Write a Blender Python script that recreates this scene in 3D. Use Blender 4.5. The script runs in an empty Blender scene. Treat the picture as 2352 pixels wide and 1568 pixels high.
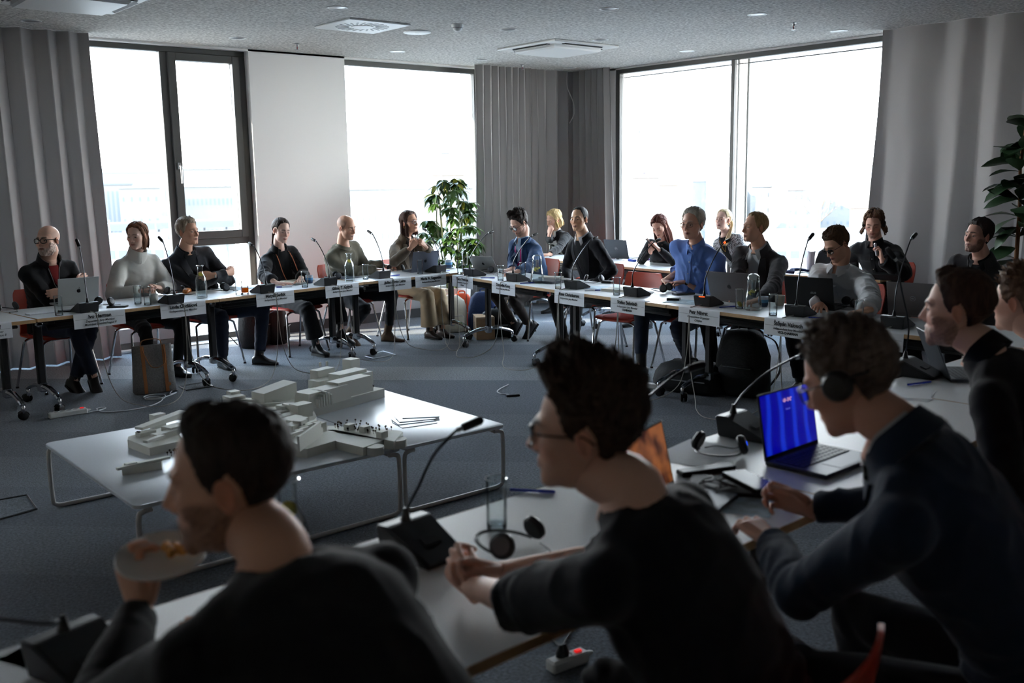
import bpy, bmesh, math, random
import numpy as np
from mathutils import Vector, Matrix
from mathutils.bvhtree import BVHTree

SC = bpy.context.scene
COL = SC.collection
PI = math.pi

# ------------------------------------------------------------------ camera
cam_data = bpy.data.cameras.new('camera')
cam = bpy.data.objects.new('camera', cam_data)
COL.objects.link(cam)
SC.camera = cam
cam_data.sensor_width = 36.0
cam_data.lens = 34.267
cam_data.clip_start = 0.05
cam_data.clip_end = 3000
cam_data.dof.use_dof = True
cam_data.dof.focus_distance = 8.3
cam_data.dof.aperture_fstop = 2.8
# world axes: x runs along the left window wall, y along the right window wall
_yaw, _pitch, _roll = -0.6961, 0.1656, -0.0149
_cy, _sy, _cp, _sp, _cr, _sr = math.cos(_yaw), math.sin(_yaw), math.cos(_pitch), math.sin(_pitch), math.cos(_roll), math.sin(_roll)
_Rr = Matrix(((_cr, 0, -_sr), (0, 1, 0), (_sr, 0, _cr)))
_Rp = Matrix(((1, 0, 0), (0, _cp, _sp), (0, -_sp, _cp)))
_Ry = Matrix(((_cy, -_sy, 0), (_sy, _cy, 0), (0, 0, 1)))
_R = _Ry @ _Rp @ _Rr
_right, _fwd, _up = _R.col[0], _R.col[1], _R.col[2]
_m = Matrix((_right, _up, -_fwd)).transposed().to_4x4()
_m.translation = Vector((0, 0, 1.70))
cam.matrix_world = _m

# ------------------------------------------------------------------ light
world = bpy.data.worlds.new('sky')
SC.world = world
world.use_nodes = True
wn = world.node_tree
wn.nodes.clear()
w_out = wn.nodes.new('ShaderNodeOutputWorld')
w_bg = wn.nodes.new('ShaderNodeBackground')
w_tc = wn.nodes.new('ShaderNodeTexCoord')
w_sep = wn.nodes.new('ShaderNodeSeparateXYZ')
w_ramp = wn.nodes.new('ShaderNodeValToRGB')
w_ramp.color_ramp.elements[0].position = 0.0
w_ramp.color_ramp.elements[0].color = (1.0, 0.99, 0.97, 1)
w_ramp.color_ramp.elements[1].position = 0.7
w_ramp.color_ramp.elements[1].color = (0.46, 0.70, 1.0, 1)
wn.links.new(w_tc.outputs['Generated'], w_sep.inputs[0])
wn.links.new(w_sep.outputs['Z'], w_ramp.inputs[0])
wn.links.new(w_ramp.outputs[0], w_bg.inputs['Color'])
w_bg.inputs['Strength'].default_value = 26.0
wn.links.new(w_bg.outputs[0], w_out.inputs[0])

sun_data = bpy.data.lights.new('sun', 'SUN')
sun_data.energy = 95.0
sun_data.angle = math.radians(0.6)
sun_data.color = (1.0, 0.90, 0.74)
sun = bpy.data.objects.new('sun', sun_data)
COL.objects.link(sun)
sun.rotation_euler = Vector((2.5, -1.0, -1.0)).to_track_quat('-Z', 'Y').to_euler()

SC.view_settings.view_transform = 'Standard'
SC.view_settings.look = 'None'
SC.view_settings.exposure = 0.0
SC.view_settings.gamma = 1.0
SC.view_settings.use_curve_mapping = False
SC.cycles.use_denoising = True
SC.cycles.max_bounces = 7
SC.cycles.diffuse_bounces = 4
SC.cycles.glossy_bounces = 3
SC.cycles.transmission_bounces = 4
SC.cycles.transparent_max_bounces = 24
SC.cycles.caustics_reflective = False
SC.cycles.caustics_refractive = False
SC.cycles.sample_clamp_indirect = 8.0

# ------------------------------------------------------------------ materials
def lin(c):
    return tuple(((v / 255) / 12.92 if v / 255 < 0.04045 else ((v / 255 + 0.055) / 1.055) ** 2.4) for v in c)

MATS = {}
def mat(name, c, rough=0.6, metal=0.0, spec=0.4, noise=None, bump=None, emit=None, attr=None, sheen=0.0, coat=0.0, two=None):
    """c: sRGB 0-255. noise=(scale, amount, stretch). bump=(scale, strength, stretch)."""
    if name in MATS: return MATS[name]
    m = bpy.data.materials.new(name)
    m.use_nodes = True
    nt = m.node_tree
    b = nt.nodes['Principled BSDF']
    col = lin(c)
    b.inputs['Base Color'].default_value = (*col, 1)
    b.inputs['Roughness'].default_value = rough
    b.inputs['Metallic'].default_value = metal
    b.inputs['Specular IOR Level'].default_value = spec
    if sheen: b.inputs['Sheen Weight'].default_value = sheen
    if coat: b.inputs['Coat Weight'].default_value = coat
    tc = None
    def coords(stretch):
        nonlocal tc
        if tc is None: tc = nt.nodes.new('ShaderNodeTexCoord')
        mp = nt.nodes.new('ShaderNodeMapping')
        mp.inputs['Scale'].default_value = stretch
        nt.links.new(tc.outputs['Object'], mp.inputs[0])
        return mp.outputs[0]
    src = None
    if attr:
        a = nt.nodes.new('ShaderNodeVertexColor')
        a.layer_name = attr
        src = a.outputs['Color']
    if noise:
        n = nt.nodes.new('ShaderNodeTexNoise')
        n.inputs['Scale'].default_value = noise[0]
        n.inputs['Detail'].default_value = 4
        nt.links.new(coords(noise[2] if len(noise) > 2 else (1, 1, 1)), n.inputs['Vector'])
        r = nt.nodes.new('ShaderNodeMapRange')
        r.inputs['From Min'].default_value = 0.3
        r.inputs['From Max'].default_value = 0.7
        r.inputs['To Min'].default_value = 1 - noise[1]
        r.inputs['To Max'].default_value = 1 + noise[1]
        nt.links.new(n.outputs['Fac'], r.inputs['Value'])
        mx = nt.nodes.new('ShaderNodeMix')
        mx.data_type = 'RGBA'
        mx.blend_type = 'MULTIPLY'
        mx.inputs['Factor'].default_value = 1
        if src: nt.links.new(src, mx.inputs['A'])
        else: mx.inputs['A'].default_value = (*col, 1)
        cb = nt.nodes.new('ShaderNodeCombineColor')
        for k in range(3): nt.links.new(r.outputs[0], cb.inputs[k])
        nt.links.new(cb.outputs[0], mx.inputs['B'])
        src = mx.outputs['Result']
    if src: nt.links.new(src, b.inputs['Base Color'])
    if bump:
        n = nt.nodes.new('ShaderNodeTexNoise')
        n.inputs['Scale'].default_value = bump[0]
        n.inputs['Detail'].default_value = 3
        nt.links.new(coords(bump[2] if len(bump) > 2 else (1, 1, 1)), n.inputs['Vector'])
        bp = nt.nodes.new('ShaderNodeBump')
        bp.inputs['Strength'].default_value = bump[1]
        bp.inputs['Distance'].default_value = bump[3] if len(bump) > 3 else 0.01
        nt.links.new(n.outputs['Fac'], bp.inputs['Height'])
        nt.links.new(bp.outputs[0], b.inputs['Normal'])
    if emit:
        b.inputs['Emission Color'].default_value = (*lin(emit[0]), 1)
        b.inputs['Emission Strength'].default_value = emit[1]
    MATS[name] = m
    return m

def glass_mat(name, tint=(255, 255, 255), refl=1.0, ior=1.45, base=0.0):
    """thin clear glass: see-through with a Fresnel reflection"""
    if name in MATS: return MATS[name]
    m = bpy.data.materials.new(name)
    m.use_nodes = True
    nt = m.node_tree
    nt.nodes.clear()
    o = nt.nodes.new('ShaderNodeOutputMaterial')
    t = nt.nodes.new('ShaderNodeBsdfTransparent')
    t.inputs[0].default_value = (*lin(tint), 1)
    g = nt.nodes.new('ShaderNodeBsdfGlossy')
    g.inputs['Roughness'].default_value = 0.03
    f = nt.nodes.new('ShaderNodeFresnel')
    f.inputs['IOR'].default_value = ior
    mt = nt.nodes.new('ShaderNodeMath')
    mt.operation = 'MULTIPLY_ADD'
    mt.inputs[1].default_value = refl
    mt.inputs[2].default_value = base
    mx = nt.nodes.new('ShaderNodeMixShader')
    nt.links.new(f.outputs[0], mt.inputs[0])
    nt.links.new(mt.outputs[0], mx.inputs[0])
    nt.links.new(t.outputs[0], mx.inputs[1])
    nt.links.new(g.outputs[0], mx.inputs[2])
    nt.links.new(mx.outputs[0], o.inputs[0])
    MATS[name] = m
    return m

# ------------------------------------------------------------------ mesh helpers
def V(*a): return np.array(a, float)
def unit(v):
    v = np.asarray(v, float)
    n = np.linalg.norm(v)
    return v / n if n > 1e-9 else v

def rotz(a):
    c, s = math.cos(a), math.sin(a)
    return np.array([[c, -s, 0], [s, c, 0], [0, 0, 1.0]])
def rotx(a):
    c, s = math.cos(a), math.sin(a)
    return np.array([[1.0, 0, 0], [0, c, -s], [0, s, c]])
def roty(a):
    c, s = math.cos(a), math.sin(a)
    return np.array([[c, 0, s], [0, 1.0, 0], [-s, 0, c]])

class MB:
    def __init__(s): s.v, s.f, s.m = [], [], []
    def add(s, verts, faces, m=0):
        o = len(s.v)
        s.v.extend([tuple(map(float, p)) for p in verts])
        s.f.extend([tuple(i + o for i in f) for f in faces])
        s.m.extend([m] * len(faces))
        return s
    def box(s, c, size, m=0, R=None, bev=0.0):
        hx, hy, hz = (k / 2 for k in size)
        if bev <= 0:
            P = [(x, y, z) for z in (-hz, hz) for y in (-hy, hy) for x in (-hx, hx)]
            F = [(0, 2, 3, 1), (4, 5, 7, 6), (0, 1, 5, 4), (2, 6, 7, 3), (0, 4, 6, 2), (1, 3, 7, 5)]
        else:
            b = min(bev, hx * .99, hy * .99, hz * .99)
            P, idx = [], {}
            for sx in (-1, 1):
                for sy in (-1, 1):
                    for sz in (-1, 1):
                        for ax in range(3):
                            p = [sx * hx, sy * hy, sz * hz]
                            for k, (sg, h) in enumerate(((sx, hx), (sy, hy), (sz, hz))):
                                if k != ax: p[k] = sg * (h - b)
                            idx[(sx, sy, sz, ax)] = len(P)
                            P.append(p)
            F = []
            for ax in range(3):
                o = [k for k in range(3) if k != ax]
                for sg in (-1, 1):
                    q = []
                    for a, c2 in ((-1, -1), (1, -1), (1, 1), (-1, 1)):
                        k = [0, 0, 0]; k[ax] = sg; k[o[0]] = a; k[o[1]] = c2
                        q.append(idx[(*k, ax)])
                    flip = (sg < 0) ^ (ax == 1)
                    F.append(tuple(q[::-1] if flip else q))
            for ax in range(3):
                o = [k for k in range(3) if k != ax]
                for a in (-1, 1):
                    for c2 in (-1, 1):
                        k0 = [0, 0, 0]; k0[ax] = -1; k0[o[0]] = a; k0[o[1]] = c2
                        k1 = list(k0); k1[ax] = 1
                        F.append((idx[(*k0, o[0])], idx[(*k1, o[0])], idx[(*k1, o[1])], idx[(*k0, o[1])]))
            for sx in (-1, 1):
                for sy in (-1, 1):
                    for sz in (-1, 1):
                        F.append(tuple(idx[(sx, sy, sz, a)] for a in range(3)))
        P = np.array(P, float)
        if R is not None: P = P @ np.asarray(R).T
        return s.add(P + np.asarray(c, float), F, m)
    def loft(s, rings, m=0, cap=True, closed=False):
        n = len(rings[0])
        V_ = [p for r in rings for p in r]
        F = []
        R_ = len(rings)
        for i in range(R_ if closed else R_ - 1):
            a, b = i * n, ((i + 1) % R_) * n
            for j in range(n):
                k = (j + 1) % n
                F.append((a + j, a + k, b + k, b + j))
        if cap and not closed:
            F.append(tuple(range(n))[::-1])
            F.append(tuple((R_ - 1) * n + j for j in range(n)))
        return s.add(V_, F, m)
    def tube(s, pts, r, n=8, m=0, cap=True, closed=False, flat=1.0, up=None):
        pts = np.asarray(pts, float)
        k = len(pts)
        rr = np.full(k, r, float) if np.isscalar(r) else np.asarray(r, float)
        if closed: T = np.roll(pts, -1, 0) - np.roll(pts, 1, 0)
        else:
            T = np.gradient(pts, axis=0)
        T /= np.maximum(np.linalg.norm(T, axis=1, keepdims=True), 1e-9)
        u = np.asarray(up, float) if up is not None else (V(0, 0, 1) if abs(T[0][2]) < .9 else V(1, 0, 0))
        rings = []
        a = np.linspace(0, 2 * PI, n, endpoint=False)
        for i in range(k):
            u = u - T[i] * (u @ T[i])
            u = unit(u)
            w = np.cross(T[i], u)
            rings.append([pts[i] + rr[i] * (np.cos(t) * w + flat * np.sin(t) * u) for t in a])
        return s.loft(rings, m, cap, closed)
    def lathe(s, prof, n=16, m=0, c=(0, 0, 0), R=None):
        V_, F = [], []
        a = np.linspace(0, 2 * PI, n, endpoint=False)
        P = np.array([[(r * math.cos(t), r * math.sin(t), z) for t in a] for r, z in prof]).reshape(-1, 3)
        if R is not None: P = P @ np.asarray(R).T
        P = P + np.asarray(c, float)
        for i in range(len(prof) - 1):
            for j in range(n):
                k = (j + 1) % n
                F.append((i * n + j, i * n + k, (i + 1) * n + k, (i + 1) * n + j))
        if prof[0][0] > 1e-5: F.append(tuple(range(n))[::-1])
        if prof[-1][0] > 1e-5: F.append(tuple((len(prof) - 1) * n + j for j in range(n)))
        return s.add(P, F, m)
    def sph(s, c, r, n=12, m=0, R=None):
        r = (r, r, r) if np.isscalar(r) else r
        k = max(4, n // 2)
        prof = [(max(1e-4, math.sin(PI * i / k)), -math.cos(PI * i / k)) for i in range(k + 1)]
        a = np.linspace(0, 2 * PI, n, endpoint=False)
        P = np.array([[(q * math.cos(t) * r[0], q * math.sin(t) * r[1], z * r[2]) for t in a] for q, z in prof]).reshape(-1, 3)
        if R is not None: P = P @ np.asarray(R).T
        F = []
        for i in range(k):
            for j in range(n):
                F.append((i * n + j, i * n + (j + 1) % n, (i + 1) * n + (j + 1) % n, (i + 1) * n + j))
        return s.add(P + np.asarray(c, float), F, m)
    def prism(s, poly, z0, z1, m=0, R=None, c=(0, 0, 0)):
        n = len(poly)
        P = np.array([(x, y, z0) for x, y in poly] + [(x, y, z1) for x, y in poly], float)
        if R is not None: P = P @ np.asarray(R).T
        F = [tuple(range(n))[::-1], tuple(range(n, 2 * n))] + [(i, (i + 1) % n, n + (i + 1) % n, n + i) for i in range(n)]
        return s.add(P + np.asarray(c, float), F, m)
    def grid(s, P, m=0, flip=False):
        P = np.asarray(P, float)
        r, c = P.shape[:2]
        F = []
        for i in range(r - 1):
            for j in range(c - 1):
                q = (i * c + j, i * c + j + 1, (i + 1) * c + j + 1, (i + 1) * c + j)
                F.append(q[::-1] if flip else q)
        return s.add(P.reshape(-1, 3), F, m)
    def slab(s, P, th, m=0):
        """grid of points given a thickness th along its normals"""
        P = np.asarray(P, float)
        du = np.gradient(P, axis=1); dv = np.gradient(P, axis=0)
        N = np.cross(du, dv)
        N /= np.maximum(np.linalg.norm(N, axis=2, keepdims=True), 1e-9)
        r, c = P.shape[:2]
        A, B = P, P - N * th
        s.grid(A, m); s.grid(B, m, True)
        e = [(0, j) for j in range(c)] + [(i, c - 1) for i in range(1, r)] + [(r - 1, j) for j in range(c - 2, -1, -1)] + [(i, 0) for i in range(r - 2, 0, -1)]
        k = len(e)
        V_ = [A[i, j] for i, j in e] + [B[i, j] for i, j in e]
        return s.add(V_, [(i, k + i, k + (i + 1) % k, (i + 1) % k) for i in range(k)], m)
    def mesh(s, name, mats, smooth=True, ang=40):
        me = bpy.data.meshes.new(name)
        me.from_pydata(s.v, [], s.f)
        mats = mats if isinstance(mats, (list, tuple)) else [mats]
        for m in mats: me.materials.append(m)
        if len(mats) > 1: me.polygons.foreach_set('material_index', s.m)
        if smooth:
            me.polygons.foreach_set('use_smooth', [True] * len(me.polygons))
            if ang < 180: me.set_sharp_from_angle(angle=math.radians(ang))
        me.update()
        return me
    def build(s, name, mats, parent=None, smooth=True, ang=40, loc=None):
        o = bpy.data.objects.new(name, s.mesh(name, mats, smooth, ang))
        COL.objects.link(o)
        if parent is not None: o.parent = parent
        if loc is not None: o.location = loc
        return o

def tag(o, label=None, cat=None, group=None, kind=None):
    if label: o['label'] = label
    if cat: o['category'] = cat
    if group: o['group'] = group
    if kind: o['kind'] = kind
    return o

def thing(name, label, cat, loc=(0, 0, 0), rz=0.0, group=None):
    o = bpy.data.objects.new(name, None)
    COL.objects.link(o)
    o.empty_display_size = 0.1
    o.location = tuple(loc)
    o.rotation_euler = (0, 0, rz)
    return tag(o, label, cat, group)

KIDS = {}
def kids(o): return [c for c in o.children]
def copy_thing(root, loc, rz=None, label=None, group=None):
    r = root.copy()
    COL.objects.link(r)
    r.location = tuple(loc)
    if rz is not None: r.rotation_euler = (0, 0, rz)
    if label: r['label'] = label
    if group: r['group'] = group
    for ch in list(root.children):
        c = ch.copy(); COL.objects.link(c); c.parent = r
        for g in list(ch.children):
            d = g.copy(); COL.objects.link(d); d.parent = c
    return r

def text_mesh(name, body, size, m, parent, loc, rot, bold=0.0, align='CENTER', shear=0.0, depth=0.0004, spacing=1.0):
    cu = bpy.data.curves.new(name, 'FONT')
    cu.body = body
    cu.size = size
    cu.align_x = align
    cu.align_y = 'CENTER'
    cu.offset = bold
    cu.shear = shear
    cu.extrude = depth
    cu.space_character = spacing
    cu.resolution_u = 3
    tmp = bpy.data.objects.new(name, cu)
    COL.objects.link(tmp)
    bpy.context.view_layer.update()
    me = bpy.data.meshes.new_from_object(tmp.evaluated_get(bpy.context.evaluated_depsgraph_get()))
    COL.objects.unlink(tmp)
    bpy.data.objects.remove(tmp)
    bpy.data.curves.remove(cu)
    me.materials.clear()
    me.materials.append(m)
    o = bpy.data.objects.new(name, me)
    COL.objects.link(o)
    o.parent = parent
    o.location = loc
    o.rotation_euler = rot
    return o

def remeshed(mb, voxel, smooth_it=3):
    """one continuous skin grown over the overlapping pieces of mb -> (verts, faces)"""
    me = bpy.data.meshes.new('tmp')
    me.from_pydata(mb.v, [], mb.f)
    o = bpy.data.objects.new('tmp', me)
    COL.objects.link(o)
    md = o.modifiers.new('r', 'REMESH')
    md.mode = 'VOXEL'
    md.voxel_size = voxel
    if smooth_it:
        sm = o.modifiers.new('s', 'SMOOTH')
        sm.iterations = smooth_it
        sm.factor = 0.5
    dg = bpy.context.evaluated_depsgraph_get()
    ev = o.evaluated_get(dg)
    m2 = bpy.data.meshes.new_from_object(ev)
    n = len(m2.vertices)
    v = np.empty(n * 3); m2.vertices.foreach_get('co', v)
    nr = np.empty(n * 3); m2.vertices.foreach_get('normal', nr)
    f = [tuple(p.vertices) for p in m2.polygons]
    COL.objects.unlink(o)
    bpy.data.objects.remove(o); bpy.data.meshes.remove(me); bpy.data.meshes.remove(m2)
    return v.reshape(-1, 3), nr.reshape(-1, 3), f

def vnoise(P, scale=1.0, seed=0):
    """smooth value noise in 3-D, -1..1"""
    P = np.asarray(P, float) * scale + seed * 17.31
    I = np.floor(P).astype(np.int64)
    Fr = P - I
    W = Fr * Fr * (3 - 2 * Fr)
    def h(i, j, k):
        n = (i * 374761393 + j * 668265263 + k * 2147483647 + seed * 974711) & 0x7fffffff
        n = ((n ^ (n >> 13)) * 1274126177) & 0x7fffffff
        n = n ^ (n >> 16)
        return (n & 0xffff) / 32767.5 - 1
    out = 0
    for dx in (0, 1):
        for dy in (0, 1):
            for dz in (0, 1):
                w = (W[:, 0] if dx else 1 - W[:, 0]) * (W[:, 1] if dy else 1 - W[:, 1]) * (W[:, 2] if dz else 1 - W[:, 2])
                out = out + w * h(I[:, 0] + dx, I[:, 1] + dy, I[:, 2] + dz)
    return out

def bez(P, n=12):
    """smooth curve through control points (Catmull-Rom)"""
    P = np.asarray(P, float)
    Q = np.vstack([2 * P[0] - P[1], P, 2 * P[-1] - P[-2]])
    out = []
    for i in range(1, len(Q) - 2):
        t = np.linspace(0, 1, n, endpoint=False)[:, None]
        a, b, c, d = Q[i - 1], Q[i], Q[i + 1], Q[i + 2]
        out.append(0.5 * (2 * b + (c - a) * t + (2 * a - 5 * b + 4 * c - d) * t ** 2 + (3 * b - a - 3 * c + d) * t ** 3))
    out.append(P[-1:])
    return np.vstack(out)
rng = random.Random(7)
# ------------------------------------------------------------------ shared materials
def translucent(name, c, k):
    """rough cloth or leaf that lets part of the light through"""
    if name in MATS: return MATS[name]
    m = mat(name, c, .9, spec=.1)
    nt = m.node_tree; b = nt.nodes['Principled BSDF']; o = nt.nodes['Material Output']
    t = nt.nodes.new('ShaderNodeBsdfTranslucent'); t.inputs[0].default_value = (*lin(c), 1)
    mx = nt.nodes.new('ShaderNodeMixShader'); mx.inputs[0].default_value = k
    nt.links.new(b.outputs[0], mx.inputs[1]); nt.links.new(t.outputs[0], mx.inputs[2]); nt.links.new(mx.outputs[0], o.inputs[0])
    return m
WHITE = mat('white_paint', (232, 230, 228), .7, bump=(60, .05))
CEIL = mat('felt_ceiling', (196, 194, 190), .95, spec=.1, noise=(38, .42, (1, 1, 1)), bump=(70, .6))
CARPET = [mat('carpet_%s' % n, c, .95, spec=.08, noise=(75, .48, (1, 1, 1)), bump=(140, .8), sheen=.15)
          for n, c in (('dark', (92, 98, 106)), ('mid', (101, 107, 114)), ('light', (122, 126, 130)))]
FRAME = mat('anthracite_frame', (74, 74, 72), .45, spec=.5)
PANEL = mat('grey_panel', (140, 140, 142), .6)
DARK = mat('dark_skirting', (44, 45, 48), .6)
CURT = translucent('grey_curtain', (168, 165, 163), .22)
CHROME = mat('chrome', (205, 206, 208), .18, 1.0)
STEEL = mat('satin_steel', (176, 178, 180), .35, 1.0)
BLACK = mat('black_plastic', (20, 20, 22), .45, spec=.4)
BLACKM = mat('black_powder_coat', (24, 24, 26), .5, spec=.35)
WPLAST = mat('white_plastic', (226, 226, 224), .45)
PANE = glass_mat('window_glass', (250, 252, 252), .8, 1.3)
GLASS = glass_mat('clear_glass', (252, 254, 254), .55, 1.35, .012)
WATER = glass_mat('water', (246, 250, 252), .6, 1.25, .012)

XW, YW, ZC = 9.6, 10.1, 3.11
def struct(name, mb, m, parent=None, smooth=False, ang=40):
    o = mb.build(name, m, parent, smooth, ang)
    if parent is None: o['kind'] = 'structure'
    return o

# floor: a dark slab under diagonal rows of carpet tiles, 0.605 m wide
b = MB().box((3.6, 3.7, -.06), (14.4, 14.4, .1))
floor = struct('floor', b, DARK)
def clip_poly(poly, a, bnd, keep_less):
    out = []
    for i in range(len(poly)):
        p, q = poly[i], poly[(i + 1) % len(poly)]
        fp, fq = p @ a - bnd, q @ a - bnd
        if keep_less: fp, fq = -fp, -fq
        if fp >= 0: out.append(p)
        if (fp >= 0) != (fq >= 0): out.append(p + (q - p) * fp / (fp - fq))
    return out
ROWTONE = {13: 0, 14: 2, 15: 1, 16: 0, 17: 2, 18: 1, 12: 0, 11: 1, 10: 0, 9: 1, 8: 0}
d45 = V(.70711, .70711)
for k in range(-6, 25):
    s0 = 8.125 + (k - 14) * .605
    poly = [V(-3, -3), V(XW, -3), V(XW, YW + .1), V(-3, YW + .1)]
    poly = clip_poly(poly, d45, s0 + .0004, False)
    if len(poly) >= 3: poly = clip_poly(poly, d45, s0 + .6046, True)
    if len(poly) < 3: continue
    MB().prism([tuple(p) for p in poly], -.01, 0.0).build('carpet_row', CARPET[ROWTONE.get(k, k % 2)], floor, False)

# ceiling with long felt panels (joints run across the room)
ceil = struct('ceiling', MB().box((3.6, 3.7, ZC + .16), (14.4, 14.4, .3)), WHITE)
for i in range(-1, 4):
    for j in range(-1, 6):
        x0, x1, y0, y1 = i * 2.8 - .5, i * 2.8 + 2.3, j * 1.87 - .4, j * 1.87 + 1.47
        x0, x1, y0, y1 = max(x0, -3), min(x1, XW), max(y0, -3), min(y1, YW)
        if x1 - x0 < .05 or y1 - y0 < .05: continue
        MB().box(((x0 + x1) / 2, (y0 + y1) / 2, ZC + .007), (x1 - x0 - .004, y1 - y0 - .004, .014)).build('ceiling_panel', CEIL, ceil, False)

# left window wall
def wall_y(name, spans, z0, z1, y0=YW, y1=YW + .62, m=WHITE):
    b = MB()
    for x0, x1 in spans: b.box(((x0 + x1) / 2, (y0 + y1) / 2, (z0 + z1) / 2), (x1 - x0, y1 - y0, z1 - z0))
    return struct(name, b, m)
OP = [(-1.9, .4), (1.55, 4.81), (5.99, 9.05)]
b = MB()
prev = -3.0
for a, c in OP + [(10.2, 10.2)]:
    if a > prev: b.box(((prev + a) / 2, YW + .31, 1.6), (a - prev, .62, 3.3))
    prev = c
b.box((3.6, YW + .31, 3.18), (13.2, .62, .18))
b.box((3.6, YW + .31, -.02), (13.2, .62, .06))
b.box((7.52, YW + .31, .26), (3.06, .62, .50))
wall_left = struct('wall_left', b, WHITE)
MB().box((7.5, YW - .012, .28), (3.0, .02, .34)).build('low_panel', PANEL, wall_left, False)
b = MB()
for a, c in ((-3, -1.9), (.4, 1.55), (4.81, 9.5)): b.box(((a + c) / 2, YW - .012, .055), (c - a, .022, .11))
struct('baseboard_left', b, DARK)
struct('trim_1', MB().box((3.2, YW - .05, .006), (3.3, .09, .012)), STEEL)

# right window wall
b = MB()
OR = (2.9, 9.27)
b.box((XW + .16, 9.8, 1.6), (.32, 1.06, 3.3))
b.box((XW + .31, -.05, 1.6), (.62, 5.9, 3.3))
b.box((XW + .31, 6, 3.18), (.62, 8, .18))
b.box((XW + .31, 6, .15), (.62, 6.5, .36))
struct('wall_right', b, WHITE)
struct('baseboard_right', MB().box((XW - .012, 3.6, .055), (.022, 13, .11)), DARK)
struct('wall_front', MB().box((3.6, -3.1, 1.6), (14.4, .2, 3.3)), mat('wall_warm', (212, 204, 194), .8))
struct('wall_back', MB().box((-3.1, 3.7, 1.6), (.2, 14.4, 3.3)), mat('wall_warm', (212, 204, 194), .8))

def bar(b, x0, x1, y0, y1, z0, z1, bev=.004):
    b.box(((x0 + x1) / 2, (y0 + y1) / 2, (z0 + z1) / 2), (abs(x1 - x0), abs(y1 - y0), abs(z1 - z0)), bev=bev)
    return b
# window_1: fixed pane, operable sash above a fixed lower light
y0, y1 = YW + .10, YW + .18
b = MB()
bar(b, 1.55, 4.81, y0, y1, 3.035, 3.09); bar(b, 1.55, 4.81, y0, y1, .0, .07); bar(b, 4.74, 4.81, y0, y1, .07, 3.035); bar(b, 1.55, 1.62, y0, y1, .07, 3.035)
bar(b, 3.88, 3.955, y0, y1, .07, 3.035)
w1 = struct('window_1', b, FRAME, None, True, 30)
b = MB(); ys = y0 - .025
bar(b, 3.957, 4.04, ys, y1, 1.11, 3.033); bar(b, 4.655, 4.738, ys, y1, 1.11, 3.033); bar(b, 4.04, 4.655, ys, y1, 1.11, 1.19); bar(b, 4.04, 4.655, ys, y1, 2.955, 3.033)
b.build('sash', FRAME, w1, True, 30)
bar(MB(), 3.955, 4.74, y0, y1, 1.035, 1.108).build('transom', FRAME, w1, True, 30)
bar(MB(), 1.62, 3.88, y0 + .01, y1 - .01, .07, .22).build('low_panel', PANEL, w1, True, 30)
b = MB(); bar(b, 1.62, 3.88, y0 + .035, y0 + .047, .22, 3.035, 0); b.build('pane', PANE, w1, False)
b = MB(); bar(b, 4.04, 4.655, y0 + .035, y0 + .047, 1.19, 2.955, 0); b.build('pane', PANE, w1, False)
b = MB(); bar(b, 3.955, 4.74, y0 + .035, y0 + .047, .07, 1.035, 0); b.build('pane', PANE, w1, False)
b = MB(); b.box((4.0, ys - .006, 1.88), (.03, .012, .07), bev=.003); b.tube([(4.0, ys - .006, 1.875), (4.0, ys - .05, 1.875), (4.0, ys - .055, 1.84), (4.0, ys - .05, 1.70)], [.010, .010, .011, .009], 8)
b.build('window_handle', STEEL, w1)
# window_2
b = MB()
bar(b, 5.99, 9.05, y0, y1, 3.03, 3.09); bar(b, 5.99, 9.05, y0, y1, .50, .56); bar(b, 5.99, 6.05, y0 + .02, y1, .56, 3.03); bar(b, 8.99, 9.05, y0, y1, .56, 3.03); bar(b, 7.95, 8.02, y0, y1, .56, 3.03)
w2 = struct('window_2', b, FRAME, None, True, 30)
b = MB(); bar(b, 6.05, 7.95, y0 + .035, y0 + .047, .56, 3.03, 0); b.build('pane', PANE, w2, False)
b = MB(); bar(b, 8.02, 8.99, y0 + .035, y0 + .047, .56, 3.03, 0); b.build('pane', PANE, w2, False)
# window_3 (right wall)
x0, x1 = XW + .0, XW + .08
b = MB()
bar(b, x0, x1, 2.9, 9.27, 3.035, 3.09); bar(b, x0, x1, 2.9, 9.27, .33, .39); bar(b, x0, x1, 9.2, 9.27, .39, 3.035); bar(b, x0, x1, 7.345, 7.395, .39, 3.035); bar(b, x0, x1, 2.9, 2.97, .39, 3.035)
w3 = struct('window_3', b, FRAME, None, True, 30)
b = MB(); bar(b, x0 + .035, x0 + .047, 7.40, 9.2, .39, 3.035, 0); b.build('pane', PANE, w3, False)
b = MB(); bar(b, x0 + .035, x0 + .047, 2.97, 7.335, .39, 3.035, 0); b.build('pane', PANE, w3, False)
b = MB(); bar(b, XW + .08, XW + .24, 7.33, 7.41, .2, 3.2, .01); b.build('facade_fin', mat('pale_render', (214, 212, 208), .8), w3, True, 30)
b = MB(); bar(b, XW + .24, XW + .28, 7.32, 7.42, .2, 3.2, .01); b.build('fin_edge', FRAME, w3, True, 30)
b = MB(); bar(b, XW + .085, XW + .10, 2.9, 9.2, 2.985, 2.995, 0); b.build('blind_cable', FRAME, w3, False)
# window_4: further along, behind the curtain on the left
b = MB()
bar(b, -1.9, .4, y0, y1, 3.03, 3.09); bar(b, -1.9, .4, y0, y1, 0, .08); bar(b, -1.9, -1.83, y0, y1, .08, 3.03); bar(b, .33, .4, y0, y1, .08, 3.03)
w4 = struct('window_4', b, FRAME, None, True, 30)
b = MB(); bar(b, -1.83, .33, y0 + .035, y0 + .047, .08, 3.03, 0); b.build('pane', PANE, w4, False)

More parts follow.
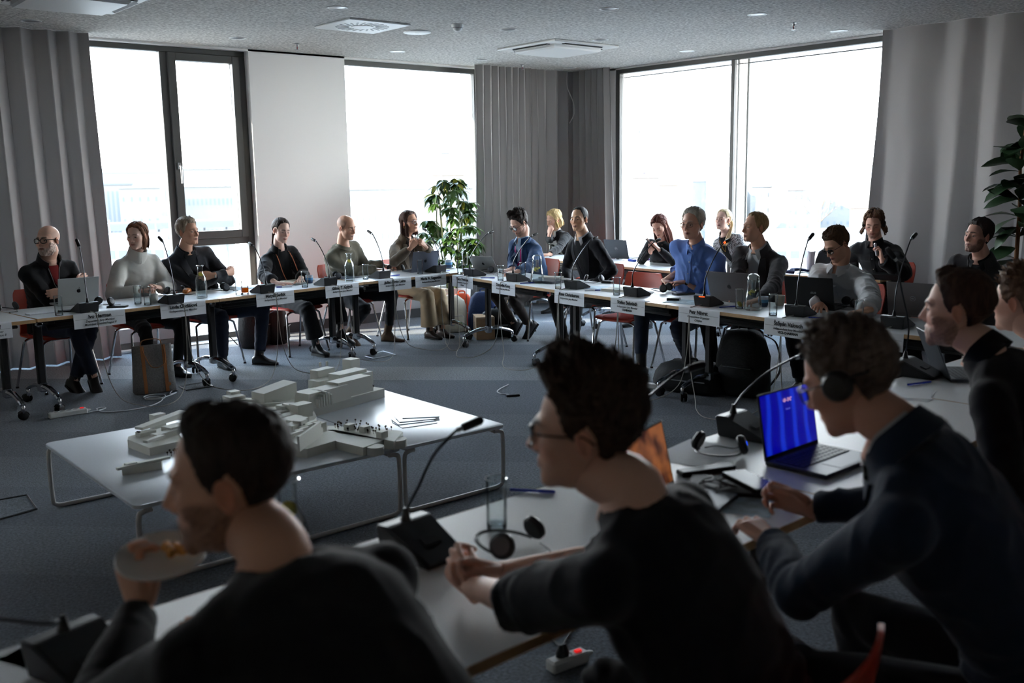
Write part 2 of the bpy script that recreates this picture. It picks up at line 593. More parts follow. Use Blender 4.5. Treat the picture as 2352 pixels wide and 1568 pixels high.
# ------------------------------------------------------------------ curtains
def curtain(P0, P1, nrm, label, lam=.16, amp=.045, seed=0, flare0=0.0, flare1=0.0, z1=ZC - .002, z0=.015):
    P0, P1, nrm = V(*P0), V(*P1), V(*nrm)
    L = np.linalg.norm(P1 - P0); t = (P1 - P0) / L
    n = int(L / lam * 12); rows = 26
    u = np.linspace(0, L, n)
    warp = np.cumsum(1 + .55 * vnoise(np.stack([u * 3.1, u * 0, u * 0], 1), 1, seed + 5)); warp = (warp - warp[0]) / (warp[-1] - warp[0])
    ph = warp * L / lam * 2 * PI
    G = np.zeros((rows, n, 3))
    for i in range(rows):
        z = z1 + (z0 - z1) * i / (rows - 1); k = i / (rows - 1)
        a = amp * (.62 + .5 * k) * (1 + .45 * vnoise(np.stack([u * 2.3, u * 0 + k * 1.6, u * 0], 1), 1, seed))
        off = a * np.sin(ph + .35 * np.sin(k * 3 + seed) * k) + .012 * vnoise(np.stack([u * 9, u * 0 + k * 4, u * 0], 1), 1, seed + 2)
        uu = u + (flare1 * k ** 1.4 * warp - flare0 * k ** 1.4 * (1 - warp)) + .25 * a * np.sin(2 * ph)
        G[i] = P0 + uu[:, None] * t + off[:, None] * nrm
        G[i, :, 2] = z
    o = MB().slab(G, .004).build('curtain', CURT, None, True, 180)
    return tag(o, label, 'curtain', 'grey floor-length curtains')
curtain((-1.2, 9.86, 0), (3.08, 9.86, 0), (0, 1, 0), 'grey floor-length curtain beside the window with the handle', .23, .07, 3, 0, .05)
curtain((7.72, 9.88, 0), (9.46, 9.88, 0), (0, 1, 0), 'grey curtain in the corner behind the leafy plant', .135, .05, 8, .06, 0)
curtain((9.40, 9.93, 0), (9.40, 9.20, 0), (1, 0, 0), 'narrow grey curtain in the corner beside the clock tower view', .115, .045, 12, 0, .13)
curtain((9.38, 5.36, 0), (9.38, 2.3, 0), (1, 0, 0), 'wide dark grey curtain behind the fig tree', .40, .075, 21, .14, 0)
b = MB().tube(bez([(9.22, 9.80, 3.1), (9.2, 9.78, 2.9), (9.27, 9.74, 2.7), (9.29, 9.74, 2.55), (9.22, 9.76, 2.42)], 8), .006, 6)
tag(b.build('curtain_cord', mat('cord_grey', (190, 186, 184), .7)), 'pale cord hanging from the ceiling between the corner curtains', 'cord')

# ------------------------------------------------------------------ ceiling fittings
def downlight(x, y, label):
    t = thing('downlight', label, 'ceiling light', (x, y, ZC), 0, 'recessed ceiling downlights')
    MB().lathe([(.088, 0), (.088, -.004), (.080, -.007), (.070, -.004), (.066, -.001)], 28).build('trim_ring', WPLAST, t)
    MB().lathe([(.066, -.0012), (.040, -.0035), (.0, -.0045)], 24).build('reflector', mat('reflector', (150, 152, 154), .3, .7), t)
    return t
DL = [(2.48, 9.42, 'round downlight above the left curtain'), (4.30, 7.33, 'round downlight beyond the slotted air outlet, toward the camera'),
      (4.37, 9.39, 'round downlight above the window with the handle'), (6.25, 9.39, 'round downlight above the window behind the bald man'),
      (7.49, 9.44, 'small downlight above the end of the middle window'), (6.23, 7.44, 'downlight between the smoke detector and the square air unit'),
      (7.48, 7.45, 'downlight just beyond the square air unit'), (6.20, 6.07, 'round downlight at the top edge above the smoke detector'),
      (9.0, 9.52, 'downlight in the corner above the curtains'), (7.51, 5.51, 'round downlight left of the right-hand sprinkler'),
      (9.05, 5.65, 'round downlight above the edge of the dark curtain'), (8.98, 7.55, 'round downlight above the clock tower window')]
for a in DL: downlight(*a)
def sprinkler(x, y, label):
    t = thing('sprinkler', label, 'sprinkler', (x, y, ZC), 0, 'ceiling sprinklers')
    MB().lathe([(.028, 0), (.028, -.004), (.012, -.010), (.010, -.03)], 16).build('collar', STEEL, t)
    b = MB(); b.tube([(-.012, 0, -.03), (-.014, 0, -.045), (0, 0, -.062)], .003, 6); b.tube([(.012, 0, -.03), (.014, 0, -.045), (0, 0, -.062)], .003, 6); b.lathe([(.022, -.062), (.022, -.066), (0, -.066)], 14)
    b.build('deflector', STEEL, t)
    MB().tube([(0, 0, -.03), (0, 0, -.06)], .004, 6).build('bulb', mat('red_bulb', (150, 40, 30), .3), t)
sprinkler(5.04, 9.43, 'small ceiling sprinkler above the white wall')
sprinkler(8.25, 9.59, 'small ceiling sprinkler above the corner curtains')
sprinkler(8.2, 5.6, 'small ceiling sprinkler above the wide right window')
t = thing('smoke_detector', 'white dome smoke detector on the grey ceiling', 'smoke detector', (5.65, 7.48, ZC))
MB().lathe([(.056, 0), (.056, -.018), (.05, -.03)], 24).build('base', WPLAST, t)
MB().lathe([(.046, -.03), (.042, -.046), (.024, -.062), (.010, -.066), (0, -.066)], 24).build('sensor_head', WPLAST, t)
MB().lathe([(.049, -.030), (.049, -.033), (.044, -.033)], 24).build('vent_slot', BLACK, t)
t = thing('ceiling_speaker', 'round white cover disc on the ceiling beside the slotted air outlet', 'speaker', (5.6, 8.06, ZC))
MB().lathe([(.135, 0), (.135, -.008), (.128, -.012), (0, -.013)], 40).build('cover', WPLAST, t)
MB().box((0, 0, -.0135), (.04, .014, .002)).build('badge', STEEL, t)
# swirl air outlet
t = thing('air_outlet', 'square white swirl air outlet with radial slots in the ceiling', 'air vent', (4.955, 8.01, ZC))
b = MB().box((0, 0, -.008), (.64, .64, .016), bev=.004); b.build('plate', WPLAST, t)
for k in range(24):
    a = k * PI / 12
    R = rotz(a + .32)
    c = V(math.cos(a) * .185, math.sin(a) * .185, -.0165)
    MB().box(c, (.125, .017, .002), 0, R).build('slot', BLACK, t, False)
MB().lathe([(.105, -.016), (.105, -.02), (.1, -.021), (0, -.021)], 32).build('hub', WPLAST, t)
def cassette(x, y, label):
    t = thing('air_conditioner', label, 'air conditioner', (x, y, ZC), 0, 'ceiling cassette air conditioners')
    MB().box((0, 0, -.012), (.95, .95, .024), bev=.008).build('frame_plate', WPLAST, t)
    P = []
    for z, h in ((-.024, .34), (-.05, .345), (-.066, .33), (-.072, .25), (-.074, 0.01)):
        P.append([(h * sx * k, h * sy * k2, z) for sx, sy, k, k2 in ((-1, -1, 1, .93), (0, -1, 1, 1), (1, -1, 1, .93), (1, -1, 1, .9), (1, 0, 1, 1), (1, 1, 1, .93), (0, 1, 1, 1), (-1, 1, 1, .93), (-1, 0, 1, 1))])
    MB().loft(P).build('centre_panel', WPLAST, t, True, 30)
    for k in range(4):
        R = rotz(k * PI / 2)
        MB().box(R @ V(0, -.39, -.026), (.56, .055, .01), 0, R, .004).build('air_slot', BLACK, t, True, 30)
        MB().box(R @ V(0, -.40, -.033), (.54, .045, .006), 0, R @ rotx(.5), .002).build('flap', WPLAST, t, True, 30)
cassette(7.50, 8.12, 'square white ceiling air conditioner near the corner curtains')
cassette(2.42, 8.08, 'square white ceiling air conditioner at the left above the grey curtain')

# ------------------------------------------------------------------ outside: the city behind the glass
def ext(name, c, rough=.9): return mat(name, tuple(.84 * (.5 * v + .5 * (.3 * c[0] + .59 * c[1] + .11 * c[2])) for v in c), rough, spec=.1)
E_W, E_O, E_R, E_G, E_B, E_D = ext('render_cream', (112, 108, 103)), ext('render_ochre', (118, 106, 90)), ext('roof_tile', (112, 78, 64)), ext('roof_grey', (96, 102, 110)), ext('window_dark', (92, 100, 110)), ext('slate', (90, 97, 106))
GZ = -18.0
b = MB()
n = 24
P = [[(math.cos(a) * r, math.sin(a) * r, GZ - (0 if r < 900 else 2)) for a in np.linspace(-.6, 2.2, n)] for r in (11.5, 60, 200, 600, 1500)]
g = b.grid(P).build('ground', ext('ground_pale', (112, 111, 108)), None, False); g['kind'] = 'structure'
P = []
for r, zz in ((880, GZ), (940, 8), (1000, 14), (1300, 10)):
    P.append([(math.cos(a) * r, math.sin(a) * r, zz + (6 * math.sin(a * 9) + 4 * math.sin(a * 23 + 1) if r > 900 else 0)) for a in np.linspace(-.5, 2.1, 90)])
h = MB().grid(P).build('hills', ext('hill_haze', (112, 118, 126)), None, True); h['kind'] = 'structure'

def building(px, D, w, dp, top, label, name='building', wall=E_W, roof=E_R, rows=0, cols=0, gable=0.0, rz=0.0, base=GZ, win=(.5, .55)):
    """px: point (x,y) of the front face centre; top: eave height"""
    x, y = px
    head = math.atan2(y, x)
    t = thing(name, label, 'building', (x, y, base), head - PI / 2 + rz)
    H = top - base
    MB().box((0, dp / 2, H / 2), (w, dp, H)).build('wall', wall, t, False)
    if gable > 0:
        b = MB(); e = .4
        b.add([(-w / 2 - e, -e, H), (w / 2 + e, -e, H), (w / 2 + e, dp + e, H), (-w / 2 - e, dp + e, H), (-w / 2 * .8, dp / 2, H + gable), (w / 2 * .8, dp / 2, H + gable)], [(0, 1, 5, 4), (1, 2, 5), (2, 3, 4, 5), (3, 0, 4), (3, 2, 1, 0)])
        b.build('roof', roof, t, False)
    else:
        MB().box((0, dp / 2, H + .2), (w + .6, dp + .6, .5)).build('roof', roof, t, False)
    for i in range(rows):
        for j in range(cols):
            ww, hh = w / cols * win[0], H / rows * win[1]
            MB().box((-w / 2 + (j + .5) * w / cols, -.02, H * (i + .5) / rows), (ww, .12, hh)).build('window', E_B, t, False)
    return t
def Dd(p): return (p[0], p[1])
# seen through the right-hand window
D = 260
t = building(Dd((195.784,178.058,-6.864)), 260, 7.2, 12, (196.764,179.035,1.382)[2], 'pale town house carrying the clock tower', 'town_house', E_W, E_R, 5, 4, 1.5, win=(.4, .5))
tw = thing('clock_tower', 'tall pale clock tower rising over the town house', 'tower', (*Dd((196.953,181.726,2.331)), (196.885,181.658,1.754)[2]), math.atan2((196.953,181.726,2.331)[1], (196.953,181.726,2.331)[0]) - PI / 2)
b = MB().box((0, 1.2, 2.8), (2.5, 2.5, 5.6)); b.box((0, 1.2, 5.7), (2.8, 2.8, .3)); b.box((0, 1.2, 7.4), (2.2, 2.2, 3.2)); b.box((0, 1.2, 9.1), (2.6, 2.6, .3)); b.build('shaft', E_O, tw, False)
b = MB().lathe([(1.2, 9.2), (1.0, 10.2), (.5, 10.8), (.45, 11.6), (.65, 11.9), (.3, 12.6), (.06, 13.2), (.04, 14.6)], 8, c=(0, 1.2, 0)); b.build('spire', E_G, tw, False)
for sx in (-1, 1):
    for k in (0, 1): MB().lathe([(.18, 9.2), (.16, 9.9), (.02, 10.6)], 6, c=(sx * 1.1, 1.2 + (k * 2 - 1) * 1.1, 0)).build('pinnacle', E_O, tw, False)
MB().lathe([(.75, 0), (.75, .05), (0, .05)], 20, c=(0, -.02, 7.5), R=rotx(PI / 2)).build('clock_face', E_W, tw, False)
for sx in (-.45, .45): MB().box((sx, -.08, 3.2), (.5, .1, 2.0)).build('window', E_B, tw, False)
building(Dd((232.471,199.936,-8.307)), 300, 9.2, 12, (233.335,200.798,-1.039)[2], 'pale terrace with dotted windows beside the town house', 'terrace', E_O, E_R, 4, 6, 1.2, win=(.3, .35))
building(Dd((223.012,182.074,-5.284)), 280, 4.4, 5, (223.657,182.718,0.143)[2], 'slate-roofed gabled house behind the dark-haired woman', 'gabled_house', E_D, E_D, 2, 2, 1.9, .5)
building(Dd((265.982,210.675,-12.419)), 330, 12, 10, (267.156,211.847,-2.534)[2], 'cream block behind the gabled house', 'apartment_block', E_W, E_R, 4, 5, 1.6, -.2, win=(.25, .3))
building(Dd((281.172,198.870,-8.340)), 330, 14, 12, (281.898,199.594,-2.234)[2], 'pale hall with a light roof right of the window post', 'hall', E_W, E_G, 3, 6, 2.5, .3, win=(.2, .25))
building(Dd((279.766,186.870,-8.172)), 320, 9, 10, (280.335,187.438,-3.379)[2], 'cream house with a steep gable beyond the bare tree', 'house', E_W, E_R, 3, 4, 3.2, .6, win=(.2, .25))
building(Dd((310.980,187.674,-6.050)), 340, 20, 12, (311.442,188.135,-2.156)[2], 'long cream house with a row of small windows', 'long_house', E_W, E_O, 3, 9, 2.4, win=(.3, .2))
building(Dd((186.063,106.610,-8.217)), 200, 9, 9, (186.398,106.944,-5.398)[2], 'ochre house at the edge of the dark curtain', 'ochre_house', E_O, E_R, 2, 3, .8, win=(.25, .3))
def shed(p, q, z, w, label, name='platform_roof'):
    p, q = V(*p[:2]), V(*q[:2]); L = np.linalg.norm(q - p); a = math.atan2(*(q - p)[::-1])
    t = thing(name, label, 'platform roof', (*(p + q) / 2, GZ), a, 'rail platform roofs')
    MB().box((0, 0, z - GZ), (L, w, .35)).build('roof', E_G, t, False)
    MB().box((0, -w / 2, z - GZ - .5), (L, .15, .7)).build('fascia', E_B, t, False)
    for k in range(6): MB().box((-L / 2 + L * (k + .5) / 6, 0, (z - GZ) / 2), (.25, .25, z - GZ)).build('post', E_G, t, False)
shed((126.052,91.003,-6.803), (139.181,80.063,-6.658), (128.874,88.633,-6.858)[2], 5, 'upper platform roof seen past the man in the grey blazer')
shed((100.704,72.664,-6.266), (111.605,63.556,-6.263), (102.967,70.775,-6.256)[2], 4, 'lower platform roof seen past the man in the grey blazer')
shed((110.971,103.293,-8.236), (123.089,93.231,-7.939), (113.279,101.355,-8.280)[2], 4, 'platform roof behind the woman with the phone')
shed((45.031,146.219,-3.483), (64.554,142.766,-5.093), (50.328,148.287,-3.995)[2], 5, 'upper platform roof seen past the woman in white')
shed((35.168,114.673,-4.165), (41.804,109.196,-3.855), (38.019,112.333,-3.977)[2], 4, 'lower platform roof seen past the woman in white')
def train(p, q, z, label, rz=None):
    p, q = V(*p[:2]), V(*q[:2]); L = np.linalg.norm(q - p); a = math.atan2(*(q - p)[::-1])
    t = thing('train', label, 'train', (*(p + q) / 2, z), a)
    MB().box((0, 0, 0), (L, 2.6, 2.6), bev=.4).build('body', ext('train_white', (116, 118, 120)), t, True, 30)
    for k in range(7): MB().box((-L / 2 + L * (k + .5) / 7, -1.28, .3), (L / 10, .1, .7)).build('window', ext('train_blue', (56, 80, 112)), t, False)
train((76.156,53.711,-5.478), (82.937,48.033,-5.529), (77.042,52.898,-5.813)[2], 'white train with blue windows beyond the right-hand window')
train((25.479,83.150,-4.083), (30.766,78.772,-3.901), (27.441,81.488,-4.191)[2], 'white train behind the woman in white')
# bare tree and masts
def bare_tree(x, y, z, h, label):
    t = thing('bare_tree', label, 'tree', (x, y, z))
    r = random.Random(4)
    b = MB(); k = MB()
    b.tube([(0, 0, 0), (.05, 0, h * .3), (0, .1, h * .5)], [.22, .17, .11], 6)
    def br(p, d, L, rad, n):
        q = p + d * L
        m_ = (p + q) / 2 + V(r.uniform(-.1, .1), r.uniform(-.1, .1), .1) * L * .5
        (b if n > 2 else k).tube([p, m_, q], [rad, rad * .8, rad * .5], 4, cap=False)
        if n == 0: return
        for _ in range(3):
            br(p + (q - p) * r.uniform(.45, 1), unit(d + V(r.uniform(-.7, .7), r.uniform(-.7, .7), r.uniform(0, .5))), L * .68, rad * .55, n - 1)
    for i in range(7): br(V(0, 0, h * (.22 + .04 * i)), unit(V(r.uniform(-1, 1), r.uniform(-1, 1), 1.1)), h * .30, .09, 3)
    b.build('trunk', ext('bark', (80, 68, 56)), t); o = k.build('twigs', ext('twig', (100, 84, 66)), t); o['kind'] = 'stuff'
bare_tree(*(150.396,96.447,-9.733), 10.5, 'bare winter tree behind the man in the white shirt')
def mast(p, h, label):
    t = thing('railway_mast', label, 'mast', (p[0], p[1], p[2]), 0, 'railway masts')
    MB().tube([(0, 0, 0), (0, 0, h)], .09, 6).build('pole', E_B, t); MB().box((0, .7, h * .85), (.08, 1.6, .08)).build('arm', E_B, t, False)
mast((97.382,62.266,-6.088), 6.5, 'slim mast in front of the bare tree'); mast((69.479,46.105,-5.351), 5, 'slim mast beside the black office chair')
mast((29.578,92.759,-4.902), 3.4, 'railway mast left of the woman in white'); mast((40.276,110.437,-4.020), 2.2, 'railway mast beside the dark window post'); mast((92.527,79.439,-6.533), 2.0, 'railway mast behind the grey laptop')
# middle window
building(Dd((250.410,343.343,-9.016)), 420, 5, 5, (253.003,345.931,12.816)[2], 'slim church tower seen above the leafy plant', 'church_tower', E_W, E_G, 6, 1, 5.5, win=(.3, .4))
building(Dd((245.356,334.012,-10.588)), 410, 14, 10, (247.029,335.682,3.499)[2], 'church nave with an ochre roof under the slim tower', 'church', E_O, E_R, 2, 5, 3.0, win=(.2, .3))
building(Dd((164.138,257.324,-6.996)), 300, 26, 12, (164.860,258.045,-0.917)[2], 'long pale building behind the bald man', 'long_building', E_W, E_W, 3, 14, 1.6, win=(.35, .3))
building(Dd((175.081,287.968,-6.304)), 330, 10, 10, (175.876,288.761,0.383)[2], 'cream house with a pitched roof at the white wall edge', 'pitched_house', E_O, E_R, 3, 4, 2.2, win=(.25, .25))
building(Dd((183.633,240.952,-7.370)), 300, 7, 8, (184.386,241.704,-1.027)[2], 'pale house beside the corner curtain', 'corner_house', E_W, E_G, 3, 4, 2.0, .4, win=(.25, .3))
# left window
building(Dd((173.147,409.846,-0.115)), 420, 24, 14, (174.070,410.767,7.655)[2], 'long colonnaded hall seen through the window sash', 'colonnade', E_W, E_G, 1, 11, .8, win=(.5, .5))
building(Dd((123.097,291.791,-6.208)), 300, 20, 10, (123.913,292.606,0.664)[2], 'white hall with a lattice roof edge', 'lattice_hall', E_W, E_W, 2, 16, .8, win=(.4, .2))
building(Dd((101.756,309.714,-5.799)), 300, 9, 12, (102.635,310.592,1.602)[2], 'pale building on slender columns behind the woman in white', 'column_building', E_W, E_G, 1, 7, 0, win=(.4, .8))
building(Dd((99.754,284.512,-7.863)), 280, 11, 8, (100.751,285.506,0.524)[2], 'white box building left of the window post', 'white_building', E_W, E_W, 3, 5, 0, win=(.2, .2))
building(Dd((210.827,616.170,-0.192)), 600, 60, 20, (211.894,617.235,8.794)[2], 'distant castle roofs on the horizon', 'distant_roofs', ext('far_wall', (110, 116, 124)), ext('far_roof', (100, 108, 118)), 1, 10, 3, win=(.3, .3))
# ------------------------------------------------------------------ heads
def smin(a, b, k):
    h = np.clip(.5 + .5 * (b - a) / k, 0, 1)
    return b * (1 - h) + a * h - k * h * (1 - h)
def smax(a, b, k): return -smin(-a, -b, k)
def s_ell(P, c, r):
    q = (P - np.array(c)); r = np.array(r)
    k0 = np.linalg.norm(q / r, axis=1); k1 = np.linalg.norm(q / (r * r), axis=1)
    return k0 * (k0 - 1) / np.maximum(k1, 1e-9)
def s_sph(P, c, r): return np.linalg.norm(P - np.array(c), axis=1) - r
def s_cap(P, a, b, r0, r1=None):
    a, b = np.array(a), np.array(b)
    r1 = r0 if r1 is None else r1
    t = np.clip(((P - a) @ (b - a)) / ((b - a) @ (b - a)), 0, 1)
    return np.linalg.norm(P - a - t[:, None] * (b - a), axis=1) - (r0 + (r1 - r0) * t)
def sst(x, a, b):
    t = np.clip((x - a) / (b - a), 0, 1)
    return t * t * (3 - 2 * t)

def head_sdf(P, o):
    jw, fw, nl = o.get('jaw', 1.0), o.get('wide', 1.0), o.get('nose', 1.0)
    A = P.copy(); A[:, 0] = np.abs(A[:, 0])
    d = s_ell(A, (0, -.017, .034), (.0745 * fw, .096, .083))
    d = smin(d, s_ell(A, (0, .020, -.030), (.060 * fw, .068, .084)), .03)
    d = smin(d, s_ell(A, (0, .026, -.078), (.048 * jw, .052, .032)), .03)
    d = smin(d, s_sph(A, (.012 * jw, .070, -.101), .013), .022)
    d = smin(d, s_sph(A, (.043 * fw, .053, -.021), .019 * o.get('cheek', 1)), .028)
    d = smin(d, s_cap(A, (.008, .083, .021), (.041, .069, .021), .0085), .014)
    d = smax(d, -s_sph(A, (.031, .099, -.001), .0165), .016)
    d = smin(d, s_sph(A, (.0315, .0675, .000), .0148), .005)
    n = s_cap(A, (0, .082, .012), (0, .080 + .024 * nl, -.031), .0062, .0098)
    n = smin(n, s_sph(A, (.0115, .092, -.037), .0072), .007)
    d = smin(d, n, .010)
    sm = o.get('smile', 0.0)
    d = smin(d, s_cap(A, (0, .0885, -.0610), (.021 + .004 * sm, .080 - .003 * sm, -.064 + .006 * sm), .0052, .0035), .006)
    d = smin(d, s_cap(A, (0, .0870, -.0725), (.018 + .004 * sm, .079 - .003 * sm, -.069 + .006 * sm), .0062, .004), .006)
    return d

_u = np.linspace(-PI, PI, 120, endpoint=False)
HPHI = _u - .52 * np.sin(_u)
_w = np.linspace(0, PI, 2000)
_c = np.cumsum(1 / (1 - .62 * np.exp(-((_w - 1.72) / .48) ** 2)))
HTH = np.interp(np.linspace(0, 1, 112), (_c - _c[0]) / (_c[-1] - _c[0]), np.linspace(.015, PI - .015, 2000))
_PH, _TH = np.meshgrid(HPHI, HTH)
HDIR = np.stack([np.sin(_TH) * np.sin(_PH), np.sin(_TH) * np.cos(_PH), np.cos(_TH)], -1).reshape(-1, 3)
HN = (len(HTH), len(HPHI))

def head_radius(o):
    t = np.full(len(HDIR), .19)
    for _ in range(46):
        d = head_sdf(HDIR * t[:, None], o)
        t -= np.clip(d, -.02, .05) * .85
    return t

def hair_line(phi, o):
    """height of the hair edge around the head"""
    f, tmp, sd, nape = o.get('front', .082), o.get('temple', .070), o.get('side', -.012), o.get('nape', -.080)
    a = np.abs(phi)
    return np.interp(a, np.radians([0, 28, 46, 60, 68, 80, 88, 104, 116, 135, 180]), [f, f - .004, tmp, .045, .012, sd, sd, .022, .0, nape + .02, nape])

def make_head(o):
    """-> verts, faces, colours for a head at the origin (eyes at z 0, face toward +y)"""
    r = head_radius(o)
    P = HDIR * r[:, None]
    skin = np.array(lin(o['skin']))
    x, y, z = P[:, 0], P[:, 1], P[:, 2]
    phi = np.arctan2(HDIR[:, 0], HDIR[:, 1])
    C = np.tile(skin, (len(P), 1))
    def mixc(m, c): C[:] = C * (1 - m[:, None]) + np.array(c)[None, :] * m[:, None]
    front = sst(y, .02, .06)
    red = np.exp(-(((np.abs(x) - .042) / .02) ** 2 + ((z + .03) / .022) ** 2)) * front + .8 * np.exp(-((x / .014) ** 2 + ((z + .034) / .016) ** 2)) * sst(y, .08, .1)
    mixc(.35 * red, skin * np.array([1.05, .62, .55]))
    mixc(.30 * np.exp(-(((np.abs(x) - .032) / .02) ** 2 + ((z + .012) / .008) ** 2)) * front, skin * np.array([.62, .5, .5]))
    hc = np.array(lin(o.get('hair', (60, 45, 35))))
    bd = o.get('beard', 0)
    if bd:
        bc = np.array(lin(o.get('beardcol', o.get('hair'))))
        edge = np.interp(np.abs(x), [0, .012, .03, .05, .062, .08], [-.047, -.047, -.058, -.052, -.02, .01])
        m = sst(edge - z, 0, .012) * sst(y, -.035, -.01) * sst(z, -.15, -.13)
        lip = np.exp(-((x / .021) ** 4 + ((z + .067) / .008) ** 4)) * sst(y, .06, .075)
        m = m * (1 - lip) * (.75 + .25 * vnoise(P, 160, 3))
        mixc(np.clip(m * bd, 0, .95), bc)
        P += HDIR * (m * o.get('beardlen', .004) * (1 + .5 * vnoise(P, 110, 5)))[:, None]
    lipm = np.exp(-((x / .0225) ** 4 + ((z + .0665) / .0088) ** 4)) * sst(y, .066, .076)
    mixc(.9 * lipm, np.array(lin(o.get('lips', (150, 84, 78)))) * (skin.mean() / .3) ** .3)
    line = np.exp(-((x / .024) ** 6 + ((z + .0667 - .006 * o.get('smile', 0) * (x / .022) ** 2) / .0016) ** 2)) * sst(y, .06, .07)
    mixc(.85 * line, skin * .12)
    mixc(.8 * np.exp(-(((np.abs(x) - .0085) / .0042) ** 2 + ((z + .0425) / .0032) ** 2)) * sst(y, .075, .09), skin * .15)
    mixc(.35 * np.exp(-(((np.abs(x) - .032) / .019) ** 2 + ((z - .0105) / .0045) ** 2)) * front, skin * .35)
    if o.get('teeth'):
        tm = np.exp(-((x / .017) ** 6 + ((z + .0665 - .004 * (x / .02) ** 2) / .0034) ** 4)) * sst(y, .066, .076)
        mixc(.9 * tm, (.75, .72, .66))
    bx = (np.abs(x) - .030) / .021
    bz = .0215 + o.get('browz', 0) + .004 * (1 - bx ** 2) - .003 * bx
    bm = np.exp(-(bx ** 6 + ((z - bz) / .0042) ** 2)) * front * (.8 + .2 * vnoise(P * V(1, 1, .4), 300, 8))
    mixc(np.clip(o.get('brow', .8) * bm, 0, 1), np.array(lin(o.get('browcol', o.get('hair', (50, 38, 30))))))
    st = o.get('scalp', 0)
    if st:
        hm = sst(z - hair_line(phi, o), -.006, .012) * (1 - sst(z + .25 * HDIR[:, 1] * .1, o.get('dome', 9) - .02, o.get('dome', 9) + .015))
        mixc(np.clip(st * hm, 0, 1), hc)
    nr, nc = HN
    F = []
    for i in range(nr - 1):
        for j in range(nc):
            k = (j + 1) % nc
            F.append((i * nc + j, (i + 1) * nc + j, (i + 1) * nc + k, i * nc + k))
    F.append(tuple(range(nc))); F.append(tuple((nr - 1) * nc + j for j in range(nc))[::-1])
    return P, F, C, r

def eye_patch(side, o):
    """lens-shaped eyeball surface between the lids, with its own colours, and a lash line"""
    op, gx, gz = o.get('open', .75), o.get('gaze', (0, 0))[0], o.get('gaze', (0, 0))[1]
    c = V(.0315 * side, .0675, 0)
    nu, nv = 19, 9
    V_, C, F = [], [], []
    sc, ir, pu = np.array(lin((196, 186, 178))), np.array(lin(o.get('iris', (70, 50, 38)))), np.array((.008, .008, .008))
    for i in range(nv):
        for j in range(nu):
            u = -1 + 2 * j / (nu - 1); v = -1 + 2 * i / (nv - 1)
            h = (1 - abs(u) ** 2.2) ** .8
            ax = u * .0138; az = (v * .0064 * op * h) - .001 - (1 - op) * .003 + .0012 * u * side
            q = V(ax, 0, az); yy = math.sqrt(max(1e-8, .0153 ** 2 - ax * ax - az * az))
            V_.append(c + V(ax, yy, az))
            d = math.hypot(ax - gx * .006, az - gz * .004 + .0005)
            C.append(pu if d < .0027 else (ir if d < .0062 else sc))
    for i in range(nv - 1):
        for j in range(nu - 1):
            F.append((i * nu + j, i * nu + j + 1, (i + 1) * nu + j + 1, (i + 1) * nu + j))
    lash = [V_[(nv - 1) * nu + j] + V(0, .0007, .0004) for j in range(nu)]
    low = [V_[j] + V(0, .0004, -.0003) for j in range(nu)]
    return V_, F, C, lash, low

def brow_strip(side, o, P):
    """the hairs of one eyebrow as a thin raised strip lying on the brow ridge"""
    pts = []
    F = P[:, 1] > .04
    for k in np.linspace(0, 1, 9):
        x = (.0125 + .037 * k) * side; z = .0205 + o.get('browz', 0) + .0052 * math.sin(k * PI * .8) - .002 * k
        i = np.argmin(np.where(F, (P[:, 0] - x) ** 2 + (P[:, 2] - z) ** 2, 9))
        pts.append(P[i] * .5 + np.array([x, P[i][1], z]) * .5 + V(0, .0006, 0))
    w = .0036 * (.75 if o.get('fem') else 1) * np.array([.7, 1, 1.05, 1, .95, .85, .7, .5, .2])
    return MB().tube(bez(pts, 2), np.interp(np.linspace(0, 1, 17), np.linspace(0, 1, 9), w), 6, flat=.42, up=V(0, 1, .3))

def ear_shape(side):
    b = MB()
    c = V(.0715 * side, -.012, -.010)
    R = rotz(-.22 * side) @ rotx(-.14)
    rings = []
    for k, off in ((.70, -.008), (.93, .001), (1.0, .006), (.95, .0095), (.80, .0095), (.62, .005), (.30, .001)):
        ring = []
        for a in np.linspace(0, 2 * PI, 20, endpoint=False):
            yy, zz = math.cos(a) * .0160 * k * (1 + .24 * math.sin(a)), math.sin(a) * .0300 * k
            ring.append(c + R @ V(side * off, yy - .0015 * (1 - k), zz))
        rings.append(ring if side < 0 else ring[::-1])
    b.loft(rings, 0, True)
    return b

